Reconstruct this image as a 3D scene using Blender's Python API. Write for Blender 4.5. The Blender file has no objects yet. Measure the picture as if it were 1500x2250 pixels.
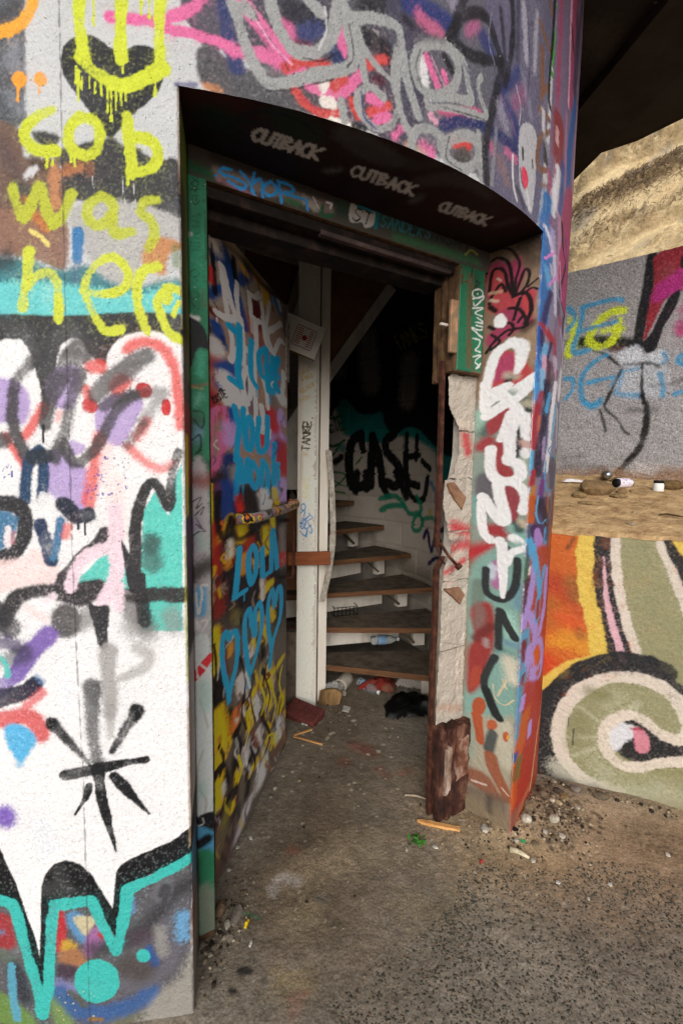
import bpy, bmesh, math, random
import numpy as np
from mathutils import Vector, Matrix

# ------------------------------------------------------------------ camera
S = bpy.context.scene
PITCH, ROLL, EYE = math.radians(5.55), math.radians(-0.93), 1.45
cam_d = bpy.data.cameras.new('camera'); cam = bpy.data.objects.new('camera', cam_d); S.collection.objects.link(cam)
fwd = Vector((0, math.cos(PITCH), -math.sin(PITCH))); rgt = Vector((1, 0, 0)); upv = rgt.cross(fwd)
u2 = upv*math.cos(ROLL)+rgt*math.sin(ROLL); r2 = rgt*math.cos(ROLL)-upv*math.sin(ROLL)
M = Matrix((r2, u2, -fwd)).transposed().to_4x4(); M.translation = (0, 0, EYE); cam.matrix_world = M
cam_d.sensor_fit = 'HORIZONTAL'; cam_d.sensor_width = 36; cam_d.lens = 36*1010/1500; cam_d.clip_start = .02; cam_d.clip_end = 2000
S.camera = cam
# ------------------------------------------------------------------ light
SUN_DIR = Vector((-.10, -.89, .42)).normalized()
w = bpy.data.worlds.new('World'); S.world = w; w.use_nodes = True
nt = w.node_tree; bg = nt.nodes['Background']
sky = nt.nodes.new('ShaderNodeTexSky'); sky.sky_type = 'NISHITA'; sky.sun_disc = False
sky.sun_elevation = math.asin(SUN_DIR.z); sky.sun_rotation = math.atan2(SUN_DIR.x, SUN_DIR.y); sky.dust_density = 4; sky.air_density = 1
hs = nt.nodes.new('ShaderNodeHueSaturation'); hs.inputs['Saturation'].default_value = .25
nt.links.new(sky.outputs[0], hs.inputs['Color']); nt.links.new(hs.outputs[0], bg.inputs['Color'])
bg.inputs['Strength'].default_value = .15
sd = bpy.data.lights.new('sun', 'SUN'); sd.energy = 1.5; sd.angle = math.radians(45); sd.color = (1, .98, .95)
so = bpy.data.objects.new('sun', sd); S.collection.objects.link(so)
so.rotation_euler = (-SUN_DIR).to_track_quat('-Z', 'Y').to_euler(); so.location = SUN_DIR*20
S.view_settings.view_transform = 'Standard'; S.view_settings.look = 'None'; S.view_settings.gamma = 1; S.view_settings.exposure = EXPOSURE = 0.0
S.cycles.use_denoising = True; S.cycles.max_bounces = 7; S.cycles.diffuse_bounces = 4

# ------------------------------------------------------------------ helpers
RNG = np.random.default_rng(7); rnd = random.Random(5)
CX, CY, RW, RI = -.721, 2.942, 1.889, 1.5        # tower axis, outer radius, inner radius
def lin(c): c = np.asarray(c, float); return np.where(c <= .04045, c/12.92, ((c+.055)/1.055)**2.4)
def hexc(h): return lin([int(h[i:i+2], 16)/255 for i in (0, 2, 4)])
def link(o, parent=None):
    S.collection.objects.link(o)
    if parent is not None: o.parent = parent
    return o
def tag(o, label=None, cat=None, group=None, kind=None):
    for k, v in (('label', label), ('category', cat), ('group', group), ('kind', kind)):
        if v: o[k] = v
    return o
def empty(name, label, cat, loc=(0, 0, 0), rz=0, group=None):
    o = bpy.data.objects.new(name, None); o.empty_display_size = .1; link(o); o.location = loc; o.rotation_euler = (0, 0, rz); tag(o, label, cat, group); return o
def mesh_obj(name, verts, faces, mat, parent=None, smooth=False, mats=None, midx=None):
    me = bpy.data.meshes.new(name); me.from_pydata([tuple(map(float, v)) for v in verts], [], [tuple(f) for f in faces])
    for m in (mats or [mat]): me.materials.append(m)
    if midx is not None: me.polygons.foreach_set('material_index', midx)
    if smooth: me.polygons.foreach_set('use_smooth', [True]*len(me.polygons))
    me.update(); return link(bpy.data.objects.new(name, me), parent)
def bm_obj(name, bm, mat, parent=None, smooth=False):
    me = bpy.data.meshes.new(name); bmesh.ops.recalc_face_normals(bm, faces=bm.faces); bm.to_mesh(me); bm.free()
    for m in (mat if isinstance(mat, list) else [mat]): me.materials.append(m)
    if smooth: me.polygons.foreach_set('use_smooth', [True]*len(me.polygons))
    return link(bpy.data.objects.new(name, me), parent)
def box_bm(bm, size, loc=(0, 0, 0), rot=None, bevel=.0, jit=0):
    r = bmesh.ops.create_cube(bm, size=1); vs = r['verts']
    for v in vs: v.co = Vector((v.co.x*size[0], v.co.y*size[1], v.co.z*size[2]))
    if bevel: vs = list({v for f in bmesh.ops.bevel(bm, geom=list({e for v in vs for e in v.link_edges}), offset=bevel, segments=1, affect='EDGES')['faces'] for v in f.verts} | {v for v in vs if v.is_valid})
    mt = Matrix.Translation(loc) @ (rot.to_4x4() if rot is not None else Matrix.Identity(4))
    for v in vs:
        if jit: v.co += Vector((rnd.uniform(-jit, jit), rnd.uniform(-jit, jit), rnd.uniform(-jit, jit)))
        v.co = mt @ v.co
    return vs
def box(name, size, loc, mat, parent=None, rot=None, bevel=.002, jit=0, cuts=0):
    bm = bmesh.new(); box_bm(bm, size, loc, rot, bevel, jit)
    if cuts:
        bmesh.ops.subdivide_edges(bm, edges=bm.edges[:], cuts=cuts, use_grid_fill=True)
        for v in bm.verts: v.co += Vector((rnd.uniform(-1, 1), rnd.uniform(-1, 1), rnd.uniform(-1, 1)))*jit
    return bm_obj(name, bm, mat, parent)
def tube(bm, pts, r, n=10, cap=True):
    pts = [Vector(p) for p in pts]; rs = r if isinstance(r, (list, tuple)) else [r]*len(pts); rings = []
    for i, p in enumerate(pts):
        d = (pts[min(i+1, len(pts)-1)]-pts[max(i-1, 0)]).normalized(); a = d.orthogonal().normalized()
        if i and rings: a = (pa-d*pa.dot(d)).normalized()
        pa = a; c = d.cross(a)
        rings.append([bm.verts.new(p+(a*math.cos(2*math.pi*k/n)+c*math.sin(2*math.pi*k/n))*rs[i]) for k in range(n)])
    for i in range(len(rings)-1):
        for k in range(n): bm.faces.new((rings[i][k], rings[i][(k+1) % n], rings[i+1][(k+1) % n], rings[i+1][k]))
    if cap: bm.faces.new(rings[0][::-1]); bm.faces.new(rings[-1])
def rotm(x=0, y=0, z=0): return Matrix.Rotation(z, 3, 'Z') @ Matrix.Rotation(y, 3, 'Y') @ Matrix.Rotation(x, 3, 'X')
# value noise on arbitrary points (vectorised)
def vnoise(x, y, seed=0):
    x = np.asarray(x, float); y = np.asarray(y, float); xi = np.floor(x).astype(np.int64); yi = np.floor(y).astype(np.int64); fx = x-xi; fy = y-yi
    def h(a, b):
        n = (a*374761393+b*668265263+seed*982451653) & 0x7fffffff; n = ((n ^ (n >> 13))*1274126177) & 0x7fffffff; return ((n ^ (n >> 16)) & 0xffff)/65535.
    fx = fx*fx*(3-2*fx); fy = fy*fy*(3-2*fy)
    return (h(xi, yi)*(1-fx)+h(xi+1, yi)*fx)*(1-fy)+(h(xi, yi+1)*(1-fx)+h(xi+1, yi+1)*fx)*fy
def fbm(x, y, oct=4, seed=0):
    s = 0; a = .5
    for i in range(oct): s = s+a*vnoise(x*2**i, y*2**i, seed+i); a *= .5
    return s/(1-.5**oct)

# ------------------------------------------------------------------ materials
def new_mat(name, rough=.8):
    m = bpy.data.materials.new(name); m.use_nodes = True; b = m.node_tree.nodes['Principled BSDF']; b.inputs['Roughness'].default_value = rough
    if 'Specular IOR Level' in b.inputs: b.inputs['Specular IOR Level'].default_value = .16
    return m, m.node_tree, b
def add_bump(t, b, scale, strength, dist, coord, detail=6, kind='noise'):
    n = t.nodes.new('ShaderNodeTexNoise' if kind == 'noise' else 'ShaderNodeTexVoronoi'); n.inputs['Scale'].default_value = scale
    if kind == 'noise': n.inputs['Detail'].default_value = detail
    t.links.new(coord, n.inputs['Vector']); bp = t.nodes.new('ShaderNodeBump'); bp.inputs['Strength'].default_value = strength; bp.inputs['Distance'].default_value = dist
    t.links.new(n.outputs[0], bp.inputs['Height'])
    if b.inputs['Normal'].links: t.links.new(b.inputs['Normal'].links[0].from_socket, bp.inputs['Normal'])
    t.links.new(bp.outputs[0], b.inputs['Normal']); return n
def painted(name, rough=.62, grain=260, gstr=.6, gdist=.0015, vary=.12, pits=0.):
    """paint attribute + fine grain: every sprayed surface"""
    m, t, b = new_mat(name, rough)
    at = t.nodes.new('ShaderNodeAttribute'); at.attribute_name = 'paint'; tc = t.nodes.new('ShaderNodeTexCoord')
    n = t.nodes.new('ShaderNodeTexNoise'); n.inputs['Scale'].default_value = grain*1.3; n.inputs['Detail'].default_value = 4; t.links.new(tc.outputs['Object'], n.inputs['Vector'])
    mr = t.nodes.new('ShaderNodeMapRange'); mr.inputs['From Min'].default_value = .3; mr.inputs['From Max'].default_value = .7; mr.inputs['To Min'].default_value = 1-vary; mr.inputs['To Max'].default_value = 1+vary*.4
    t.links.new(n.outputs[0], mr.inputs['Value'])
    mx = t.nodes.new('ShaderNodeMix'); mx.data_type = 'RGBA'; mx.blend_type = 'MULTIPLY'; mx.inputs[0].default_value = 1
    t.links.new(at.outputs['Color'], mx.inputs[6]); t.links.new(mr.outputs[0], mx.inputs[7]); t.links.new(mx.outputs[2], b.inputs['Base Color'])
    add_bump(t, b, grain*.45, gstr*.7, gdist*1.6, tc.outputs['Object'], 3); add_bump(t, b, grain, gstr, gdist, tc.outputs['Object'], 6)
    if pits:
        v = t.nodes.new('ShaderNodeTexVoronoi'); v.inputs['Scale'].default_value = 90; t.links.new(tc.outputs['Object'], v.inputs['Vector'])
        r = t.nodes.new('ShaderNodeMapRange'); r.inputs['From Min'].default_value = .0; r.inputs['From Max'].default_value = .22; t.links.new(v.outputs['Distance'], r.inputs['Value'])
        bp = t.nodes.new('ShaderNodeBump'); bp.inputs['Strength'].default_value = pits; bp.inputs['Distance'].default_value = .004; t.links.new(r.outputs[0], bp.inputs['Height'])
        t.links.new(b.inputs['Normal'].links[0].from_socket, bp.inputs['Normal']); t.links.new(bp.outputs[0], b.inputs['Normal'])
    return m
def mottled(name, c1, c2, scale=20, rough=.8, bump=.4, bdist=.002, bscale=120, c3=None, stretch=None, metal=0):
    m, t, b = new_mat(name, rough); tc = t.nodes.new('ShaderNodeTexCoord'); co = tc.outputs['Object']
    if stretch:
        mp = t.nodes.new('ShaderNodeMapping'); mp.inputs['Scale'].default_value = stretch; t.links.new(co, mp.inputs['Vector']); co = mp.outputs[0]
    n = t.nodes.new('ShaderNodeTexNoise'); n.inputs['Scale'].default_value = scale; n.inputs['Detail'].default_value = 8; n.inputs['Roughness'].default_value = .65; t.links.new(co, n.inputs['Vector'])
    r = t.nodes.new('ShaderNodeValToRGB'); e = r.color_ramp.elements; e[0].position = .32; e[1].position = .68
    e[0].color = (*hexc(c1), 1); e[1].color = (*hexc(c2), 1)
    if c3: k = e.new(.5); k.color = (*hexc(c3), 1)
    t.links.new(n.outputs[0], r.inputs[0]); t.links.new(r.outputs[0], b.inputs['Base Color']); b.inputs['Metallic'].default_value = metal
    if bump: add_bump(t, b, bscale, bump, bdist, co, 6)
    return m
MT = {}
MT['stucco'] = painted('sprayed stucco', .6, 200, .85, .0028, .13, .6)
MT['plaster'] = painted('sprayed plaster', .6, 200, .35, .0012, .10)
MT['metal'] = painted('sprayed steel', .42, 150, .16, .0006, .06)
MT['block'] = painted('painted block', .75, 160, .5, .0015, .12)
MT['wood_paint'] = painted('painted timber', .6, 120, .25, .0008, .08)
MT['roughwall'] = painted('rough cast concrete', .6, 95, 1.0, .010, .55)
MT['softrough'] = painted('sprayed render', .5, 170, .8, .003, .16)
MT['concrete_ground'] = painted('ground concrete', .85, 110, .8, .003, .38)
MT['grey'] = mottled('bare concrete', '6f6a63', '8f897f', 14)
MT['dark'] = mottled('dirty dark concrete', '2a221b', '3a3028', 6)
MT['white_wood'] = mottled('worn white paint', 'b5aa9d', 'ded6ca', 9, .65, .3, .001, 90, 'd8cfc2', (1, 1, .25))
MT['tread_top'] = mottled('trodden timber', '40372f', '6d6052', 12, .9, .5, .001, 80, None, (1, 1, 1))
MT['tread_edge'] = mottled('raw timber edge', '4d3626', '7d573a', 18, .7, .3, .001, 100, None, (.3, .3, 3))
MT['rust'] = mottled('rusted steel', '2a1814', '5f3a2a', 30, .85, .7, .003, 140, '40251c')
MT['rust2'] = mottled('heavy rust', '1c1514', '7d5a48', 16, .8, .9, .004, 90, '40261f', (1, 1, .45))
MT['stop'] = mottled('blackened frame', '12100f', '3a2a24', 18, .8, .5, .002, 90, '1e1815')
MT['flake'] = mottled('flaking painted rust', '4a3228', 'b5a498', 26, .8, .9, .004, 80, '8a7263', (1, 1, .5))
MT['flake2'] = mottled('rust with old paint', '3a241d', 'a58d7d', 20, .8, .9, .004, 80, '6a4435', (1, 1, .6))
MT['masonry'] = mottled('bare block', 'a1968a', 'cbc2b5', 22, .95, .8, .003, 260, 'b9afa2')
MT['chip'] = mottled('brown mastic', '6a4a38', '8d6c54', 30, .8, .6, .002, 150)
MT['board'] = mottled('red brown board', '6f3a20', '955632', 16, .6, .3, .001, 60, None, (.3, 1, 3))
MT['panel'] = mottled('brown plywood', '7a5238', 'a5744f', 4, .7, .2, .001, 60)
MT['black_plastic'] = mottled('black plastic', '060606', '0f0f0f', 10, .42, .35, .006, 20)

# ------------------------------------------------------------------ spray paint
# each op: kind|colour|widths mm|softness mm|opacity %|closed|horizontal weight|points mm on the surface
def crom(p, closed, n=5):
    if len(p) < 3: return p
    q = np.vstack([p[-1:], p, p[:2]]) if closed else np.vstack([2*p[0]-p[1], p, 2*p[-1]-p[-2]])
    out = []
    for i in range(1, len(q)-2):
        a, b, c, d = q[i-1:i+3]
        for k in range(n):
            t = k/n; out.append(.5*(2*b+(c-a)*t+(2*a-5*b+4*c-d)*t*t+(3*b-a-3*c+d)*t**3))
    if not closed: out.append(p[-1])
    return np.array(out)
def sstep(x): x = np.clip(x, 0, 1); return x*x*(3-2*x)
def paint(U, V, ops, base, grain=1., seed=1, tone=.9):
    U = np.asarray(U, float); V = np.asarray(V, float); nu, nv = len(U), len(V)
    g = np.random.default_rng(seed); wn = g.standard_normal((nv, nu))
    wn = (wn+np.roll(wn, 1, 0)+np.roll(wn, 1, 1)+np.roll(np.roll(wn, 1, 0), 1, 1))/2
    UU, VV = np.meshgrid(U, V); med = vnoise(UU*90, VV*90, seed)-.5; low = fbm(UU*9, VV*9, 4, seed+9)-.5
    img = np.empty((nv, nu, 3)); img[:] = hexc(base); img *= (1+.25*low)[..., None]; por = np.clip((vnoise(UU*260, VV*260, seed+21)*.6+vnoise(UU*120, VV*120, seed+22)*.4-.72)*7, 0, 1) if grain >= 1 else None; wig = vnoise(UU*24, VV*24, seed+31)-.5 if grain >= 1 else None
    for o in ops:
        kind, col, ws, soft, op, closed, ku, pts = o.split('|')
        P = np.array(list(map(float, pts.split()))).reshape(-1, 2)/1000; ws = np.array(list(map(float, ws.split(','))))/1000; soft = max(float(soft)/1000, .0006); op = float(op)/100; ku = float(ku)
        fill = kind in 'fg'; closed = int(closed)
        n0 = len(P); wd = np.interp(np.linspace(0, 1, n0), np.linspace(0, 1, len(ws)), ws) if len(ws) > 1 else np.full(n0, ws[0])
        Q = np.column_stack([P, wd])
        if kind in 'sf': Q = crom(Q, closed)
        if fill: Q = np.vstack([Q, Q[:1]])
        halo = grain >= 1 and not fill and Q[:, 2].max() > .014; hw = .006+1.1*soft+.10*Q[:, 2].max() if halo else 0
        mar = Q[:, 2].max()/2+2.2*soft+.002+2.6*hw
        i0, i1 = np.searchsorted(U, [Q[:, 0].min()-mar/ku, Q[:, 0].max()+mar/ku]); j0, j1 = np.searchsorted(V, [Q[:, 1].min()-mar, Q[:, 1].max()+mar])
        if i0 >= i1 or j0 >= j1: continue
        u = U[i0:i1]*ku; v = V[j0:j1]; D = np.full((len(v), len(u)), 9.)
        q = Q.copy(); q[:, 0] *= ku
        segs = list(zip(q[:-1], q[1:])) if len(q) > 1 else [(q[0], q[0]+np.array([1e-6, 0, 0]))]
        for a, b in segs:
            m = mar if fill else max(a[2], b[2])/2+2.2*soft+.002+2.6*hw
            a0, a1 = np.searchsorted(u, [min(a[0], b[0])-m, max(a[0], b[0])+m]); b0, b1 = np.searchsorted(v, [min(a[1], b[1])-m, max(a[1], b[1])+m])
            if a0 >= a1 or b0 >= b1: continue
            dx, dy = b[0]-a[0], b[1]-a[1]; L2 = dx*dx+dy*dy+1e-14
            ux = u[None, a0:a1]-a[0]; vy = v[b0:b1, None]-a[1]; t = np.clip((ux*dx+vy*dy)/L2, 0, 1)
            d = np.hypot(ux-t*dx, vy-t*dy)-(0 if fill else (a[2]+t*(b[2]-a[2]))/2)
            sub = D[b0:b1, a0:a1]; np.minimum(sub, d, out=sub)
        if fill:
            ins = np.zeros(D.shape, bool)
            for a, b in segs:
                lo, hi = (a, b) if a[1] < b[1] else (b, a)
                if hi[1]-lo[1] < 1e-9: continue
                b0, b1 = np.searchsorted(v, [lo[1], hi[1]])
                if b0 < b1: xc = lo[0]+(v[b0:b1]-lo[1])/(hi[1]-lo[1])*(hi[0]-lo[0]); ins[b0:b1] ^= (u[None, :] < xc[:, None])
            D = np.where(ins, -D, D)
        w_, m_, l_ = wn[j0:j1, i0:i1], med[j0:j1, i0:i1], low[j0:j1, i0:i1]
        D = D+m_*.003*grain+l_*soft*.6
        if halo: D = D+wig[j0:j1, i0:i1]*min(.20*Q[:, 2].max(), .009)
        al = sstep((soft-D)/(2*soft))
        if halo: al = al*np.clip(1-.45*np.clip(wig[j0:j1, i0:i1]+l_-.12, 0, .5), 0, 1)
        al = np.clip(al+w_*.42*grain*al*(1-al)*2, 0, 1)*op*np.clip(1-.10*grain*np.clip(w_-.9, 0, 1), 0, 1)
        if por is not None: al = al*(1-.09*por[j0:j1, i0:i1])*np.clip(1-.3*np.clip(l_-.08, 0, .4), 0, 1)
        if halo: al = np.maximum(al, op*np.exp(-np.clip(D, 0, 1)/hw)*.15*np.clip(w_*.9+.05, 0, 1.3))
        c = hexc(col)*(1+.10*l_+.05*w_*grain)[..., None]
        sub = img[j0:j1, i0:i1]; sub += (c-sub)*al[..., None]
    return np.clip(img*tone, .004, .74)
def join_grids(name, grids, mat, parent, smooth=True):
    """grids: list of (xyz[nv,nu,3], rgb[nv,nu,3]); one mesh with a paint attribute"""
    vs, cs, fs, off = [], [], [], 0
    for xyz, rgb in grids:
        nv, nu = xyz.shape[:2]; vs.append(xyz.reshape(-1, 3)); cs.append(rgb.reshape(-1, 3)); i = np.arange(nv*nu).reshape(nv, nu)+off; off += nv*nu
        fs.append(np.stack([i[:-1, :-1], i[:-1, 1:], i[1:, 1:], i[1:, :-1]], -1).reshape(-1, 4))
    v = np.vstack(vs); c = np.vstack(cs); f = np.vstack(fs); me = bpy.data.meshes.new(name)
    me.vertices.add(len(v)); me.vertices.foreach_set('co', v.astype(np.float32).ravel()); me.loops.add(f.size); me.loops.foreach_set('vertex_index', f.astype(np.int32).ravel())
    me.polygons.add(len(f)); me.polygons.foreach_set('loop_start', (np.arange(len(f))*4).astype(np.int32)); me.polygons.foreach_set('loop_total', np.full(len(f), 4, np.int32))
    me.update(calc_edges=True)
    if smooth: me.polygons.foreach_set('use_smooth', np.ones(len(f), bool))
    at = me.attributes.new('paint', 'FLOAT_COLOR', 'POINT'); at.data.foreach_set('color', np.column_stack([c, np.ones(len(c))]).astype(np.float32).ravel())
    me.materials.append(mat); return link(bpy.data.objects.new(name, me), parent)
def lins(a, b, step): return np.linspace(a, b, max(2, int(round((b-a)/step))+1))
def plane_grid(p0, p1, U, V, off=0., disp=0., seed=1):
    p0 = np.array(p0); d = np.array(p1)-p0; L = np.hypot(*d); t = d/L; n = np.array([t[1], -t[0]])
    UU, VV = np.meshgrid(U, V); h = off+disp*((vnoise(UU*110, VV*110, seed)-.5)+1.6*(fbm(UU*14, VV*14, 3, seed+3)-.5))
    return np.stack([p0[0]+t[0]*UU+n[0]*h, p0[1]+t[1]*UU+n[1]*h, VV], -1)
def cyl_grid(R, U, V, disp=0., seed=1):
    UU, VV = np.meshgrid(U, V); h = disp*((vnoise(UU*120, VV*120, seed)-.5)+.8*(vnoise(UU*45, VV*45, seed+5)-.5)+1.8*(fbm(UU*8, VV*8, 3, seed+3)-.5)); a = UU/R
    return np.stack([CX+(R+h)*np.sin(a), CY-(R+h)*np.cos(a), VV], -1)

def slab_from_grid(name, U, V, poly, fn, ops, base, mat, back, seed):
    """a broken piece: the grid cells of a surface that fall inside an outline, given thickness backwards"""
    UU, VV = np.meshgrid(U, V); P = np.array(poly); ins = np.zeros(UU.shape, bool); j = len(P)-1
    for i in range(len(P)):
        (xi, yi), (xj, yj) = P[i], P[j]; c = ((yi > VV) != (yj > VV)) & (UU < (xj-xi)*(VV-yi)/((yj-yi) or 1e-9)+xi); ins ^= c; j = i
    xyz = fn(UU, VV); rgb = paint(U, V, ops, base, .9, seed); nv, nu = UU.shape; idx = np.arange(nv*nu).reshape(nv, nu)
    f = np.stack([idx[:-1, :-1], idx[:-1, 1:], idx[1:, 1:], idx[1:, :-1]], -1)[ins[:-1, :-1] & ins[:-1, 1:] & ins[1:, 1:] & ins[1:, :-1]].reshape(-1, 4)
    used = np.unique(f); mp = -np.ones(nv*nu, int); mp[used] = np.arange(len(used)); v = xyz.reshape(-1, 3)[used]; c = rgb.reshape(-1, 3)[used]; f = mp[f]
    ed = {}
    for q in f.tolist():
        for k in range(4): a_, b_ = q[k], q[(k+1) % 4]; ed[(a_, b_)] = ed.get((a_, b_), 0)+1
    bd = [(a_, b_) for (a_, b_) in ed if (b_, a_) not in ed]; n0 = len(v); rim = sorted({x for e_ in bd for x in e_}); rm = {x: n0+i for i, x in enumerate(rim)}
    v2 = np.vstack([v, v[rim]+np.array(back)]); c2 = np.vstack([c, c[rim]*.9]); fs = f.tolist()+[[b_, a_, rm[a_], rm[b_]] for a_, b_ in bd]
    me = bpy.data.meshes.new(name); me.from_pydata(v2.tolist(), [], fs); at = me.attributes.new('paint', 'FLOAT_COLOR', 'POINT'); at.data.foreach_set('color', np.column_stack([c2, np.ones(len(c2))]).astype(np.float32).ravel()); me.materials.append(mat)
    return link(bpy.data.objects.new(name, me))

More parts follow.
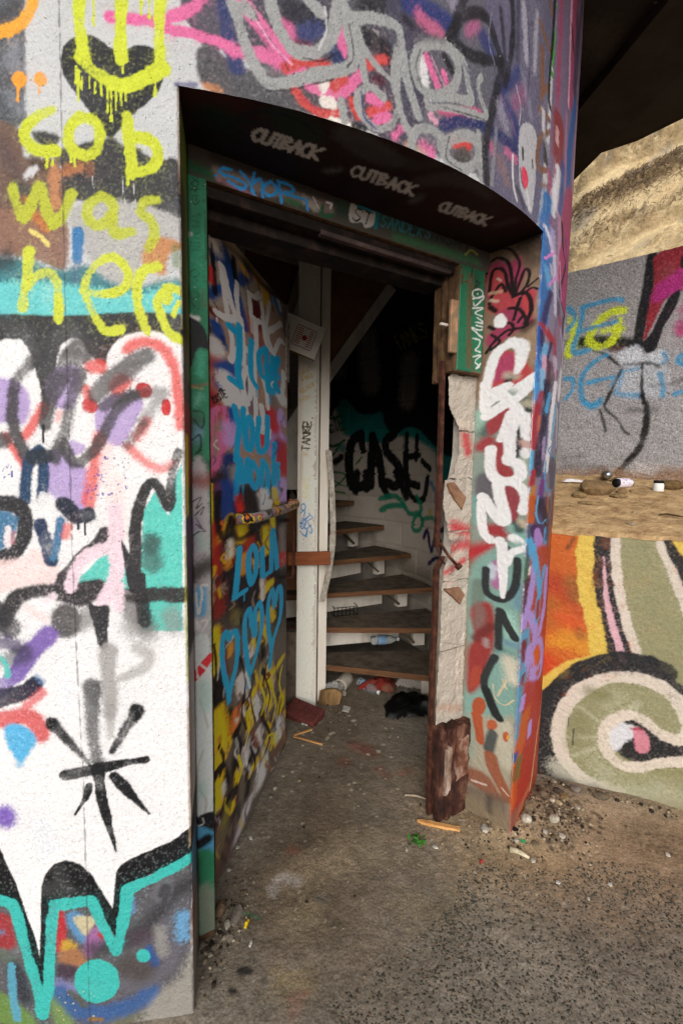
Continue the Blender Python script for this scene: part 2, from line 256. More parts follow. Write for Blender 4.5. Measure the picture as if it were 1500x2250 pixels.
OPS = {}
OPS['wall'] = '''s|745c52|100|20|95|0|1|-804 1082 -911 1149 -966 1135
s|b9a4d4|50|10|95|0|1|-1118 2744 -1145 2618 -1297 2478 -1171 2664 -1319 2736
s|3d7bb0|43|10|95|0|1|-451 2579 -311 2540 -365 2366 -294 2178
s|9fa0a0|122|14|95|0|1|-512 2467 -680 2567 -783 2701 -841 2850 -966 3009
s|745c52|115|20|95|0|1|-873 1852 -805 1717 -656 1800
s|e35c57|114|16|95|0|1|-511 1668 -640 1746 -486 1646
s|745c52|62|14|95|0|1|-695 1994 -827 2139 -873 2029 -975 2199
s|e35c57|100|10|95|0|1|-1071 1287 -964 1214 -1037 1221 -1189 1175
s|b9a4d4|47|22|95|0|1|-510 1232 -648 1331 -644 1504
s|f1eff0|59|6|95|0|1|-1022 146 -1103 18 -1232 -114
s|f1eff0|88|22|95|0|1|-445 826 -424 688 -564 709 -498 544
s|2f2f33|50|15|95|0|1|-590 795 -461 792 -597 621 -587 497 -543 339
s|745c52|118|16|95|0|1|-667 1581 -778 1575 -626 1588
s|d0da3c|99|15|95|0|1|-739 1557 -611 1585 -456 1420
s|745c52|92|23|95|0|1|-775 1846 -714 1667 -801 1651
s|3d7bb0|32|21|95|0|1|-1261 1731 -1415 1696 -1385 1537 -1543 1633 -1685 1454
s|e35c57|97|15|95|0|1|-942 2270 -955 2250 -1074 2207
s|3d7bb0|92|10|95|0|1|-1161 2809 -1293 2664 -1144 2845
s|d0da3c|81|14|95|0|1|-364 235 -447 242 -550 218
s|f1eff0|123|23|95|0|1|-338 1379 -302 1273 -452 1187 -520 1301
s|f1eff0|73|7|95|0|1|-315 2805 -475 2782 -503 2715
s|d0da3c|63|14|95|0|1|-978 1353 -993 1309 -1051 1141 -1189 1072 -1350 962
s|9fa0a0|80|15|95|0|1|-650 2208 -571 2098 -557 2036 -720 2056 -730 2195
s|d0da3c|80|21|95|0|1|-1296 2661 -1442 2475 -1299 2301
s|de6fa0|109|21|95|0|1|-867 2435 -735 2437 -860 2509 -907 2422
s|de6fa0|81|15|95|0|1|-1109 497 -1046 315 -1053 454 -993 609
s|de6fa0|83|25|95|0|1|-236 519 -152 461 -117 478
s|2f2f33|123|20|95|0|1|-484 1315 -582 1331 -446 1223 -547 1294
s|b9a4d4|118|21|95|0|1|-769 176 -637 152 -560 35 -696 -91
s|e35c57|58|8|95|0|1|-263 540 -428 602 -484 496 -315 317 -242 350
s|9fa0a0|122|13|95|0|1|-981 104 -872 7 -884 81 -947 210
s|3d7bb0|82|11|95|0|1|-490 2566 -608 2520 -451 2481 -524 2474 -633 2607
s|40b9b1|76|8|95|0|1|-644 2753 -631 2943 -550 2998 -563 3162
s|de6fa0|85|6|95|0|1|-967 653 -910 621 -988 789
s|d0da3c|39|14|95|0|1|-506 608 -604 516 -474 493
s|e35c57|102|16|95|0|1|-843 511 -819 514 -701 462
s|40b9b1|71|13|95|0|1|-862 467 -926 451 -998 564 -987 658 -1122 803
s|d0da3c|69|24|95|0|1|-899 2881 -896 2968 -1044 2823 -971 2756
s|f1eff0|80|19|95|0|1|-258 2774 -370 2596 -441 2409 -571 2438
s|3d7bb0|58|20|95|0|1|-350 2819 -341 2881 -462 2974
s|e35c57|37|15|95|0|1|-436 1466 -273 1469 -150 1301 -139 1380
s|b9a4d4|73|17|95|0|1|-671 1545 -503 1541 -533 1540
s|e35c57|62|9|95|0|1|-379 1652 -289 1527 -457 1668 -453 1646
s|3d7bb0|36|14|95|0|1|-555 919 -617 911 -487 844 -419 1000 -263 907
s|b9a4d4|30|23|95|0|1|-816 2362 -813 2547 -927 2618 -1056 2454
s|b9a4d4|92|11|95|0|1|-468 1295 -584 1139 -444 985
g|f1eff0|0|3.8|100|1|1|-128 1736 352 1752 375 476 368 -104 -254 -89
f|585b61|0|5.9|100|1|1|-62 2421 43 2422 42 2376 44 2329 39 2250 35 2201 30 2169 -79 2155
s|8d9099|34.3|13.2|70|0|1|24 2320 13 2289 24 2276
s|8d9099|29.6|13.5|60|0|1|2 2227 23 2196
s|3f4146|23.3|10.3|70|0|1|-2 2375 25 2396
s|f0a93c|24.7|3.1|100|0|1|61 2418 57 2392 40 2368 14 2351 -27 2343
f|745c52|0|6.6|100|1|1|-79 2168 24 2155 30 2101 93 2103 111 2063 108 1990 -91 1976
s|55474a|27.6|13.8|60|0|1|-16 2128 10 2059
f|414043|0|4.6|100|1|1|50 2153 106 2148 105 2123 202 2149 235 2138 266 2133 303 2115 351 2115 352 1992 289 2003 232 2015 152 2015 110 2029 106 2082 82 2116 57 2132
s|8b5a44|19.4|6.1|80|0|1|115 2082 161 2099 166 2077
s|b5744f|16.6|5.5|80|0|1|112 2074 149 2084
s|c08560|23.8|6.2|100|0|1|90 2076 90 2006
s|4a3b36|22.1|8.3|80|0|1|50 2093 72 2083
s|dfdfe4|13.8|4.4|80|0|1|31 2063 52 2080
s|e0629f|25.3|3.7|100|0|1|218 2389 259 2389 303 2389 328 2383
s|e0629f|18.8|3.2|100|0|1|320 2393 362 2413 411 2448
s|e0629f|20.3|3.2|100|0|1|325 2381 367 2381 415 2378
f|2f2f33|0|2.2|100|1|1|114 2295 122 2325 145 2344 173 2350 197 2342 224 2324 238 2317 249 2331 272 2342 296 2341 318 2328 325 2308 320 2274 303 2245 265 2207 236 2177 208 2151 181 2182 154 2216 133 2244 117 2269
s|d0da3c|25|2.1|100|0|1|156 2427 156 2362 159 2309
s|d0da3c|25.3,23.9,26.6|2.1|100|0|1|240 2436 237 2344 237 2309
s|d0da3c|24.1|2.1|100|0|1|321 2448 315 2368 316 2314
s|d0da3c|35.2,27.1,29.8,27.1,32.5|2.4|100|0|1|160 2304 178 2282 236 2257 281 2277 322 2303
l|d0da3c|5.4,4.3,5.9|0.8|100|0|1|149 2277 148 2247 147 2218
l|d0da3c|5.4,4.3,5.9|0.8|100|0|1|156 2267 155 2255 155 2242
l|d0da3c|5.4,4.3,5.9|0.8|100|0|1|171 2268 171 2257 170 2246
l|d0da3c|5.4,4.3,5.9|0.8|100|0|1|182 2258 181 2248 181 2238
l|d0da3c|5.4,4.3,5.9|0.8|100|0|1|194 2254 194 2244 194 2235
l|d0da3c|5.4,4.3,6|0.8|100|0|1|208 2250 207 2225 206 2201
l|d0da3c|5.4,4.3,6|0.8|100|0|1|215 2248 214 2217 213 2185
l|d0da3c|5.4,4.3,6|0.8|100|0|1|225 2249 224 2228 223 2208
l|d0da3c|5.4,4.3,6|0.8|100|0|1|236 2250 235 2234 235 2219
l|d0da3c|5.4,4.3,6|0.8|100|0|1|244 2254 244 2241 244 2229
l|d0da3c|5.5,4.4,6|0.8|100|0|1|305 2288 305 2267 304 2245
l|d0da3c|5.4,4.3,5.9|0.8|100|0|1|240 2307 240 2295 239 2283
l|d0da3c|5.2,4.2,5.8|0.8|100|0|1|184 2417 184 2392 183 2368
l|d0da3c|5.3,4.2,5.8|0.8|100|0|1|281 2429 280 2416 280 2402
l|d0da3c|5.3,4.2,5.8|0.8|100|0|1|297 2431 297 2414 296 2397
l|d0da3c|5.3,4.3,5.9|0.8|100|0|1|145 2287 145 2271 144 2255
s|f2a23a|30.3|1.9|100|0|1|25 2255
s|f2a23a|30.4|1.9|100|0|1|71 2257
l|f2a23a|5.9,4.7,6.5|0.8|100|0|1|23 2244 22 2229 21 2214
l|f2a23a|5.9,4.7,6.5|0.8|100|0|1|67 2245 66 2239 66 2232
s|ccd53c|22.3|2.4|100|0|1|89 2198 59 2181 36 2161 32 2142 45 2123 71 2115 96 2117
l|ccd53c|5.5,4.4,6.1|0.8|100|0|1|78 2108 77 2095 76 2082
l|ccd53c|5.5,4.4,6.1|0.8|100|0|1|89 2111 89 2099 88 2087
l|ccd53c|5.5,4.4,6|0.8|100|0|1|38 2123 38 2117 37 2111
s|ccd53c|23.5|2.5|100|0|1|150 2187 128 2165 124 2135 139 2117 164 2110 183 2128 188 2156 178 2180 150 2187
l|ccd53c|6.1,4.9,6.7|0.8|100|0|1|136 2114 135 2101 135 2088
l|ccd53c|6.1,4.8,6.7|0.8|100|0|1|128 2116 127 2106 127 2097
s|ccd53c|24.4|2.5|100|0|1|247 2197 247 2170 249 2128 253 2101 251 2080
s|ccd53c|22.5|2.5|100|0|1|256 2154 281 2157 303 2145 309 2121 294 2097 262 2085
l|ccd53c|6.7,5.4,7.4|0.8|100|0|1|245 2086 244 2073 244 2060
s|d9dbe0|2|0.8|60|0|1|170 2069 172 2044
s|d9dbe0|2|0.8|70|0|1|232 2068 236 2015
s|d9dbe0|2|0.9|70|0|1|255 2065 258 2017
f|8f6c5d|0|6.3|100|1|1|-90 1994 7 1995 108 1987 106 1873 54 1886 11 1899 -95 1910
s|c8763a|19.8|8.5|80|0|1|44 1984 69 1957
s|c8763a|14|5.6|80|0|1|28 2017 37 2009
s|3c4a4a|25|11.1|70|0|1|18 2039 32 2034
f|b5b3b2|0|6.4|100|1|1|123 2001 175 2021 275 2021 355 1997 354 1951 287 1942 269 1905 250 1852 198 1849 170 1876 149 1915 122 1962
f|c47f45|0|7.6|90|1|1|279 1944 308 1955 354 1948 354 1933 327 1919 318 1880 295 1878 269 1891
f|47808a|0|8.7|100|1|1|-97 1881 10 1893 54 1886 106 1873 153 1887 170 1876 198 1854 256 1846 353 1865 352 1785 -104 1768
f|6dcbcd|0|11.2|100|1|1|-100 1835 8 1847 105 1844 155 1840 256 1834 353 1854 352 1786 -104 1770
s|35383c|40|17.1|80|0|1|-47 1887 -20 1893
s|4d6a86|24.5|8.1|70|0|1|131 1897 126 1857
s|3d7bb0|24.4|3.4|100|0|1|136 1951 132 1897
s|5f7a4a|17.6|7.6|60|0|1|342 1935 342 1900
s|9fdcd9|26.1|11.6|60|0|1|70 1837 66 1811
f|3d3d3f|0|3|100|1|1|-104 1770 102 1776 352 1791 354 1728 327 1735 301 1750 253 1746 218 1732 194 1701 181 1668 149 1696 136 1720 112 1725 91 1709 81 1680 72 1620 45 1546 39 1619 24 1684 10 1711 -11 1722 -107 1718
s|bcc340|20.9,23.7,22.3,25.1,22.3,23.7,22.3|3.3|95|0|1|2 2039 5 2017 21 1977 43 2015 62 2043 71 1996 84 1966
s|bcc340|23.1|3.4|95|0|1|84 1966 105 1986 126 2029
s|bcc340|21.3|3.1|95|0|1|187 2030 161 2012 157 1983 179 1969 203 1986 211 2015 187 2030
s|bcc340|20.6|3.1|95|0|1|210 1993 213 1956 248 1960
s|bcc340|20.7|3.2|95|0|1|304 2032 278 2025 269 2002 291 1988 296 1960 284 1927
s|e5d27a|10.2|2.3|100|0|1|35 1952 57 1940 71 1924
s|cfd748|24.6|2.9|100|0|1|30 1908 26 1868 16 1824 10 1790
s|cfd748|23.1|2.9|100|0|1|19 1833 44 1858 68 1866 85 1849 89 1812 87 1768
s|cfd748|19.6|2.9|100|0|1|145 1828 192 1825 227 1839 239 1866 226 1894 200 1903 171 1887 149 1852 151 1811 167 1771 189 1745 221 1751
s|cfd748|21.3|3|100|0|1|301 1893 274 1883 258 1852 258 1805 269 1767 277 1748
s|cfd748|19.6|3|100|0|1|353 1842 323 1847 302 1823 302 1802 313 1770 324 1747 349 1736
s|cfd748|35.6|3|100|0|1|317 1827
s|cfd748|12|2.4|100|0|1|346 1817 334 1789
l|cfd748|6.6,5.3,7.2|0.9|100|0|1|280 1756 280 1748 280 1740
l|cfd748|6.4,5.2,7.1|0.9|100|0|1|86 1774 86 1766 86 1758
f|b9a4d4|0|6.7|100|1|1|-113 1636 -18 1634 8 1613 16 1583 1 1538 -14 1537 -118 1548
f|b9a4d4|0|6.1|100|1|1|74 1660 128 1664 122 1595 94 1567 53 1599
f|b9a4d4|0|4.4|100|1|1|50 1471 84 1481 108 1453 134 1438 136 1398 128 1344 97 1340 74 1369 46 1362 44 1431
f|b9a4d4|0|3.7|100|1|1|160 1571 200 1609 250 1611 263 1587 249 1552 217 1496 181 1495 158 1528
f|c3b0da|0|3.1|100|1|1|100 1503 133 1491 126 1472 102 1469
s|f6dcdb|35.1|12.8|80|0|1|200 1408 200 1338 191 1225
s|f6dcdb|37.7|12.6|80|0|1|175 1486 161 1417
s|e35c57|23.6|7.9|90|0|1|232 1707 253 1723 282 1727 312 1711 332 1675 340 1624 344 1540
s|e35c57|28.5|7.8|90|0|1|148 1668 175 1666
s|e35c57|21.3|5.5|90|0|1|141 1616 145 1577
s|e35c57|33.4|9.1|90|0|1|221 1637 209 1621
s|e35c57|22.9|6.1|90|0|1|46 1575 23 1541 0 1510
s|e35c57|18.5|5.6|90|0|1|-44 1509 -24 1476 -4 1439
s|e35c57|26.7|8.8|85|0|1|164 1510 153 1464 147 1417 137 1357
s|e35c57|23.8|7|85|0|1|229 1490 261 1459 297 1439 328 1454
s|e35c57|26.5|6.9|80|0|1|269 1547 247 1509
s|f0a39e|15.3|6.1|70|0|1|82 1563 75 1545
s|c23c3e|35.3|2.1|100|0|1|145 1579
s|c23c3e|35.5|2.1|100|0|1|267 1617
f|cf3a3d|0|2.2|100|1|1|326 1583 324 1575 321 1568 316 1564 311 1564 306 1568 303 1574 302 1583 303 1591 306 1598 311 1602 317 1602 321 1598 325 1592
s|484647|28.9|5.5|95|0|1|28 1679 -6 1640 -22 1598 -26 1549 -16 1501 1 1461
s|484647|57.4,48.4,34.8,36.3|6|93|0|1|129 1697 88 1651 62 1593 47 1538
s|484647|30.7|6.1|92|0|1|130 1655 110 1594 92 1524 65 1462
s|484647|27.3|5.6|92|0|1|88 1496 102 1460 120 1452 151 1479 176 1517 207 1573 244 1604
s|484647|24.4|6.7|85|0|1|244 1606 208 1597 178 1578
s|484647|33.3,45.4,39.3,36.3|7.9|85|0|1|273 1694 237 1671 192 1636 161 1605
s|484647|29.3|8|60|0|1|262 1608 304 1613 288 1585 260 1550
s|484647|23.4|6.9|70|0|1|263 1540 226 1493
s|484647|33.8|6.2|90|0|1|-76 1494 -47 1500
l|2c2b2d|6.1,4.9,6.7|0.9|100|0|1|43 1532 42 1515 41 1497
s|2f4867|26.5|3.7|100|0|1|32 1477 10 1458 -2 1414 -6 1367
s|2f4867|24.9|3.7|100|0|1|35 1474 39 1431 32 1365
s|33373e|34|5|90|0|1|16 1461 44 1465
s|f2f0f1|41.3|6.4|90|0|1|42 1359 44 1321
s|2e3441|38.1|3.8|100|0|1|82 1356 109 1329 136 1331
l|2e3441|6.4,5.1,7|1|100|0|1|127 1312 126 1299 126 1285
l|2e3441|6.4,5.1,7|1|100|0|1|113 1315 113 1307 112 1299
s|6b55a8|3.1|0.8|100|0|1|145 1405
s|6b55a8|2.1|0.8|100|0|1|158 1399
s|6b55a8|2.8|0.8|100|0|1|136 1382
s|6b55a8|3.5|0.8|100|0|1|143 1370
s|6b55a8|4.1|0.8|100|0|1|167 1411
s|6b55a8|4.8|0.8|100|0|1|141 1398
s|6b55a8|4.2|0.8|100|0|1|154 1390
s|6b55a8|3.9|0.8|100|0|1|138 1388
s|6b55a8|4.8|0.7|100|0|1|148 1445
s|6b55a8|4.9|0.8|100|0|1|153 1392
s|6b55a8|3.2|0.8|100|0|1|161 1376
s|6b55a8|5.1|0.8|100|0|1|165 1413
s|6b55a8|2.3|0.8|100|0|1|169 1441
s|6b55a8|3.4|0.8|100|0|1|143 1372
s|6b55a8|3.6|0.8|100|0|1|159 1425
s|6b55a8|3.9|0.8|100|0|1|151 1421
s|6b55a8|4.2|0.8|100|0|1|156 1377
s|6b55a8|5.3|0.8|100|0|1|169 1381
s|6b55a8|4.8|0.8|100|0|1|161 1435
s|6b55a8|3.8|0.8|100|0|1|170 1377
s|6b55a8|4.7|0.8|100|0|1|163 1432
s|6b55a8|2.1|0.8|100|0|1|158 1426
s|6b55a8|2.2|0.8|100|0|1|166 1370
s|6b55a8|2.4|0.8|100|0|1|165 1416
s|6b55a8|4.9|0.8|100|0|1|146 1388
s|6b55a8|2|0.8|100|0|1|137 1400
s|6b55a8|4.9|0.8|100|0|1|163 1422
s|6b55a8|5.3|0.8|100|0|1|172 1409
s|6b55a8|3.9|0.7|100|0|1|149 1442
s|6b55a8|3.3|0.7|100|0|1|138 1432
s|6b55a8|2|0.8|100|0|1|159 1436
s|6b55a8|5.1|0.8|100|0|1|168 1424
s|6b55a8|3.4|0.8|100|0|1|169 1419
s|6b55a8|3.9|0.8|100|0|1|155 1398
s|5b57a0|2.7|0.6|100|0|1|182 1461
s|5b57a0|2.7|0.6|100|0|1|177 1464
s|5b57a0|3.8|0.6|100|0|1|221 1396
s|5b57a0|2.4|0.6|100|0|1|180 1420
s|5b57a0|2.2|0.6|100|0|1|178 1460
s|5b57a0|3.9|0.6|100|0|1|222 1393
s|5b57a0|2.4|0.6|100|0|1|216 1453
s|5b57a0|4|0.6|100|0|1|204 1402
s|5b57a0|3.3|0.6|100|0|1|221 1463
s|5b57a0|2.1|0.6|100|0|1|207 1423
s|5b57a0|4.2|0.6|100|0|1|197 1462
s|5b57a0|2.4|0.6|100|0|1|219 1419
s|5b57a0|4.1|0.6|100|0|1|221 1417
s|5b57a0|2.7|0.6|100|0|1|218 1423
s|5b57a0|2|0.6|100|0|1|203 1430
s|5b57a0|1.7|0.6|100|0|1|184 1394
s|5b57a0|2.4|0.6|100|0|1|169 1411
s|5b57a0|2.5|0.6|100|0|1|199 1426
s|5b57a0|2.7|0.6|100|0|1|228 1453
s|5b57a0|2.4|0.6|100|0|1|179 1411
s|5b57a0|2.5|0.6|100|0|1|188 1400
s|5b57a0|1.9|0.6|100|0|1|199 1385
s|5b57a0|3.7|0.6|100|0|1|171 1449
s|5b57a0|2.5|0.6|100|0|1|205 1448
s|5b57a0|1.7|0.6|100|0|1|178 1427
s|5b57a0|4.3|0.6|100|0|1|208 1386
s|5b57a0|1.6|0.6|100|0|1|210 1380
s|5b57a0|3.8|0.6|100|0|1|183 1379
s|5b57a0|3.4|0.6|100|0|1|190 1382
s|5b57a0|2.1|0.6|100|0|1|217 1443
s|5b57a0|3.8|0.6|100|0|1|-41 1422
s|5b57a0|4.1|0.6|100|0|1|-34 1422
s|5b57a0|4.2|0.6|100|0|1|-54 1430
s|5b57a0|1.9|0.6|100|0|1|-41 1417
s|5b57a0|3.1|0.6|100|0|1|-44 1437
s|5b57a0|2.2|0.6|100|0|1|-41 1444
s|5b57a0|3.7|0.6|100|0|1|-49 1416
s|5b57a0|2|0.6|100|0|1|-51 1420
s|5b57a0|1.6|0.6|100|0|1|-40 1441
s|5b57a0|2.2|0.6|100|0|1|-35 1438
s|5b57a0|2.4|0.6|100|0|1|-33 1418
s|5b57a0|3.5|0.6|100|0|1|-33 1428
s|5b57a0|3.5|0.6|100|0|1|-51 1415
s|5b57a0|2.4|0.6|100|0|1|-34 1417
s|5b57a0|2|0.6|100|0|1|-46 1440
s|5b57a0|3.2|0.6|100|0|1|-53 1435
g|62cdc0|0|1.9|100|1|1|249 1212 258 1338 284 1387 301 1348 316 1332 329 1419 348 1461 341 1048 248 1052
s|393839|24|2.9|100|0|1|234 1176 241 1258 243 1322 259 1380 278 1406 296 1393 315 1350 320 1387 327 1435 339 1477
s|393839|24.8|2.9|100|0|1|245 1339 237 1285 236 1229 240 1170
s|4b5a58|42.8|13.2|75|0|1|275 1265 275 1216
s|353a3a|39.2|9.8|50|0|1|275 1268 272 1255
s|38373a|36.7|3.8|100|0|1|-122 1232 -112 1341 -52 1355 -18 1343 -11 1299 -26 1254 -66 1230 -122 1232
f|4a7a9e|0|4.5|100|1|1|-93 1332 -31 1327 -30 1298 -51 1256 -98 1249
s|e9dfe2|17.7|3.9|100|0|1|-49 1295 -53 1260
s|b9707a|9.6|3.2|70|0|1|-38 1285 -41 1263
f|f6d9d7|0|9.8|85|1|1|12 1254 61 1210 66 1181 52 1164 -28 1157 -146 1127 -141 1206 -21 1228
s|32405c|35.3|3.2|100|0|1|29 1303 39 1258 47 1226
s|4a7a9e|19.3|3.9|100|0|1|73 1316 61 1261 52 1229
s|f2f0f1|12.8|3.8|100|0|1|43 1344 50 1296
s|e06560|17.6|7|80|0|1|89 1303 82 1281
s|433f42|30.8,25.9,24.3,22.7|2.9|100|0|1|170 1289 149 1259 105 1223 69 1181
s|433f42|19.6|2.9|100|0|1|69 1181 58 1158
f|62cdc0|0|2.6|100|1|1|103 1168 129 1200 154 1226 181 1235 177 1174 164 1164
f|62cdc0|0|2.6|100|1|1|204 1210 218 1203 223 1157 201 1158
s|3c3a3c|38.3|5.3|100|0|1|213 1141 269 1140 344 1138
s|3c3a3c|49.1,39.3,32.8,39.3,49.1|5.9|100|0|1|-67 1083 -38 1133 20 1149 61 1145 114 1142
s|3c3a3c|49.3|5.9|100|0|1|102 1142 152 1155
s|38373a|56.7|6|95|0|1|-93 1102 -56 1060
s|f2dfe8|19.7|4.6|90|0|1|32 1125 48 1138
f|423f3f|0|8|92|1|1|110 1079 106 1060 95 1045 80 1037 64 1037 50 1045 40 1060 38 1079 42 1097 53 1112 68 1121 84 1121 98 1113 107 1098
s|6e6b69|43.2|16.6|70|0|1|102 1072 124 1085
s|45423f|50.3|13.4|75|0|1|222 1117 246 1084 255 1063
s|8b8886|50.7|20.3|60|0|1|230 1060 261 1046
s|8b8886|47.6|17|70|0|1|315 1085 321 1067
s|2e2d2f|30.3|4.7|90|0|1|250 1130 255 1073
s|ecd3de|27.6|4.5|100|0|1|180 1256 133 1236 101 1204 88 1161
s|ecd3de|31.2,36.1,37.8,32.8|5.3|100|0|1|196 1346 195 1252 190 1177 158 1115
s|ecd3de|23.3|6|100|0|1|202 1164 197 1111
f|38373a|0|2|100|1|1|207 1273 232 1220 239 1197 258 1190 257 1150 223 1151 212 1217
f|38373a|0|3|100|1|1|126 1125 144 1115 175 1112 170 1055 167 1011 149 1013 139 1062
s|f3f1f2|23.2|8|90|0|1|-4 1105 26 1079 0 1058
s|f0d5d4|19.9|8.6|70|0|1|-14 1108 27 1085
s|7a5cae|44.2|6.8|95|0|1|31 1042 -6 1008 -45 953 -98 900
s|55486f|36.9|10.1|85|0|1|-105 1022 -45 1017
s|3c3a48|40.4|13.5|70|0|1|-80 976 -26 998
s|58c0b8|17|3.4|100|0|1|-90 989 -74 969 -72 939
f|2f3142|0|4.1|100|1|1|-126 896 -40 921 -6 941 14 922 -18 886 -129 851
s|d8484a|20.7|8.3|80|0|1|12 900 -26 868
s|4a78a8|13.6|5.5|60|0|1|1 941 13 927
s|a19d9b|41.3,36.1,36.1,32.7|8.3|90|0|1|169 1005 167 954 170 902 170 847
s|a5a19f|24,27.4,25.7,17.1|8.2|70|0|1|235 1010 261 992 252 961 192 933
s|a19d9b|24.5|9.1|80|0|1|168 868 168 791
s|d44848|45.1|9|90|0|1|-89 830 -34 838 -8 822 2 798
f|5db3e0|0|6.3|100|1|1|-86 809 -52 821 -19 801 -9 776 -32 741 -50 724 -79 757
s|5db3e0|21.2|9.2|70|0|1|-49 747 -54 719
s|7553b5|54.6|14.6|95|0|1|-99 577
s|1f1f21|45.6,38.6,35.1,33.3|8.4|90|0|1|131 911 126 853 129 776 135 702
s|1f1f21|32.8,27.3,21.8,14.6,5.1|1.8|100|0|1|135 705 142 634 155 561 165 520 172 481
s|1f1f21|30.2,28.4,23.1,16|2.5|100|0|1|56 689 127 704 179 714 250 725
s|1f1f21|33.4,26.4,17.6,12.7|4.6|100|0|1|33 822 62 784 96 745 119 715
s|1f1f21|36.9,28.1,21.1,16.9|4.6|100|0|1|231 853 204 808 184 774 169 748
s|1f1f21|20.8,16.2,5.7|1.8|100|0|1|114 661 101 628 77 587
s|1f1f21|29.7,27.1,18.1,6.5|2.2|100|0|1|175 681 193 656 218 626 254 580
s|dfe4f0|41.3|20.7|50|0|1|67 915 72 871
s|dde2ee|51.4|25.7|40|0|1|-8 545 7 498
g|5d5a5e|0|2.3|100|1|1|-197 355 -7 362 118 356 196 393 353 449 345 -71 -225 -56
f|6d8a48|0|9.6|100|1|1|-214 106 -117 79 -48 13 -50 -43 -226 -64
s|7a9452|47.8|15.9|90|0|1|12 74 23 -1
s|7d7a52|39.9|23.9|60|0|1|209 19 157 1
f|9a958c|0|20.5|100|1|1|251 73 313 106 355 169 352 -72 207 -45 226 24
f|9e3438|0|7.7|100|1|1|-162 310 -104 312 -92 275 -91 217 -168 229
s|5b7fa0|19.3|7.7|100|0|1|-143 263 -125 260
s|5c6a58|39|15.6|80|0|1|-121 195 -104 174
s|34323a|43.4|11.8|90|0|1|-98 159 -73 82
s|5aa0b8|21.8|3.6|95|0|1|-105 166 -104 80 -96 17
f|b8333a|0|5.4|100|1|1|22 317 39 321 43 248 32 218 15 218
f|5f8fb8|0|7.7|100|1|1|43 313 83 316 94 240 67 248
f|c9bd9a|0|6.1|100|1|1|63 307 113 304 102 266 84 259
f|a06a9e|0|8.4|100|1|1|94 255 122 284 138 245 113 208 86 201
f|c8a03e|0|7.7|100|1|1|36 248 66 229 52 202 28 218
f|a5724f|0|10.1|100|1|1|25 210 66 221 92 182 64 167 20 179
f|4a3a44|0|10.1|100|1|1|16 179 64 167 49 133 11 133
s|8a86b8|35.2|15.6|80|0|1|17 117 48 109
s|b03a3e|15.3|4.6|100|0|1|126 257 134 245
s|3a5f96|47.6|14.3|90|0|1|23 94 66 46 134 34 210 55 245 90
s|3c3a3e|42.2|19.2|90|0|1|113 216 181 234 249 281 301 350 345 374
s|65626a|43.3|13.4|95|0|1|282 261 305 199 290 150 245 117 178 110
s|9a9690|27.3|13.3|80|0|1|269 255 278 191
s|6b6a70|45.5|11.4|80|0|1|278 354 285 387
s|3a393d|15.2|6.1|80|0|1|278 354 285 375 294 367 284 337
s|4d3d48|42.4|15.4|80|0|1|201 240 235 244
s|2f5596|23.5|8.6|90|0|1|244 204 257 163
s|6aa3cc|35.2|13.3|90|0|1|330 284 329 230
s|6a8fc0|15.2|5.3|80|0|1|204 354 203 316
s|4c4440|62.7|23.5|80|0|1|196 163 226 144
g|f1eff0|0|0.8|100|1|1|-81 407 -78 396 -54 307 -36 247 -28 194 -21 278 -15 391
g|f1eff0|0|0.8|100|1|1|120 412 138 367 159 328 170 425 167 432
g|17171a|0|1.9|100|1|1|-185 535 -115 497 -100 451 -78 396 -54 307 -36 247 -28 194 -21 278 -15 391 -3 429 21 455 49 466 82 455 114 420 138 367 159 328 170 425 181 446 207 463 254 481 307 501 361 538 359 452 269 419 192 389 179 288 168 239 161 251 133 310 115 356 10 351 -5 294 -12 202 -23 81 -41 143 -75 314 -94 354 -197 355
l|40b9b1|28.5|1.9|100|0|1|-198 348 -123 352 -91 341 -79 306 -62 219 -39 112 -28 30
l|40b9b1|28.5|1.9|100|0|1|-28 30 -11 105 2 241 14 343 108 351 129 291 164 206 180 273 197 379 269 408 359 450
f|40b9b1|0|2.3|100|1|1|169 122 163 96 147 75 124 65 99 66 77 79 62 101 57 129 64 155 80 177 103 188 128 186 150 173 165 150
f|40b9b1|0|2.3|100|1|1|248 186 246 179 241 173 234 170 226 171 219 175 214 183 213 191 215 199 220 205 227 207 235 206 241 202 246 195
s|5c5a30|15.8|5.5|70|0|1|44 98 80 57
s|d8c79a|1.5|0.5|100|0|1|26 18
s|d8c79a|1.7|0.5|100|0|1|79 97
s|d8c79a|2.5|0.5|100|0|1|109 84
s|d8c79a|2.2|0.5|100|0|1|52 64
s|d8c79a|1.4|0.5|100|0|1|23 30
s|d8c79a|1.7|0.5|100|0|1|30 104
s|d8c79a|2|0.5|100|0|1|45 24
s|d8c79a|3.3|0.5|100|0|1|17 82
s|d8c79a|2|0.5|100|0|1|10 49
s|d8c79a|2.6|0.5|100|0|1|74 74
s|d8c79a|3.1|0.5|100|0|1|56 46
s|d8c79a|1.3|0.5|100|0|1|66 92
s|d8c79a|1.6|0.5|100|0|1|102 59
s|d8c79a|2.7|0.5|100|0|1|102 51
s|d8c79a|1.9|0.5|100|0|1|96 78
s|d8c79a|2.8|0.5|100|0|1|97 92
s|d8c79a|2.7|0.5|100|0|1|14 43
s|d8c79a|2.3|0.5|100|0|1|102 27
s|d8c79a|2.3|0.5|100|0|1|26 92
s|d8c79a|3.1|0.5|100|0|1|59 99
s|d8c79a|1.7|0.5|100|0|1|56 42
s|d8c79a|1.9|0.5|100|0|1|32 104
s|d8c79a|2|0.5|100|0|1|32 67
s|d8c79a|1.6|0.5|100|0|1|90 23
s|d8c79a|2.6|0.5|100|0|1|47 90
s|d8c79a|2.8|0.5|100|0|1|106 85
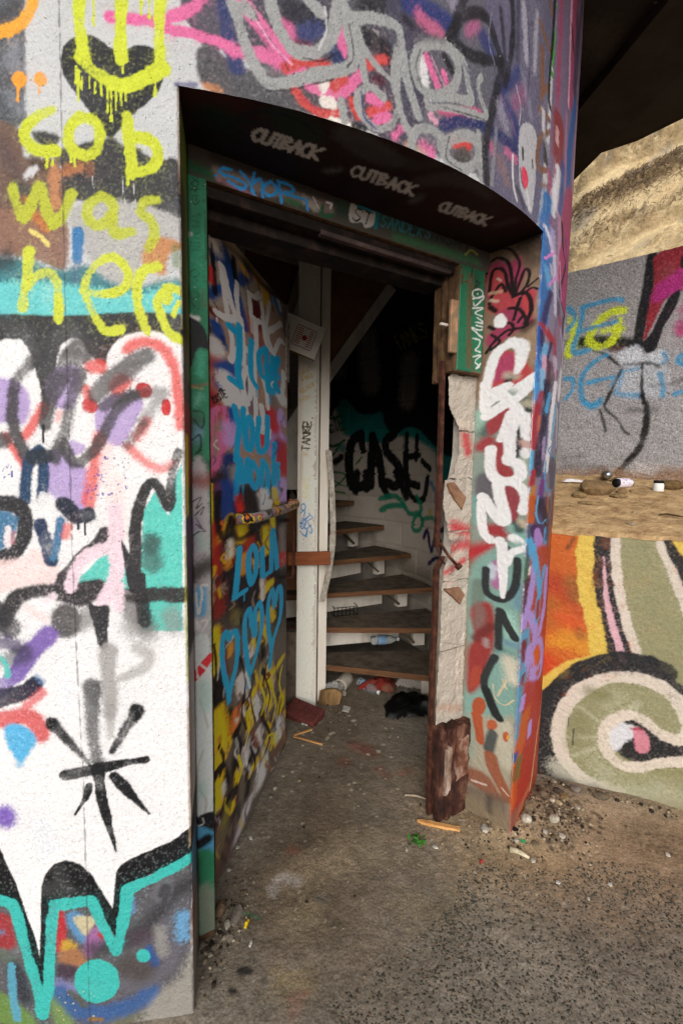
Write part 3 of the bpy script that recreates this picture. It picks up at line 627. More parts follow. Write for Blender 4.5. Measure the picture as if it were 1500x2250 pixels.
s|d8c79a|2.8|0.5|100|0|1|37 104
s|d8c79a|2.1|0.5|100|0|1|41 90
s|d8c79a|2.1|0.5|100|0|1|29 68
s|d8c79a|1.8|0.5|100|0|1|47 52
s|8a6a3a|12.7|3.2|100|0|1|93 19
s|8a6a3a|12.7|3.2|100|0|1|106 16
s|8a6a3a|12.7|3.2|100|0|1|120 16
l|2f2e30|3.2|1.3|55|0|1|115 2410 109 2099 103 1846 100 1570 96 1257 96 983 100 694 97 453 92 5
s|c9a98a|4.8|1.9|60|0|1|352 2270 352 2055
s|d2c8a0|5|2|60|0|1|352 1920 352 1762
s|c9cf4a|5.8|2.3|60|0|1|352 1278 351 916
s|cfb796|6.3|2.5|60|0|1|351 846 351 480
s|a2795c|6.6|2.6|60|0|1|351 301 351 197
f|504c58|0|4.6|100|1|1|398 2485 922 2662 937 2277 801 2278 681 2286 625 2317 504 2351 455 2362 400 2372
f|535256|0|5.9|100|1|1|393 2350 426 2368 454 2347 487 2335 572 2342 662 2327 685 2280 572 2265 470 2269 415 2274 393 2304
s|6c6a70|35.1|12.8|80|0|1|551 2347 593 2341
s|bcb9bd|21.4|6.1|80|0|1|383 2272 361 2274
s|d98f58|15.5|6.8|70|0|1|409 2282 438 2278
s|4b4a80|9.2|3.7|70|0|1|348 2275 389 2281
s|37406b|33.5|6.1|100|0|1|449 2479 458 2402 479 2333
s|de6fa0|21.5|3.6|100|0|1|338 2407 385 2432 417 2466
s|de6fa0|21.8|3.6|100|0|1|338 2380 407 2380 453 2374
s|de6fa0|25.2,34.7,34.7,28.4|5|100|0|1|481 2478 524 2433 579 2391 621 2361
s|de6fa0|26.6|6.3|95|0|1|471 2365 537 2372 593 2357
s|de6fa0|25.3|8.2|85|0|1|585 2456 606 2421
s|de6fa0|19.6,26.1,19.6|3.9|100|0|1|712 2479 722 2450 721 2420
s|de6fa0|28.2|4.6|100|0|1|643 2335 711 2334 771 2394
s|c94a48|22.4|5.8|100|0|1|586 2355 628 2383 683 2389
s|c94a48|21.8|4.6|100|0|1|607 2316 632 2293 673 2282 715 2295
s|c94a48|23.2|6|100|0|1|703 2348 729 2373
s|b7343f|19.2|7.7|80|0|1|617 2411 642 2415
s|e6ddd6|18|3.9|100|0|1|680 2352 676 2337
s|e6ddd6|26.6|5.3|100|0|1|680 2309 699 2311
s|d9ccd0|23.4|5.4|100|0|1|808 2496 812 2478
s|f0e8e0|17.1|4.8|100|0|1|700 2274 759 2270
s|2d3a63|28|4|100|0|1|694 2434 723 2401
s|33313a|47.7|9.5|100|0|1|592 2480 663 2486
s|3f4673|35.1|12.8|90|0|1|628 2437 664 2460
s|55303e|22.3|8.3|70|0|1|614 2414 631 2416
s|2c2a30|49.8|10|100|0|1|774 2540 835 2571
s|2c2a30|40.6|8.1|95|0|1|783 2487 838 2474
s|4f2c3c|27.3|8.2|100|0|1|810 2392 831 2406
s|cf4a48|23.8|6.1|100|0|1|793 2427 839 2453
s|cf443f|20.4|4.8|100|0|1|750 2332 767 2303
s|d0504a|24.3|5.6|100|0|1|800 2320 850 2353
s|de6fa0|27.5|5.5|100|0|1|799 2354 824 2355
s|de6fa0|27.9|4.9|100|0|1|817 2304 851 2325
s|2a282c|17.2|4.1|100|0|1|759 2277 784 2280
s|9fa0a0|25.6|2.9|100|0|1|471 2457 484 2421 497 2381 524 2334 551 2315 593 2328 661 2363 737 2399 752 2427 739 2482 718 2559
s|9fa0a0|28.8|2.9|100|0|1|548 2504 565 2444 599 2403 635 2401 672 2424 701 2476 715 2558
s|9fa0a0|25.4|3.2|100|0|1|620 2526 667 2497
s|9fa0a0|23.9|2.7|100|0|1|735 2503 786 2525 845 2537 873 2497 864 2417 886 2369
s|9fa0a0|16.8|2.3|100|0|1|755 2487 796 2442 862 2410
s|9fa0a0|18.7|2.7|100|0|1|761 2489 776 2421 786 2377
s|9fa0a0|20.4|2.7|100|0|1|837 2366 798 2378 766 2350 773 2312 813 2289 861 2311 879 2359
s|9fa0a0|20.2|3|100|0|1|722 2324 731 2283
s|9fa0a0|26|4.3|100|0|1|494 2460 511 2448
f|4b4858|0|8|90|1|1|855 2642 1226 2833 1272 2282 1163 2284 987 2282 903 2285 879 2430
f|67637a|0|11.1|100|1|1|1179 2806 1564 3054 1572 2762 1561 2568 1515 2252 1389 2267 1234 2277 1196 2402 1229 2618
s|343f74|48.7|11.8|100|0|1|901 2605 982 2620 1046 2617
s|39406e|49.5|15.2|100|0|1|1171 2648 1207 2627
s|3a4170|45.2|14|100|0|1|1348 2647 1250 2540 1336 2505 1358 2420
s|2e3866|33.8|7.1|100|0|1|1021 2362 1104 2409 1222 2429 1325 2432 1379 2406
s|9a93a8|39.2|14.3|80|0|1|1048 2676 1065 2667
s|c9688f|35.4|12.7|85|0|1|939 2590 1005 2577
s|b2628c|33|13.2|80|0|1|1102 2633 1137 2669
s|c45a82|21.2|6.2|100|0|1|1013 2397 1165 2453
s|b86a90|25.3|8.4|100|0|1|1302 2405 1355 2405
s|c45a82|24.2|7.3|80|0|1|1225 2390 1234 2377
s|98567f|48.9|20.4|70|0|1|1380 2612 1339 2558
s|8f6f66|37.8|16.8|60|0|1|1265 2368 1310 2322
s|2a282d|33|6.2|95|0|1|1032 2567 1072 2645 1129 2693 1187 2703 1217 2672 1255 2623 1235 2541 1213 2450 1195 2361 1211 2289
s|2a282d|29.8|6|95|0|1|1048 2581 1130 2582 1250 2627
s|2a282d|26|6.3|95|0|1|1287 2834 1304 2739 1293 2635 1274 2580
s|2a282d|19.3|6.9|80|0|1|1239 2759 1262 2675 1283 2613
s|2a282d|28.6|6.4|90|0|1|1096 2727 1046 2603
s|211f26|20.4|6.8|70|0|1|916 2559 893 2567
s|bdbac6|24.3|13.8|70|0|1|1355 2838 1389 2703
s|c3c0ca|20.6|12.4|60|0|1|1441 2867 1441 2706
s|9d99ae|29.6|16.9|50|0|1|1366 2656 1436 2570
s|a7a0b0|36.4|16.2|60|0|1|1260 2512 1288 2474
s|2b2a33|19.9|10.3|60|0|1|1324 2832 1335 2682
s|e2e0e2|30.3|7.1|100|0|1|950 2492 959 2446
s|de6fa0|21.7|5.1|100|0|1|962 2508 1003 2452
s|de6fa0|18.3|4.4|100|0|1|1019 2495 1037 2469
s|2d2b30|21.9|5.1|100|0|1|1023 2534 1052 2509
s|dfa2b8|22|5.9|100|0|1|983 2374 999 2365
s|de6fa0|40.7|7.4|100|0|1|961 2292 987 2286
s|c7a58c|25.7|7.3|70|0|1|913 2277 957 2276
s|de6fa0|21.2|6.4|100|0|1|888 2312 870 2285
s|d5443e|34.7|6.9|100|0|1|1066 2340 1120 2352
s|55504e|46.4|6.2|100|0|1|1092 2307 1110 2317
s|9fa0a0|24.7|2.7|100|0|1|746 2514 815 2536 871 2538 886 2492 900 2437 943 2356
s|9fa0a0|26.1|2.9|100|0|1|1006 2557 942 2521 927 2472 945 2429 996 2429 1054 2469 1074 2522 1049 2556 1006 2557
s|6d6a70|14.1|6.3|70|0|1|927 2532 985 2562 1016 2567
s|9fa0a0|22.8|3|100|0|1|1054 2559 1096 2547 1114 2502 1128 2469 1055 2447 966 2408
s|9fa0a0|19.9|2.7|100|0|1|972 2392 1062 2421 1192 2455 1165 2493 1153 2523 1165 2546
s|9fa0a0|23.3|2.8|100|0|1|875 2487 871 2406 892 2335 928 2304
s|9fa0a0|26|2.9|100|0|1|1022 2336 984 2341 945 2328 924 2295 930 2264
s|9fa0a0|26.2|3|100|0|1|1017 2334 1024 2299 1070 2283
s|9fa0a0|29.5|3.1|100|0|1|1094 2366 1044 2329 1041 2289 1088 2278 1148 2307 1165 2350 1144 2377 1094 2366
s|9fa0a0|22.4|3.2|100|0|1|1165 2398 1180 2286
s|8d8c90|16.4|5.7|80|0|1|1243 2443 1233 2289
f|b9b7bd|0|4|100|1|1|1365 2484 1390 2524 1439 2547 1482 2529 1487 2463 1488 2393 1477 2300 1449 2294 1391 2336 1375 2392
s|dcdadd|20.2|5.4|80|0|1|1431 2347 1459 2302
s|39393e|13.7|3|100|0|1|1393 2452 1397 2427
s|39393e|11.4|3.1|100|0|1|1461 2447 1466 2430
f|d83a58|0|1.8|100|1|1|1393 2397 1419 2403 1440 2382 1431 2349 1403 2354
s|3a3338|6.1|1.7|80|0|1|1385 2393 1399 2357 1427 2343
s|e4e0e0|11.1|3.4|80|0|1|1336 2410 1344 2335 1372 2292
s|333238|22.1|6.2|80|0|1|1373 2328 1417 2291
s|7f5c4a|16.9|4.2|100|0|0.6|1465 2856 1561 2825
s|7f5c4a|17.1|4.3|100|0|0.6|1491 2801 1504 2655
s|7f5c4a|14.6|3.4|100|0|0.6|1504 2673 1550 2718
s|7f5c4a|17.5|4.4|100|0|0.6|1493 2622 1629 2628 1516 2546 1505 2448 1638 2499
s|7f5c4a|14|3.3|100|0|0.6|1515 2972 1555 2938
s|7f5c4a|15.9|5.6|80|0|0.6|1532 2402 1631 2441
s|d8d4da|17.5|6.1|80|0|0.6|1524 2629 1532 2577
s|3d3c44|31.7|7.2|100|0|0.6|1565 2542 1573 2498
s|a9a6b0|18.7|7.5|60|0|0.6|1548 2562 1643 2471
s|3b9b35|21|3.8|100|0|0.6|1600 2984 1645 2973 1683 3062
f|3b9b35|0|2.6|100|1|0.6|1576 2906 1637 2930 1680 2910 1641 2825 1577 2798
s|3b9b35|17.5|3.9|100|0|0.6|1577 2775 1635 2771 1615 2697
s|7a5a68|8.6|3.4|100|0|0.6|1604 2880 1627 2852
s|e8e6ea|10.9|3.3|100|0|0.6|1606 2997 1642 2990
s|8a6a5a|10.5|3.5|80|0|0.6|1674 3017 1746 2919
s|27262a|12.3|2.6|100|0|0.6|1570 3018 1569 2876 1560 2728 1577 2672 1635 2683 1818 2788
s|ece9ec|10.9|3.6|100|0|0.6|1682 2858 1751 2770
s|d3d1d8|11.4|4.4|70|0|0.6|1704 3105 1737 2903
s|2b2a33|3.3|1.3|80|0|1|511 2464 537 2421 579 2376 593 2354
s|2b2a33|4.5|1.3|80|0|1|628 2389 672 2395 713 2427
s|e8b0cc|4.3|1.3|80|0|1|524 2436 558 2395 600 2368
s|26262c|3.4|1.3|80|0|1|739 2495 752 2433 737 2402
s|c9c6ca|4.2|1.3|80|0|1|678 2513 682 2463 664 2419
s|2b2a33|3.4|1.3|80|0|1|544 2298 593 2312 643 2335 702 2365
s|343f74|5.4|1.4|80|0|1|774 2360 783 2308 817 2287
s|26262c|4.6|1.4|80|0|1|795 2508 838 2470 852 2434
s|b04050|4|1.3|80|0|1|621 2310 651 2291 696 2296
s|26262c|3.8|1.4|75|0|1|942 2517 929 2470 950 2428
s|d2a0b8|3.1|1.4|75|0|1|976 2517 1009 2480 1032 2452
s|26262c|3.7|1.5|75|0|1|1013 2408 1091 2423 1192 2445
s|3a4170|3.4|1.5|75|0|1|1096 2547 1135 2511 1151 2463
s|8f8aa0|5|1.5|75|0|1|1199 2728 1190 2654 1222 2607
s|c3c0ca|5.5|1.6|75|0|1|1334 2606 1366 2562 1363 2509
s|26262c|4.6|1.5|75|0|1|1049 2346 1041 2289 1100 2278
s|9a5f86|4.3|1.6|75|0|1|1258 2544 1309 2509 1349 2468
s|4a4160|4.6|1.6|75|0|1|1385 2819 1409 2705 1403 2581
s|d8d4da|3.7|0.6|60|0|1|1114 2486
s|d8d4da|3.2|0.6|60|0|1|1022 2526
s|d8d4da|2.6|0.6|60|0|1|1106 2551
s|d8d4da|3|0.6|60|0|1|1024 2578
s|d8d4da|3.5|0.7|60|0|1|1380 2561
s|d8d4da|1.8|0.6|60|0|1|1032 2493
s|d8d4da|2.4|0.6|60|0|1|1246 2641
s|d8d4da|4.5|0.7|60|0|1|1441 2729
s|d8d4da|3.3|0.6|60|0|1|1190 2446
s|d8d4da|2.1|0.6|60|0|1|963 2374
s|d8d4da|1.6|0.6|60|0|1|1061 2607
s|d8d4da|2.4|0.6|60|0|1|1040 2635
s|d8d4da|3|0.7|60|0|1|1357 2429
s|d8d4da|1.6|0.6|60|0|1|927 2479
s|d8d4da|3|0.6|60|0|1|979 2410
s|d8d4da|2.5|0.6|60|0|1|897 2423
s|d8d4da|2.5|0.6|60|0|1|1056 2603
s|d8d4da|3.1|0.6|60|0|1|929 2370
s|d8d4da|4.2|0.6|60|0|1|1187 2572
s|d8d4da|2.4|0.6|60|0|1|1043 2574
s|d8d4da|3.8|0.6|60|0|1|1374 2762
s|d8d4da|3.1|0.7|60|0|1|1426 2518
s|d8d4da|3.5|0.6|60|0|1|1097 2370
s|d8d4da|3.3|0.6|60|0|1|1295 2710
s|d8d4da|2.1|0.6|60|0|1|1251 2664
s|d8d4da|2.8|0.6|60|0|1|1334 2584
s|d8d4da|2.1|0.6|60|0|1|1104 2584
s|d8d4da|1.8|0.6|60|0|1|927 2461
s|d8d4da|3.5|0.7|60|0|1|1394 2462
s|d8d4da|1.8|0.6|60|0|1|923 2397
s|2a282d|4.4|0.6|60|0|1|1387 2763
s|2a282d|3.8|0.6|60|0|1|986 2464
s|2a282d|1.9|0.6|60|0|1|1042 2473
s|2a282d|2.3|0.7|60|0|1|1454 2477
s|2a282d|2.7|0.6|60|0|1|935 2442
s|2a282d|3.2|0.6|60|0|1|1279 2640
s|2a282d|1.6|0.6|60|0|1|948 2530
s|2a282d|3.2|0.6|60|0|1|1143 2497
s|2a282d|2.6|0.6|60|0|1|1399 2719
s|2a282d|2.4|0.6|60|0|1|1106 2347
s|2a282d|3.2|0.6|60|0|1|1010 2486
s|2a282d|3.3|0.6|60|0|1|1001 2566
s|2a282d|1.6|0.6|60|0|1|1160 2498
s|2a282d|2.3|0.6|60|0|1|986 2582
s|2a282d|4.3|0.7|60|0|1|1403 2452
s|2a282d|3.9|0.6|60|0|1|1050 2456
s|2a282d|3.3|0.6|60|0|1|1034 2506
s|2a282d|2.4|0.6|60|0|1|1035 2481
s|2a282d|1.9|0.6|60|0|1|1319 2595
s|2a282d|1.7|0.6|60|0|1|892 2372
s|2a282d|3|0.6|60|0|1|1207 2647
s|2a282d|1.8|0.6|60|0|1|1039 2422
s|2a282d|2.2|0.6|60|0|1|1072 2434
s|2a282d|4.8|0.7|60|0|1|1484 2488
s|2a282d|3.5|0.7|60|0|1|1424 2481
s|2a282d|1.8|0.6|60|0|1|1325 2641
s|2a282d|2.5|0.7|60|0|1|1418 2487
s|2a282d|3.3|0.6|60|0|1|1047 2566
s|2a282d|1.5|0.6|60|0|1|960 2339
s|2a282d|2.8|0.6|60|0|1|1071 2391
g|a5462e|0|10|100|1|1|1590 -50 2700 -50 2700 800 1590 800
s|c46a2a|22|6|90|0|0.4|1817 232 1823 412 1830 592
s|b5582e|33|6|90|0|0.4|2374 120 2371 348 2414 577
s|b5582e|31|6|90|0|0.4|2015 372 2017 493 2044 613
s|c46a2a|12|6|90|0|0.4|2177 -280 2199 4 2216 289
s|7d4a38|27|6|90|0|0.4|1843 127 1877 455 1831 783
s|9c3a2e|14|6|90|0|0.4|2284 -4 2255 327 2250 660
s|9c3a2e|21|6|90|0|0.4|2421 71 2448 320 2430 569
s|9c3a2e|27|6|90|0|0.4|2063 153 2097 296 2106 439
s|9c3a2e|33|6|90|0|0.4|2442 396 2474 520 2450 644
s|c46a2a|17|6|90|0|0.4|2212 -175 2182 129 2210 433
s|a5462e|21|6|90|0|0.4|2150 188 2122 360 2125 533
s|c46a2a|28|6|90|0|0.4|2258 599 2248 691 2268 783
s|b5582e|33|6|90|0|0.4|2077 578 2061 733 2026 888
s|7d4a38|18|6|90|0|0.4|2117 -156 2098 -23 2140 109
s|b5582e|31|6|90|0|0.4|2433 61 2423 238 2428 416
s|c46a2a|14|6|90|0|0.4|2051 256 2089 497 2089 738
s|9c3a2e|21|6|90|0|0.4|1845 215 1825 489 1821 762
s|9c3a2e|12|6|90|0|0.4|1901 273 1910 620 1917 966
s|9c3a2e|25|6|90|0|0.4|1669 277 1652 483 1668 689
s|9c3a2e|17|6|90|0|0.4|2109 675 2105 761 2120 847
s|9c3a2e|30|6|90|0|0.4|1885 94 1866 259 1920 423
s|b5582e|18|6|90|0|0.4|1707 298 1684 641 1743 983
g|6a4a5a|0|10|100|1|1|1590 800 2700 800 2700 1350 1590 1350
s|a8552e|14|6|90|0|0.4|1818 705 1826 903 1872 1100
s|b5713f|13|6|90|0|0.4|2180 624 2199 923 2146 1222
s|6a4a5a|23|6|90|0|0.4|2091 656 2067 948 2128 1241
s|a8552e|13|6|90|0|0.4|2315 745 2325 900 2326 1056
s|8a6a72|19|6|90|0|0.4|1969 775 1963 1085 1960 1394
s|6a4a5a|22|6|90|0|0.4|1959 1184 1986 1306 1974 1428
s|a8552e|16|6|90|0|0.4|2043 761 2063 1107 2083 1453
s|57465a|31|6|90|0|0.4|2170 927 2199 1085 2213 1243
s|6a4a5a|31|6|90|0|0.4|2425 719 2441 865 2476 1012
s|6a4a5a|22|6|90|0|0.4|2364 1059 2333 1294 2364 1530
s|6a4a5a|32|6|90|0|0.4|1818 585 1827 810 1799 1035
s|6a4a5a|19|6|90|0|0.4|1829 1065 1805 1273 1833 1482
s|b5713f|30|6|90|0|0.4|2297 600 2258 894 2313 1187
s|57465a|25|6|90|0|0.4|2335 674 2337 827 2282 980
s|b5713f|13|6|90|0|0.4|1888 939 1852 1250 1886 1562
s|8a6a72|18|6|90|0|0.4|1647 972 1632 1191 1629 1411
s|b5713f|33|6|90|0|0.4|2156 945 2151 1122 2112 1300
s|4a6a8a|15|6|90|0|0.4|1622 902 1612 1197 1635 1492
s|4a6a8a|31|6|90|0|0.4|2269 712 2233 1009 2284 1305
s|8a6a72|22|6|90|0|0.4|2250 636 2230 973 2255 1309
s|8a6a72|14|6|90|0|0.4|2196 644 2159 839 2176 1034
s|6a4a5a|22|6|90|0|0.4|2424 792 2393 1107 2461 1422
g|8a8296|0|10|100|1|1|1590 1350 2700 1350 2700 2250 1590 2250
s|4a5a8a|14|6|90|0|0.4|2169 1854 2155 2148 2173 2442
s|6a7f9a|29|6|90|0|0.4|2293 1787 2257 1994 2244 2202
s|8a8296|19|6|90|0|0.4|1702 2014 1730 2142 1645 2270
s|b9aebc|24|6|90|0|0.4|1715 1515 1739 1783 1659 2051
s|8a8296|24|6|90|0|0.4|2256 1537 2224 1810 2263 2083
s|8a8296|17|6|90|0|0.4|2076 2003 2050 2132 2046 2261
s|b9aebc|25|6|90|0|0.4|2131 1841 2166 2028 2138 2214
s|5a4a5a|30|6|90|0|0.4|2422 1544 2459 1687 2411 1831
s|4a5a8a|22|6|90|0|0.4|2091 1542 2103 1871 2139 2201
s|4a5a8a|23|6|90|0|0.4|1743 1154 1739 1436 1770 1718
s|a3476c|23|6|90|0|0.4|1774 1456 1809 1590 1816 1724
s|c9c4d0|21|6|90|0|0.4|2066 1790 2094 2051 2076 2312
s|5a4a5a|29|6|90|0|0.4|1841 1459 1817 1545 1850 1632
s|5a4a5a|33|6|90|0|0.4|1818 1471 1816 1784 1830 2097
s|a3476c|12|6|90|0|0.4|2008 1799 2047 2101 1957 2402
s|8a8296|22|6|90|0|0.4|2406 1736 2384 2054 2374 2372
s|c9c4d0|17|6|90|0|0.4|2215 1618 2246 1957 2248 2296
s|8a8296|31|6|90|0|0.4|1734 1647 1714 1909 1777 2172
s|8a8296|14|6|90|0|0.4|1880 1454 1861 1730 1929 2007
s|b9aebc|12|6|90|0|0.4|1649 1478 1636 1757 1642 2035
s|5a4a5a|20|6|90|0|0.4|2023 1301 2026 1539 1977 1777
s|a3476c|31|6|90|0|0.4|1848 1838 1815 1948 1901 2059
g|7a6a86|0|10|100|1|1|1590 2250 2700 2250 2700 3400 1590 3400
s|4a3f58|26|6|90|0|0.4|1930 2853 1944 3138 1983 3422
s|4a3f58|26|6|90|0|0.4|2298 2038 2301 2373 2251 2708
s|c08aa8|28|6|90|0|0.4|2029 2381 2049 2654 2047 2928
s|c08aa8|21|6|90|0|0.4|2226 2241 2194 2421 2233 2602
s|8f8aa0|24|6|90|0|0.4|2384 2736 2396 2991 2379 3247
s|c08aa8|15|6|90|0|0.4|1879 2354 1883 2452 1888 2551
s|7a6a86|31|6|90|0|0.4|1945 2211 1908 2364 1945 2517
s|4a3f58|32|6|90|0|0.4|1825 2958 1821 3134 1862 3309
s|a34b6b|17|6|90|0|0.4|1677 2473 1645 2822 1630 3171
s|a34b6b|24|6|90|0|0.4|2266 2956 2280 3086 2253 3216
s|8f8aa0|29|6|90|0|0.4|2436 2153 2439 2397 2396 2641
s|4a3f58|12|6|90|0|0.4|1768 3069 1792 3248 1815 3428
s|5a6a9a|18|6|90|0|0.4|2407 2461 2407 2690 2411 2919
s|7a6a86|25|6|90|0|0.4|2206 3019 2224 3280 2147 3540
s|5a6a9a|25|6|90|0|0.4|2259 2798 2235 3011 2293 3224
s|8f8aa0|14|6|90|0|0.4|1795 2854 1778 3184 1814 3514
s|7a6a86|12|6|90|0|0.4|1746 2683 1756 2787 1747 2891
s|4a3f58|31|6|90|0|0.4|2033 2100 2049 2271 1989 2443
s|c08aa8|13|6|90|0|0.4|2332 2611 2371 2941 2392 3271
s|c08aa8|28|6|90|0|0.4|1790 2188 1789 2322 1743 2456
s|a34b6b|20|6|90|0|0.4|1655 2205 1653 2339 1603 2473
s|7a6a86|22|6|90|0|0.4|2326 2277 2347 2489 2315 2701
s|a34b6b|26|5.2|100|0|0.28|1811 3196 1829 3026 1840 2823
s|e0a5c0|7.3|2.7|100|0|0.28|1752 3151 1798 2798
s|2a2a33|13|3.5|80|0|0.28|1784 3055 1834 3014
s|3c3552|18.2|7.3|80|0|0.28|1886 3171 1886 2906
s|2f5fa0|29|6.8|100|0|0.28|1953 2894 1882 2686 1882 2547
s|b07aa0|9.9|4|80|0|0.28|1781 2762 1819 2517
s|8c3b40|42.2|7.5|100|0|0.28|1681 2690 1702 2560
s|cfa6a8|11|3.7|100|0|0.28|1670 2650 1671 2605
s|e6e4ea|24.1|6.7|100|0|0.28|1720 2533 1664 2369
s|2f6fae|28.5|9.5|100|0|0.28|1607 2395 1594 2290
s|3a5590|19.8|7.9|90|0|0.28|1768 2582 1765 2411
f|a3476c|0|5.2|100|1|0.28|1818 2473 1915 2577 2144 2614 2138 2477 1829 2350
s|3a72b4|36.5|6.9|100|0|0.28|1607 2311 1623 2186 1632 2070 1621 1988
s|6fb2e0|19.4|7.8|80|0|0.28|1639 2171 1679 2116
s|e9e7f0|14.9|5.2|100|0|0.28|1604 2294 1652 2278 1705 2241
s|b5a9d0|19|6.8|80|0|0.28|1674 2313 1694 2257
s|c9c4e0|12.4|5|100|0|0.28|1720 2247 1787 2047
s|d98ad0|6.1|1.9|100|0|0.28|1609 2194 1719 2252
s|d98ad0|6.4|2|100|0|0.28|1670 2121 1765 2182
s|b9b2cc|10.1|3.1|100|0|0.28|1684 2194 1714 2167
f|a8426f|0|4.5|100|1|0.28|1797 2287 1882 2380 2149 2552 2133 2221 2143 2131 1923 2111 1806 2185
s|241f28|10|3.3|100|0|0.28|1808 2392 1864 2312 1951 2288 1843 2149 1966 2114 2144 2126
s|5a3f80|12.3|5.5|80|0|0.28|1903 2371 2069 2289
s|2a2430|8.1|3|80|0|0.28|2148 2376 2146 2247
s|d7a2c4|6|2.1|80|0|0.28|1809 2249 1881 2126
s|3a2a55|15.6|5.5|90|0|0.28|1704 2107 1643 2009 1635 1911
s|a8323c|33.6|10.1|100|0|0.28|1639 1960 1770 1948
s|2d5aa6|24|6.4|100|0|0.28|1591 1949 1617 1834
s|8a8296|27.4|9.1|70|0|0.28|1808 2035 1900 1932
s|26222b|20.3|7.1|90|0|0.28|1988 2083 1993 2000
s|b9a8c9|20.7|8.3|80|0|0.28|1930 2022 2146 1935
s|3a2a55|10.6|2.9|100|0|0.28|1616 1947 1669 1843 1754 1936
s|6fb2e0|16.1|5.6|100|0|0.28|1677 1911 1646 1852
s|e6aecb|14|4.9|100|0|0.28|1671 1868 1670 1802
s|3c7fc4|28.7|7.4|100|0|0.28|1588 1829 1621 1704
s|8dc4ea|20.8|7.5|100|0|0.28|1654 1812 1665 1751
s|5a2436|21.6|6|90|0|0.28|1737 1856 1744 1753
s|c9c2d4|24.4|9.8|80|0|0.28|1832 1887 1931 1789
s|ece8ee|22|7.7|100|0|0.28|2027 1882 1998 1756
s|7a3a40|14.2|4.7|80|0|0.28|1900 1854 1882 1745
s|5f9ac4|12.4|4.1|80|0|0.28|2146 2047 2145 1894
s|4a9ad6|20.5|6.6|100|0|0.28|1599 1758 1620 1707
s|a82c3a|24.7|5.8|100|0|0.28|1669 1734 1615 1661 1618 1537
s|d06a4a|11|4.2|100|0|0.28|1657 1649 1653 1598
s|2e2540|26.1|6.1|100|0|0.28|1721 1780 1719 1637 1667 1521 1669 1435
s|b59ac9|9|3.6|80|0|0.28|1725 1576 1717 1497
s|4aa3da|14.8|4.3|100|0|0.28|1774 1748 1727 1677
s|eceaf0|20.7|6.6|100|0|0.28|1874 1803 1833 1693 1817 1555 1781 1453
s|7ab8d8|12.5|3.9|90|0|0.28|1923 1726 1858 1580
s|e9d8de|21|6.3|100|0|0.28|2149 1822 2147 1697
s|9fb4c0|10.5|3.2|80|0|0.28|2141 1779 2135 1518
s|cfc8c4|16.7|5.1|80|0|0.28|1975 1709 2028 1555
s|57564f|15.9|5.3|60|0|0.28|2143 1613 2141 1465
s|3b3a44|38.1|10.9|70|0|0.28|1922 1492 1933 1385
s|d8cc4a|18.9|5.7|100|0|0.28|2087 1522 2082 1491
s|4aa0cc|6|2|100|0|0.28|1772 1489 1773 1408 1849 1369 2033 1383 2083 1465
s|4aa0cc|5.6|1.9|100|0|0.28|1923 1569 1803 1527 2003 1504
s|5aa9d6|11|4.2|100|0|0.28|1590 1519 1592 1435
s|a8323c|19|5.2|100|0|0.28|1614 1444 1609 1401
s|c8843a|13|4.3|100|0|0.28|1637 1388 1605 1350
s|7d3a8a|18.3|6.4|90|0|0.28|1737 1408 1701 1347
s|c9602c|22.2|6.2|100|0|0.28|1630 1349 1619 1264
s|2f2636|31.5|9.5|90|0|0.28|1720 1328 1867 1233
s|5fb0e0|6.7|1.9|100|0|0.28|1692 1351 1675 1286 1739 1240 1837 1251
s|6a98bc|7.1|2.4|100|0|0.28|1849 1369 1974 1304 1867 1233
s|7a5a4a|34.2|12.5|80|0|0.28|1987 1364 1935 1217
s|b5713f|14|5.4|70|0|0.28|2139 1423 2147 1250
s|a9a49a|10.7|4.3|80|0|0.28|2135 1518 2136 1359
f|4a3060|0|3|100|1|0.28|1617 1240 1810 1227 1709 1148
f|b48ad2|0|4.1|100|1|0.28|1667 1216 1744 1217 1824 1132 1754 1095 1701 1112
s|5aaee0|19.3|4.8|100|0|0.28|1619 1190 1708 1075
s|56a7dc|21.2|6.4|100|0|0.28|1850 1206 1839 1082
s|3a2f50|15.9|5.3|80|0|0.28|1893 1241 1863 1166
s|b0632c|24.1|8.4|100|0|0.28|2012 1199 1947 1064
f|b5482e|0|13|100|1|0.28|1680 1142 1970 1101 2013 852 2148 588 2039 404 2009 273 1620 457 1617 765 1620 945
s|3f6a4a|18.2|5.5|80|0|0.28|1588 1119 1594 1039
s|4a1f26|23.5|7.5|80|0|0.28|1631 1033 1611 920
s|e8d8d0|8.4|2.3|100|0|0.28|1642 1084 1633 1059
s|c46a2a|33.7|11.2|90|0|0.28|1856 690 1772 519
s|5aa6cc|30|10|100|0|0.28|1626 826 1631 631 1612 512
s|7a3238|16.7|4.9|100|0|0.28|1618 796 1630 719
s|7a3a40|14.9|5|100|0|0.28|1633 658 1621 616
s|b39be0|21|4.8|100|0|0.28|1699 1085 1678 997 1638 914 1603 859
s|b39be0|24.7|6.2|100|0|0.28|1928 1026 1935 882 1895 820
s|b39be0|23.7|5.6|100|0|0.28|1895 820 1834 767
s|b39be0|24.8|6.2|100|0|0.28|1669 889 1741 832 1773 765 1693 751 1696 693 1774 593 1844 561 1955 571 1936 663 1843 734 1760 740 1743 697 1808 615 1904 621
s|b39be0|23.7|6.5|100|0|0.28|1795 585 1719 525
s|b39be0|17.3|5.1|100|0|0.28|1647 568 1634 526
s|5aaee0|21.3|4.8|100|0|0.28|1649 1164 1715 1082 1810 941
s|58a8dc|21|5.3|100|0|0.28|1875 1046 1791 935 1784 840
s|a03a30|13.8|4.2|100|0|0.28|1786 917 1782 850
s|d8632a|28.5|8|100|0|0.28|1807 706 1820 651
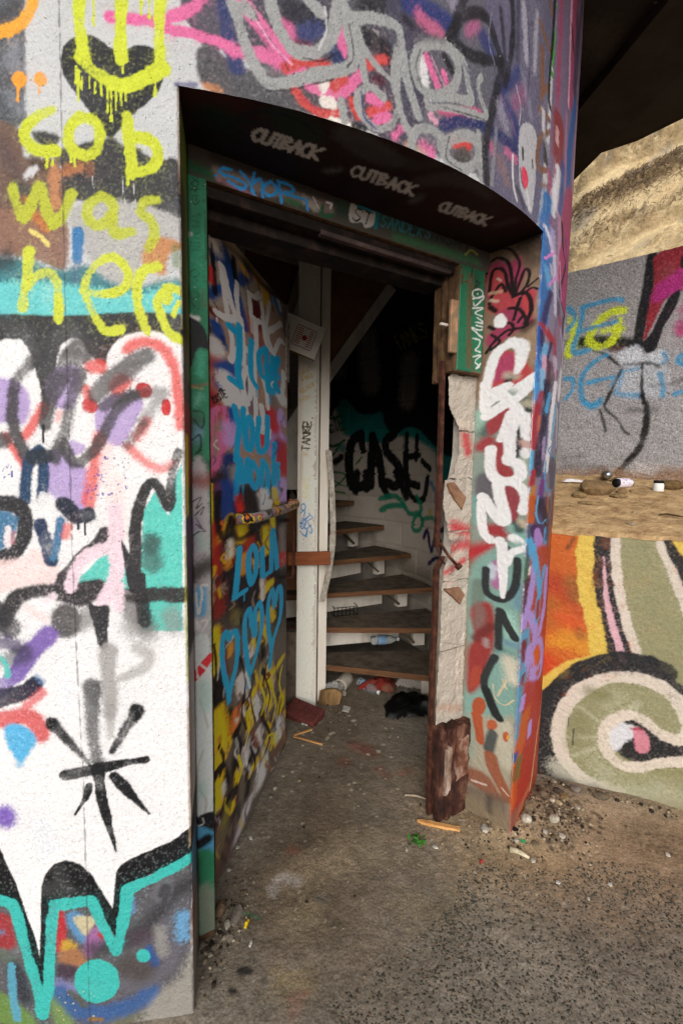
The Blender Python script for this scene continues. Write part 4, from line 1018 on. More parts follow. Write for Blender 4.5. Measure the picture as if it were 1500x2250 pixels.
s|c46a2a|20.8|6.2|100|0|0.28|1680 580 1671 545
f|b03a2e|0|7.4|100|1|0.28|1659 619 2067 458 1969 268 1858 68 1830 -1 1774 -13 1570 49 1557 239 1566 422 1575 603
s|5a98b8|25.2|9.1|100|0|0.28|1591 615 1596 456 1594 381
s|b39be0|15.3|4.1|100|0|0.28|1648 566 1629 517
s|b39be0|14.9|4.6|100|0|0.28|1760 407 1762 350
s|c4622d|31.6|10.5|100|0|0.28|1696 484 1644 376
s|d0602e|26|9.3|100|0|0.28|1648 356 1604 309
s|3f5a96|17.4|6.1|100|0|0.28|1588 346 1579 322
s|7a6a3a|21.2|8.5|100|0|0.28|1641 310 1616 226
s|c45a2a|26.5|9.6|100|0|0.28|1593 219 1593 132
s|c07a5a|33.5|15.6|80|0|0.28|1771 88 1654 57
s|8a5a4a|31.9|12.7|90|0|0.28|1611 88 1571 44
s|d8a878|8.6|3.6|90|0|0.28|2088 414 1941 250 1836 65'''.split('\n')
OPS['reveal_right'] = '''g|87705c|0|1.6|100|1|0.62|-43 2392 221 2292 236 1697 -18 1723
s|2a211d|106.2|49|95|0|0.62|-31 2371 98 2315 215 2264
s|40342e|43.8|23.9|70|0|0.62|148 2242 177 2185
s|a58c72|36.4|20.2|70|0|0.62|201 2076 191 1944 206 1838
s|2a2220|25.9|17.3|60|0|0.62|2 2229 -1 2191
f|9c3f5a|0|8.8|100|1|0.62|2 2220 36 2238 81 2216 131 2220 138 2186 152 2161 134 2095 174 2100 201 2076 187 2025 190 1977 119 1952 24 1920 1 1959 49 2009 9 2104 -1 2178
f|b5484a|0|6.7|90|1|0.62|8 2210 68 2187 86 2124 102 2095 14 2094 1 2148
f|b8474c|0|4.8|100|1|0.62|148 2075 183 2089 196 2078 184 1994 162 1991
f|b5484a|0|8.2|80|1|0.62|9 2095 130 2080 141 2044 95 2048 16 2050
s|241c1e|10|2.1|100|0|0.62|7 2134 18 2202 53 2202 73 2177 85 2133 111 2089
s|241c1e|10|2.1|100|0|0.62|11 2242 41 2245 81 2216 97 2170 105 2111
s|241c1e|7.3|2|100|0|0.62|54 2274 92 2257 122 2214 129 2185 117 2144 116 2092
s|241c1e|10.5|2|100|0|0.62|111 2085 148 2091 175 2067 183 2018 163 1979
s|241c1e|8|2|100|0|0.62|116 2087 136 2138 152 2169 170 2152 164 2118 139 2089
s|241c1e|7.1|2|100|0|0.62|167 2106 202 2123
s|241c1e|7.2|2|100|0|0.62|148 2083 182 2097 204 2087
s|241c1e|9.3|2.1|100|0|0.62|10 2082 18 2109 56 2145 77 2114
s|241c1e|9.1|2.1|100|0|0.62|116 2002 132 2055 140 2073
s|241c1e|9.2|2.1|100|0|0.62|95 2048 132 2038 157 2008 168 1970 118 1968 85 1967 33 1935 4 1902
s|241c1e|7.4|2|100|0|0.62|135 1989 152 2009
s|241c1e|9.4|2.6|100|0|0.62|26 1967 63 1934 24 1911
s|241c1e|8.4|2.1|100|0|0.62|83 1997 107 1991 118 1968 100 1951
s|241c1e|14.6|3.4|100|0|0.62|15 2072 36 2054
s|241c1e|11.2|3.5|100|0|0.62|14 1999 35 1986
s|241c1e|24.3|10.5|70|0|0.62|164 1958 185 1974
s|c9a98a|11|3.4|70|0|0.62|13 2124 57 2118
s|d8c0aa|9.4|3.4|70|0|0.62|14 2098 45 2086
s|e2d8cc|5.9|2.1|60|0|0.62|40 2171 55 2158
f|ece9ea|0|3|100|1|0.62|34 2012 40 2032 62 2037 82 2020 88 1996 70 1985 40 1994
f|b5484a|0|7.3|100|1|0.62|47 1855 84 1896 123 1885 161 1862 200 1807 202 1770 131 1750 24 1719
f|a84468|0|9.2|80|1|0.62|57 1867 113 1886 140 1832 109 1795 41 1791
s|2a2224|21.2|5.9|100|0|0.62|105 1783 119 1794
s|b9b4a2|25.2|10.1|70|0|0.62|99 1805 137 1795
s|ece9ea|28.5,30.3,30.3,25.9|4.3|100|0|0.62|9 1720 24 1824 55 1897 121 1922
s|ece9ea|33.2,37.4,29.1,16.6|4.2|100|0|0.62|111 1924 154 1900 153 1847 141 1811
s|ece9ea|25.9|3.9|100|0|0.62|34 1727 83 1752 106 1761
s|ece9ea|36.5,32.5|3.7|100|0|0.62|94 1720 214 1784
f|8a9c92|0|16.7|90|1|0.62|-23 1709 206 1708 209 1502 213 1120 -6 1083
s|9cc4b4|40.7|16.3|80|0|0.62|-4 1667 10 1603
s|3a3f40|40.6|16.2|80|0|0.62|40 1624 15 1594
s|2a2a2c|28.9|9.9|90|0|0.62|179 1698 199 1672
s|c9c0a8|24.7|8.2|70|0|0.62|184 1694 207 1687
f|9c4246|0|6.1|100|1|0.62|38 1651 115 1692 126 1657 90 1612 42 1584 19 1621
s|9c4246|40.4|13.5|100|0|0.62|2 1540 33 1562
f|9c4246|0|4.3|100|1|0.62|54 1548 103 1555 117 1485 148 1442 140 1421 81 1419 58 1481
f|93444a|0|4.3|100|1|0.62|104 1371 141 1395 186 1349 172 1266 150 1247 133 1285 116 1327
s|a03c40|53|15.9|100|0|0.62|62 1214 137 1214
s|b0363c|50.7|23|100|0|0.62|-41 1106 55 1140
f|2f3336|0|6.8|100|1|0.62|140 1588 167 1604 191 1577 181 1519 150 1494 133 1537
f|5f5862|0|11.8|90|1|0.62|-13 1421 50 1432 85 1343 69 1265 27 1275 -14 1337
s|8fb8b0|29.7|11.9|80|0|0.62|196 1485 191 1418
s|6ba8a4|37.4|13.1|70|0|0.62|3 1329 2 1245
s|7fb8ae|43.2|14.7|80|0|0.62|160 1230 191 1190
s|2f3234|25.9|6.9|80|0|0.62|173 1253 184 1228
s|d8b0a8|25|10|80|0|0.62|183 1553 202 1535
s|c8b49c|21.4|9.4|80|0|0.62|187 1259 206 1248
s|a89c84|38.1|16.9|50|0|0.62|205 1494 203 1376
s|ece9ea|29.6|4|100|0|0.62|5 1782 10 1693 32 1664
s|ece9ea|29.9|3.8|100|0|0.62|28 1744 106 1765
s|ece9ea|25.4|3.8|100|0|0.62|5 1693 64 1727 133 1711 203 1757
s|ece9ea|29.6|3.8|100|0|0.62|73 1748 144 1681 164 1646
s|ece9ea|21.7,22.5,19.9|3.5|100|0|0.62|121 1662 105 1616 83 1565
s|ece9ea|32.6|3.4|100|0|0.62|17 1657 109 1705
s|ece9ea|34.4,34.4,30.9|3.9|100|0|0.62|150 1647 125 1597 128 1503
s|ece9ea|45.7,41.6,37.4|5|95|0|0.62|151 1642 192 1631 200 1577
s|ece9ea|32|3.5|100|0|0.62|128 1507 122 1485 165 1473 177 1434 150 1412 82 1410 49 1450 45 1530
s|ece9ea|33.9|3.6|100|0|0.62|82 1414 95 1348 124 1270 111 1251 79 1275 29 1331 18 1339
s|ece9ea|29.7|3.4|100|0|0.62|131 1407 174 1392 204 1351 194 1299
s|ece9ea|27.8|3.7|100|0|0.62|18 1344 16 1274 31 1201 64 1173
s|ece9ea|25.2|3.2|100|0|0.62|105 1179 114 1103
s|ece9ea|30.3|4.3|100|0|0.62|162 1195 192 1173 157 1115
s|f4f2f2|25.2|5.9|80|0|0.62|190 1519 195 1506
s|8a8a88|2.1|0.8|40|0|0.62|212 1748 213 1585 216 1377 215 1163
f|83a79d|0|13.5|100|1|0.62|-16 1051 210 1179 207 907 204 634 204 467 -9 366 -20 697
s|6a8ea0|39.5|17.6|80|0|0.62|196 1015 205 942
s|5a8582|36.3|13.6|80|0|0.62|108 749 169 732
s|6a8ea0|26.7|13.4|80|0|0.62|157 783 200 788
s|d8cdb8|40.7|19.9|90|0|0.62|170 714 194 648
s|a8d0c0|44.7|19.7|80|0|0.62|146 881 183 828
f|6f7f74|0|9.4|90|1|0.62|-13 994 42 996 48 883 17 846 -13 887
f|963a38|0|11.6|100|1|0.62|-13 877 78 919 105 804 90 695 53 575 -11 519 -20 697 10 766
f|7d6a64|0|11.4|80|1|0.62|8 912 58 886 51 817 8 805
s|6a3230|28|10.3|80|0|0.62|16 758 83 826
s|a89a98|18.9|8.5|70|0|0.62|65 764 66 745
f|a8493a|0|6.7|100|1|0.62|1 614 39 648 62 612 43 570 -1 538
s|b06a9a|27.4|7.3|90|0|0.62|100 1086 99 999
s|c9d4e0|23|9.2|80|0|0.62|80 1069 77 1031
s|343738|22.6|3.6|100|0|0.62|49 1054 54 970 92 946 137 952 174 997 184 1057 181 1114
s|343738|22.1|3.5|100|0|0.62|131 1155 156 1136
s|343738|23|4.6|100|0|0.62|120 902 118 836 123 754
s|343738|25.3|2.7|100|0|0.62|125 899 153 855 189 811
s|343738|22.1|3.8|100|0|0.62|110 711 82 654 64 588 88 530 123 468
s|ece9ea|28.9,27,22.5,11.7|2.7|100|0|0.62|115 1166 120 1090 128 1023 129 959
s|ece9ea|23.8|3.5|100|0|0.62|139 1093 156 1136 211 1162
s|e8c9a0|3.7|1.4|80|0|0.62|106 595 119 543 161 532 198 567
s|e8c9a0|6.4|1.8|70|0|0.62|129 557 165 633
s|e8c9a0|4.6|1.8|70|0|0.62|145 630 167 600
f|ad5638|0|3|100|1|0.62|77 491 75 474 67 458 55 445 41 439 28 440 18 449 14 464 17 481 25 498 37 510 51 516 64 514 74 505
f|a9a08c|0|14|100|1|0.62|-11 404 71 452 144 465 203 488 203 217 205 14 2 15 -5 273
s|c4bda8|46.7|18.7|80|0|0.62|166 447 184 302
s|8fa898|30.3|15.1|60|0|0.62|6 402 8 249
f|ad5638|0|3|100|1|0.62|78 492 76 474 68 457 56 444 41 438 27 439 17 448 13 464 16 482 24 499 37 512 52 518 65 516 74 507
s|ad5638|34.4,27.5,24.5|3.9|100|0|0.62|39 432 53 373 61 332
f|b55f40|0|2.9|100|1|0.62|135 437 134 427 127 416 118 407 107 402 96 401 89 406 86 414 88 425 94 436 104 445 115 450 125 450 132 445
f|b55f40|0|2.3|100|1|0.62|188 414 187 405 184 396 178 389 172 386 167 388 162 393 160 401 161 411 165 420 170 426 176 429 182 428 186 423
s|e8a02e|5.6|1.9|100|0|0.62|182 416 181 401
s|2c2e2e|28.5|3.8|100|0|0.62|76 562 111 499 139 468
s|3f4748|29|5.8|90|0|0.62|117 394 100 317
s|96563c|38,39.8,38,28.5|4.7|95|0|0.62|112 293 130 244 169 197 197 155
f|8a4a32|0|11.5|85|1|0.62|6 185 62 206 117 197 161 163 203 140 121 119 2 131
f|6a5a4c|0|19|85|1|0.62|-2 107 120 139 202 149 205 9 95 1 2 15
s|8c7a62|76.9|38.5|80|0|0.62|48 33 167 48
s|e6ddd0|7.8|2.9|60|0|0.62|31 142 97 160
s|e6ddd0|6.6|2.3|60|0|0.62|170 188 196 174
s|3a3430|19.6|9.8|60|0|0.62|116 116 119 57'''.split('\n')
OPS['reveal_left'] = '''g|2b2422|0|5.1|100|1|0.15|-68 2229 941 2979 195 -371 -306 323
s|6a7a2a|30.9|11.9|80|0|0.15|121 2246 119 1971 91 1677
s|4a3a30|22.1|11|100|0|0.15|51 2103 24 1580
s|7a6a6a|23.2|11.6|60|0|0.15|77 1740 79 1474
s|b0322f|27.6|11.5|60|0|0.15|74 1586 66 1406
s|5a4a66|44.2|17.7|80|0|0.15|-1 1311 17 1140
s|c8c8c6|55.6|22.3|80|0|0.15|30 926 18 565
s|6a3a3a|27.7|10.6|60|0|0.15|-22 927 -35 582
s|d4cc3a|11.4|4.5|90|0|0.15|61 1519 52 1328
s|5aa3cc|33.6|15.7|70|0|0.15|-7 436 22 278
s|9a938a|44.7|22.4|70|0|0.15|12 223 21 -59
s|7a4a30|33.2|15.5|80|0|0.15|-49 364 9 212'''.split('\n')
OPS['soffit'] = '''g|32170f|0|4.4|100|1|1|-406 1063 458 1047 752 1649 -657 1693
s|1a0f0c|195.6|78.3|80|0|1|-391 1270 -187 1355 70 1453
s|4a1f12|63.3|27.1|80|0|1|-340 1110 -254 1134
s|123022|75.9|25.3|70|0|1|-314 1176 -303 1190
s|1f3a2c|83.7|26.2|60|0|1|-151 1168 -102 1226
s|10222c|7.6|2.4|80|0|1|-260 1175 -210 1157 -147 1168 -100 1200 -76 1231
s|10222c|7|2.5|80|0|1|-260 1175 -245 1189 -194 1193
s|565250|69.1,80.6,40.3|17.3|75|0|1|0 1229 60 1282 136 1328
s|6a6664|19.7|17|90|0|1|-58 1372 -24 1364
s|3a1a12|39.4|19.7|70|0|1|-88 1139 18 1193
s|e6e2de|10.2|2.1|100|0|1|-206 1226 -212 1215 -234 1230 -236 1255 -222 1253
s|e6e2de|10.7|2.3|100|0|1|-200 1221 -219 1258 -203 1265 -180 1230
l|e6e2de|10.2|2.1|100|0|1|-190 1276 -167 1235
l|e6e2de|10.2|2.2|100|0|1|-177 1231 -157 1240
s|e6e2de|10.6|2.2|100|0|1|-177 1282 -154 1241 -142 1256 -162 1260 -149 1279 -177 1282
l|e6e2de|10.5|2.2|100|0|1|-153 1293 -121 1256 -132 1303
l|e6e2de|11|2.3|100|0|1|-140 1278 -127 1284
s|e6e2de|11|2.3|100|0|1|-89 1277 -97 1266 -118 1283 -118 1309 -104 1308
l|e6e2de|10.7|2.3|100|0|1|-104 1316 -84 1272
l|e6e2de|11.2|2.4|100|0|1|-62 1282 -95 1296 -82 1326
s|e6e2de|9.8|2.6|85|0|1|40 1360 31 1349 15 1365 18 1392 31 1390
s|e6e2de|10.5|2.8|85|0|1|47 1356 38 1396 55 1405 68 1366
l|e6e2de|10|2.7|85|0|1|72 1418 84 1373
l|e6e2de|10.1|2.7|85|0|1|73 1369 94 1378
s|e6e2de|10.5|2.8|85|0|1|89 1427 100 1381 115 1398 98 1402 114 1423 89 1427
l|e6e2de|10.4|2.8|85|0|1|118 1441 138 1399 140 1452
l|e6e2de|10.9|2.9|85|0|1|126 1424 139 1430
s|e6e2de|10.9|2.9|85|0|1|176 1425 166 1413 151 1431 158 1460 171 1458
l|e6e2de|10.8|2.9|85|0|1|176 1469 184 1421
l|e6e2de|11.2|3|85|0|1|206 1431 179 1447 199 1481
s|e6e2de|11.1|3.4|75|0|1|321 1528 311 1516 296 1533 303 1562 316 1560
s|e6e2de|11.8|3.6|75|0|1|324 1522 320 1565 338 1574 346 1533
l|e6e2de|11.4|3.5|75|0|1|353 1587 360 1540
l|e6e2de|11.5|3.5|75|0|1|348 1534 371 1545
s|e6e2de|11.8|3.6|75|0|1|367 1594 373 1546 390 1565 373 1569 392 1591 367 1594
l|e6e2de|11.8|3.6|75|0|1|393 1607 410 1564 417 1619
l|e6e2de|12.3|3.8|75|0|1|400 1590 414 1597
s|e6e2de|12.3|3.8|75|0|1|447 1590 435 1577 421 1595 432 1626 444 1625
l|e6e2de|12.2|3.8|75|0|1|446 1634 450 1584
l|e6e2de|12.6|3.9|75|0|1|474 1596 448 1611 471 1646
s|4f4b4a|44.6,59.5,44.6,22.3|19.3|60|0|1|217 1413 283 1397 360 1423 431 1482
s|605c5a|20.7|16|90|0|1|205 1512 225 1487
s|4a4644|30|20|80|0|1|514 1646 549 1616
s|3f3b39|38.3|16.6|60|0|1|20 1266 82 1311 187 1340 242 1326'''.split('\n')
OPS['head'] = '''g|3d3833|0|1.8|100|1|1|-3 2286 1249 2729 1292 2198 -9 1926
s|7a6d68|26.8|13.4|80|0|1|81 2228 207 2230 321 2234 423 2236
s|2a2624|26.3|13.2|80|0|1|71 2264 282 2269 532 2278
s|8a5a66|9.4|4.4|70|0|1|80 2212 144 2204 186 2201
s|1f5a36|13.5|8.1|80|0|1|282 2219 321 2217
s|8f8a84|20.6|8.2|80|0|1|336 2239 373 2222
s|155030|18.2|12.1|80|0|1|2 2223 58 2217
s|2a7fc4|8.1|0.9|100|0|1|117 2246 94 2244 87 2230 130 2228 158 2221 144 2207 107 2215
s|2a7fc4|8.2|0.9|100|0|1|141 2250 168 2231 182 2203
s|2a7fc4|8.3|1|100|0|1|182 2260 172 2209
s|2a7fc4|7.7|1|100|0|1|172 2222 200 2250 207 2204
s|2a7fc4|8.4|1|100|0|1|229 2253 207 2227 226 2213 251 2237 229 2253
s|2a7fc4|8.6|1|100|0|1|255 2261 263 2207
s|2a7fc4|8.6|1|100|0|1|251 2260 289 2261 301 2248 270 2233 336 2235 347 2210
s|2a7fc4|7.9|0.9|100|0|1|75 2219
s|2a7fc4|8.8|1|100|0|1|349 2240
s|c9c6c0|3.5|1|60|0|1|364 2250 394 2214
s|d8d4ce|5.6|1.4|100|0|1|410 2250 429 2249 423 2236
s|1f4a34|10.4|3.5|100|0|1|398 2236 394 2207 432 2218
s|1f3c30|46.5|20.7|70|0|1|466 2246 946 2278
s|1f6a40|26|13.5|45|0|1|672 2219 804 2222 948 2226 1065 2227
s|38383a|32|16|80|0|1|803 2262 1061 2291
f|9a9694|0|2.3|100|1|1|496 2268 515 2271 527 2261 567 2268 591 2268 580 2227 551 2215 539 2226 494 2218
s|16606e|13.8|3.7|90|0|1|527 2275 567 2275 600 2272 592 2226
s|17181a|4.1|0.9|100|0|1|543 2258 527 2263 514 2251 533 2239 517 2225 504 2230
l|17181a|4.1|0.9|100|0|1|554 2226 567 2265
l|17181a|4.1|0.9|100|0|1|552 2264 583 2265
s|2f6a74|5.6|1.9|80|0|1|639 2266 628 2270 619 2260 632 2249 620 2236 612 2241
l|2f6a74|5.7|1.9|80|0|1|640 2237 660 2273 661 2239
l|2f6a74|5.7|1.9|80|0|1|648 2251 661 2252
s|2f6a74|5.7|1.9|80|0|1|670 2239 680 2274 692 2240 702 2276
s|2f6a74|5.8|1.9|80|0|1|701 2241 711 2277 729 2264 719 2246 701 2241
s|2f6a74|5.8|1.9|80|0|1|765 2281 743 2279 732 2243 755 2244
l|2f6a74|5.8|1.9|80|0|1|738 2261 756 2262
s|2f6a74|5.9|2|80|0|1|765 2245 775 2281 793 2274 770 2263 787 2246
s|2f6a74|6|2|80|0|1|830 2280 817 2284 807 2273 822 2261 809 2248 799 2253
s|1d1f20|4.9|1.5|80|0|1|746 2275 743 2245 756 2267 756 2245 773 2277
l|1d1f20|4.9|1.5|80|0|1|784 2277 788 2247 812 2279
l|1d1f20|5|1.5|80|0|1|827 2248 838 2280
s|1d1f20|5.1|1.5|80|0|1|853 2249 864 2281 882 2250 893 2282
s|1d1f20|5.1|1.5|80|0|1|933 2279 917 2283 905 2273 924 2263 909 2251 896 2255
l|1d1f20|5.2|1.5|80|0|1|936 2252 947 2285
l|1d1f20|5.2|1.6|80|0|1|966 2253 978 2286
l|1d1f20|5.2|1.6|80|0|1|942 2268 972 2270
l|1d1f20|5.3|1.6|80|0|1|995 2254 1006 2288
l|1d1f20|5.3|1.6|80|0|1|991 2287 1022 2288
s|8a8a3a|6.4|1.6|80|0|1|994 2237 1023 2260 1056 2252
s|7a6a5a|2.4|0.5|70|0|1|312 2205
s|7a6a5a|2.6|0.5|70|0|1|354 2211
s|7a6a5a|3.5|0.5|70|0|1|363 2240
s|7a6a5a|3.4|0.5|70|0|1|84 2222
s|7a6a5a|3.2|0.5|70|0|1|369 2301
s|7a6a5a|2.2|0.5|70|0|1|132 2215
s|7a6a5a|2.4|0.5|70|0|1|155 2248
s|7a6a5a|2.9|0.5|70|0|1|325 2280
s|7a6a5a|2.1|0.6|70|0|1|477 2361
s|7a6a5a|2.2|0.5|70|0|1|103 2170
s|7a6a5a|3.1|0.5|70|0|1|238 2261
s|7a6a5a|3.4|0.5|70|0|1|374 2279
s|7a6a5a|3.4|0.5|70|0|1|156 2224
s|7a6a5a|1.3|0.5|70|0|1|155 2247
s|7a6a5a|1.5|0.5|70|0|1|336 2221
s|7a6a5a|2.1|0.5|70|0|1|254 2248
s|7a6a5a|1.6|0.5|70|0|1|157 2220
s|7a6a5a|2.7|0.6|70|0|1|449 2334
s|7a6a5a|2.5|0.5|70|0|1|322 2237
s|7a6a5a|1.7|0.5|70|0|1|273 2188
s|2f6a48|4.2|0.8|70|0|1|445 2340
s|2f6a48|3.3|0.8|70|0|1|256 2181
s|2f6a48|3.3|0.8|70|0|1|241 2223
s|2f6a48|4.8|0.8|70|0|1|445 2244
s|2f6a48|3.7|0.7|70|0|1|90 2130
s|2f6a48|3.9|0.8|70|0|1|304 2246
s|2f6a48|2.6|0.8|70|0|1|453 2325
s|2f6a48|3.2|0.8|70|0|1|486 2337
s|2f6a48|3.3|0.8|70|0|1|237 2183
s|2f6a48|2.6|0.7|70|0|1|75 2208
s|2f6a48|4.3|0.7|70|0|1|77 2138
s|2f6a48|5.2|0.7|70|0|1|120 2225
s|2f6a48|4.1|0.8|70|0|1|348 2271
s|2f6a48|4.5|0.8|70|0|1|478 2338
s|2f6a48|2.6|0.7|70|0|1|76 2184
s|2f6a48|3.4|0.8|70|0|1|198 2232'''.split('\n')
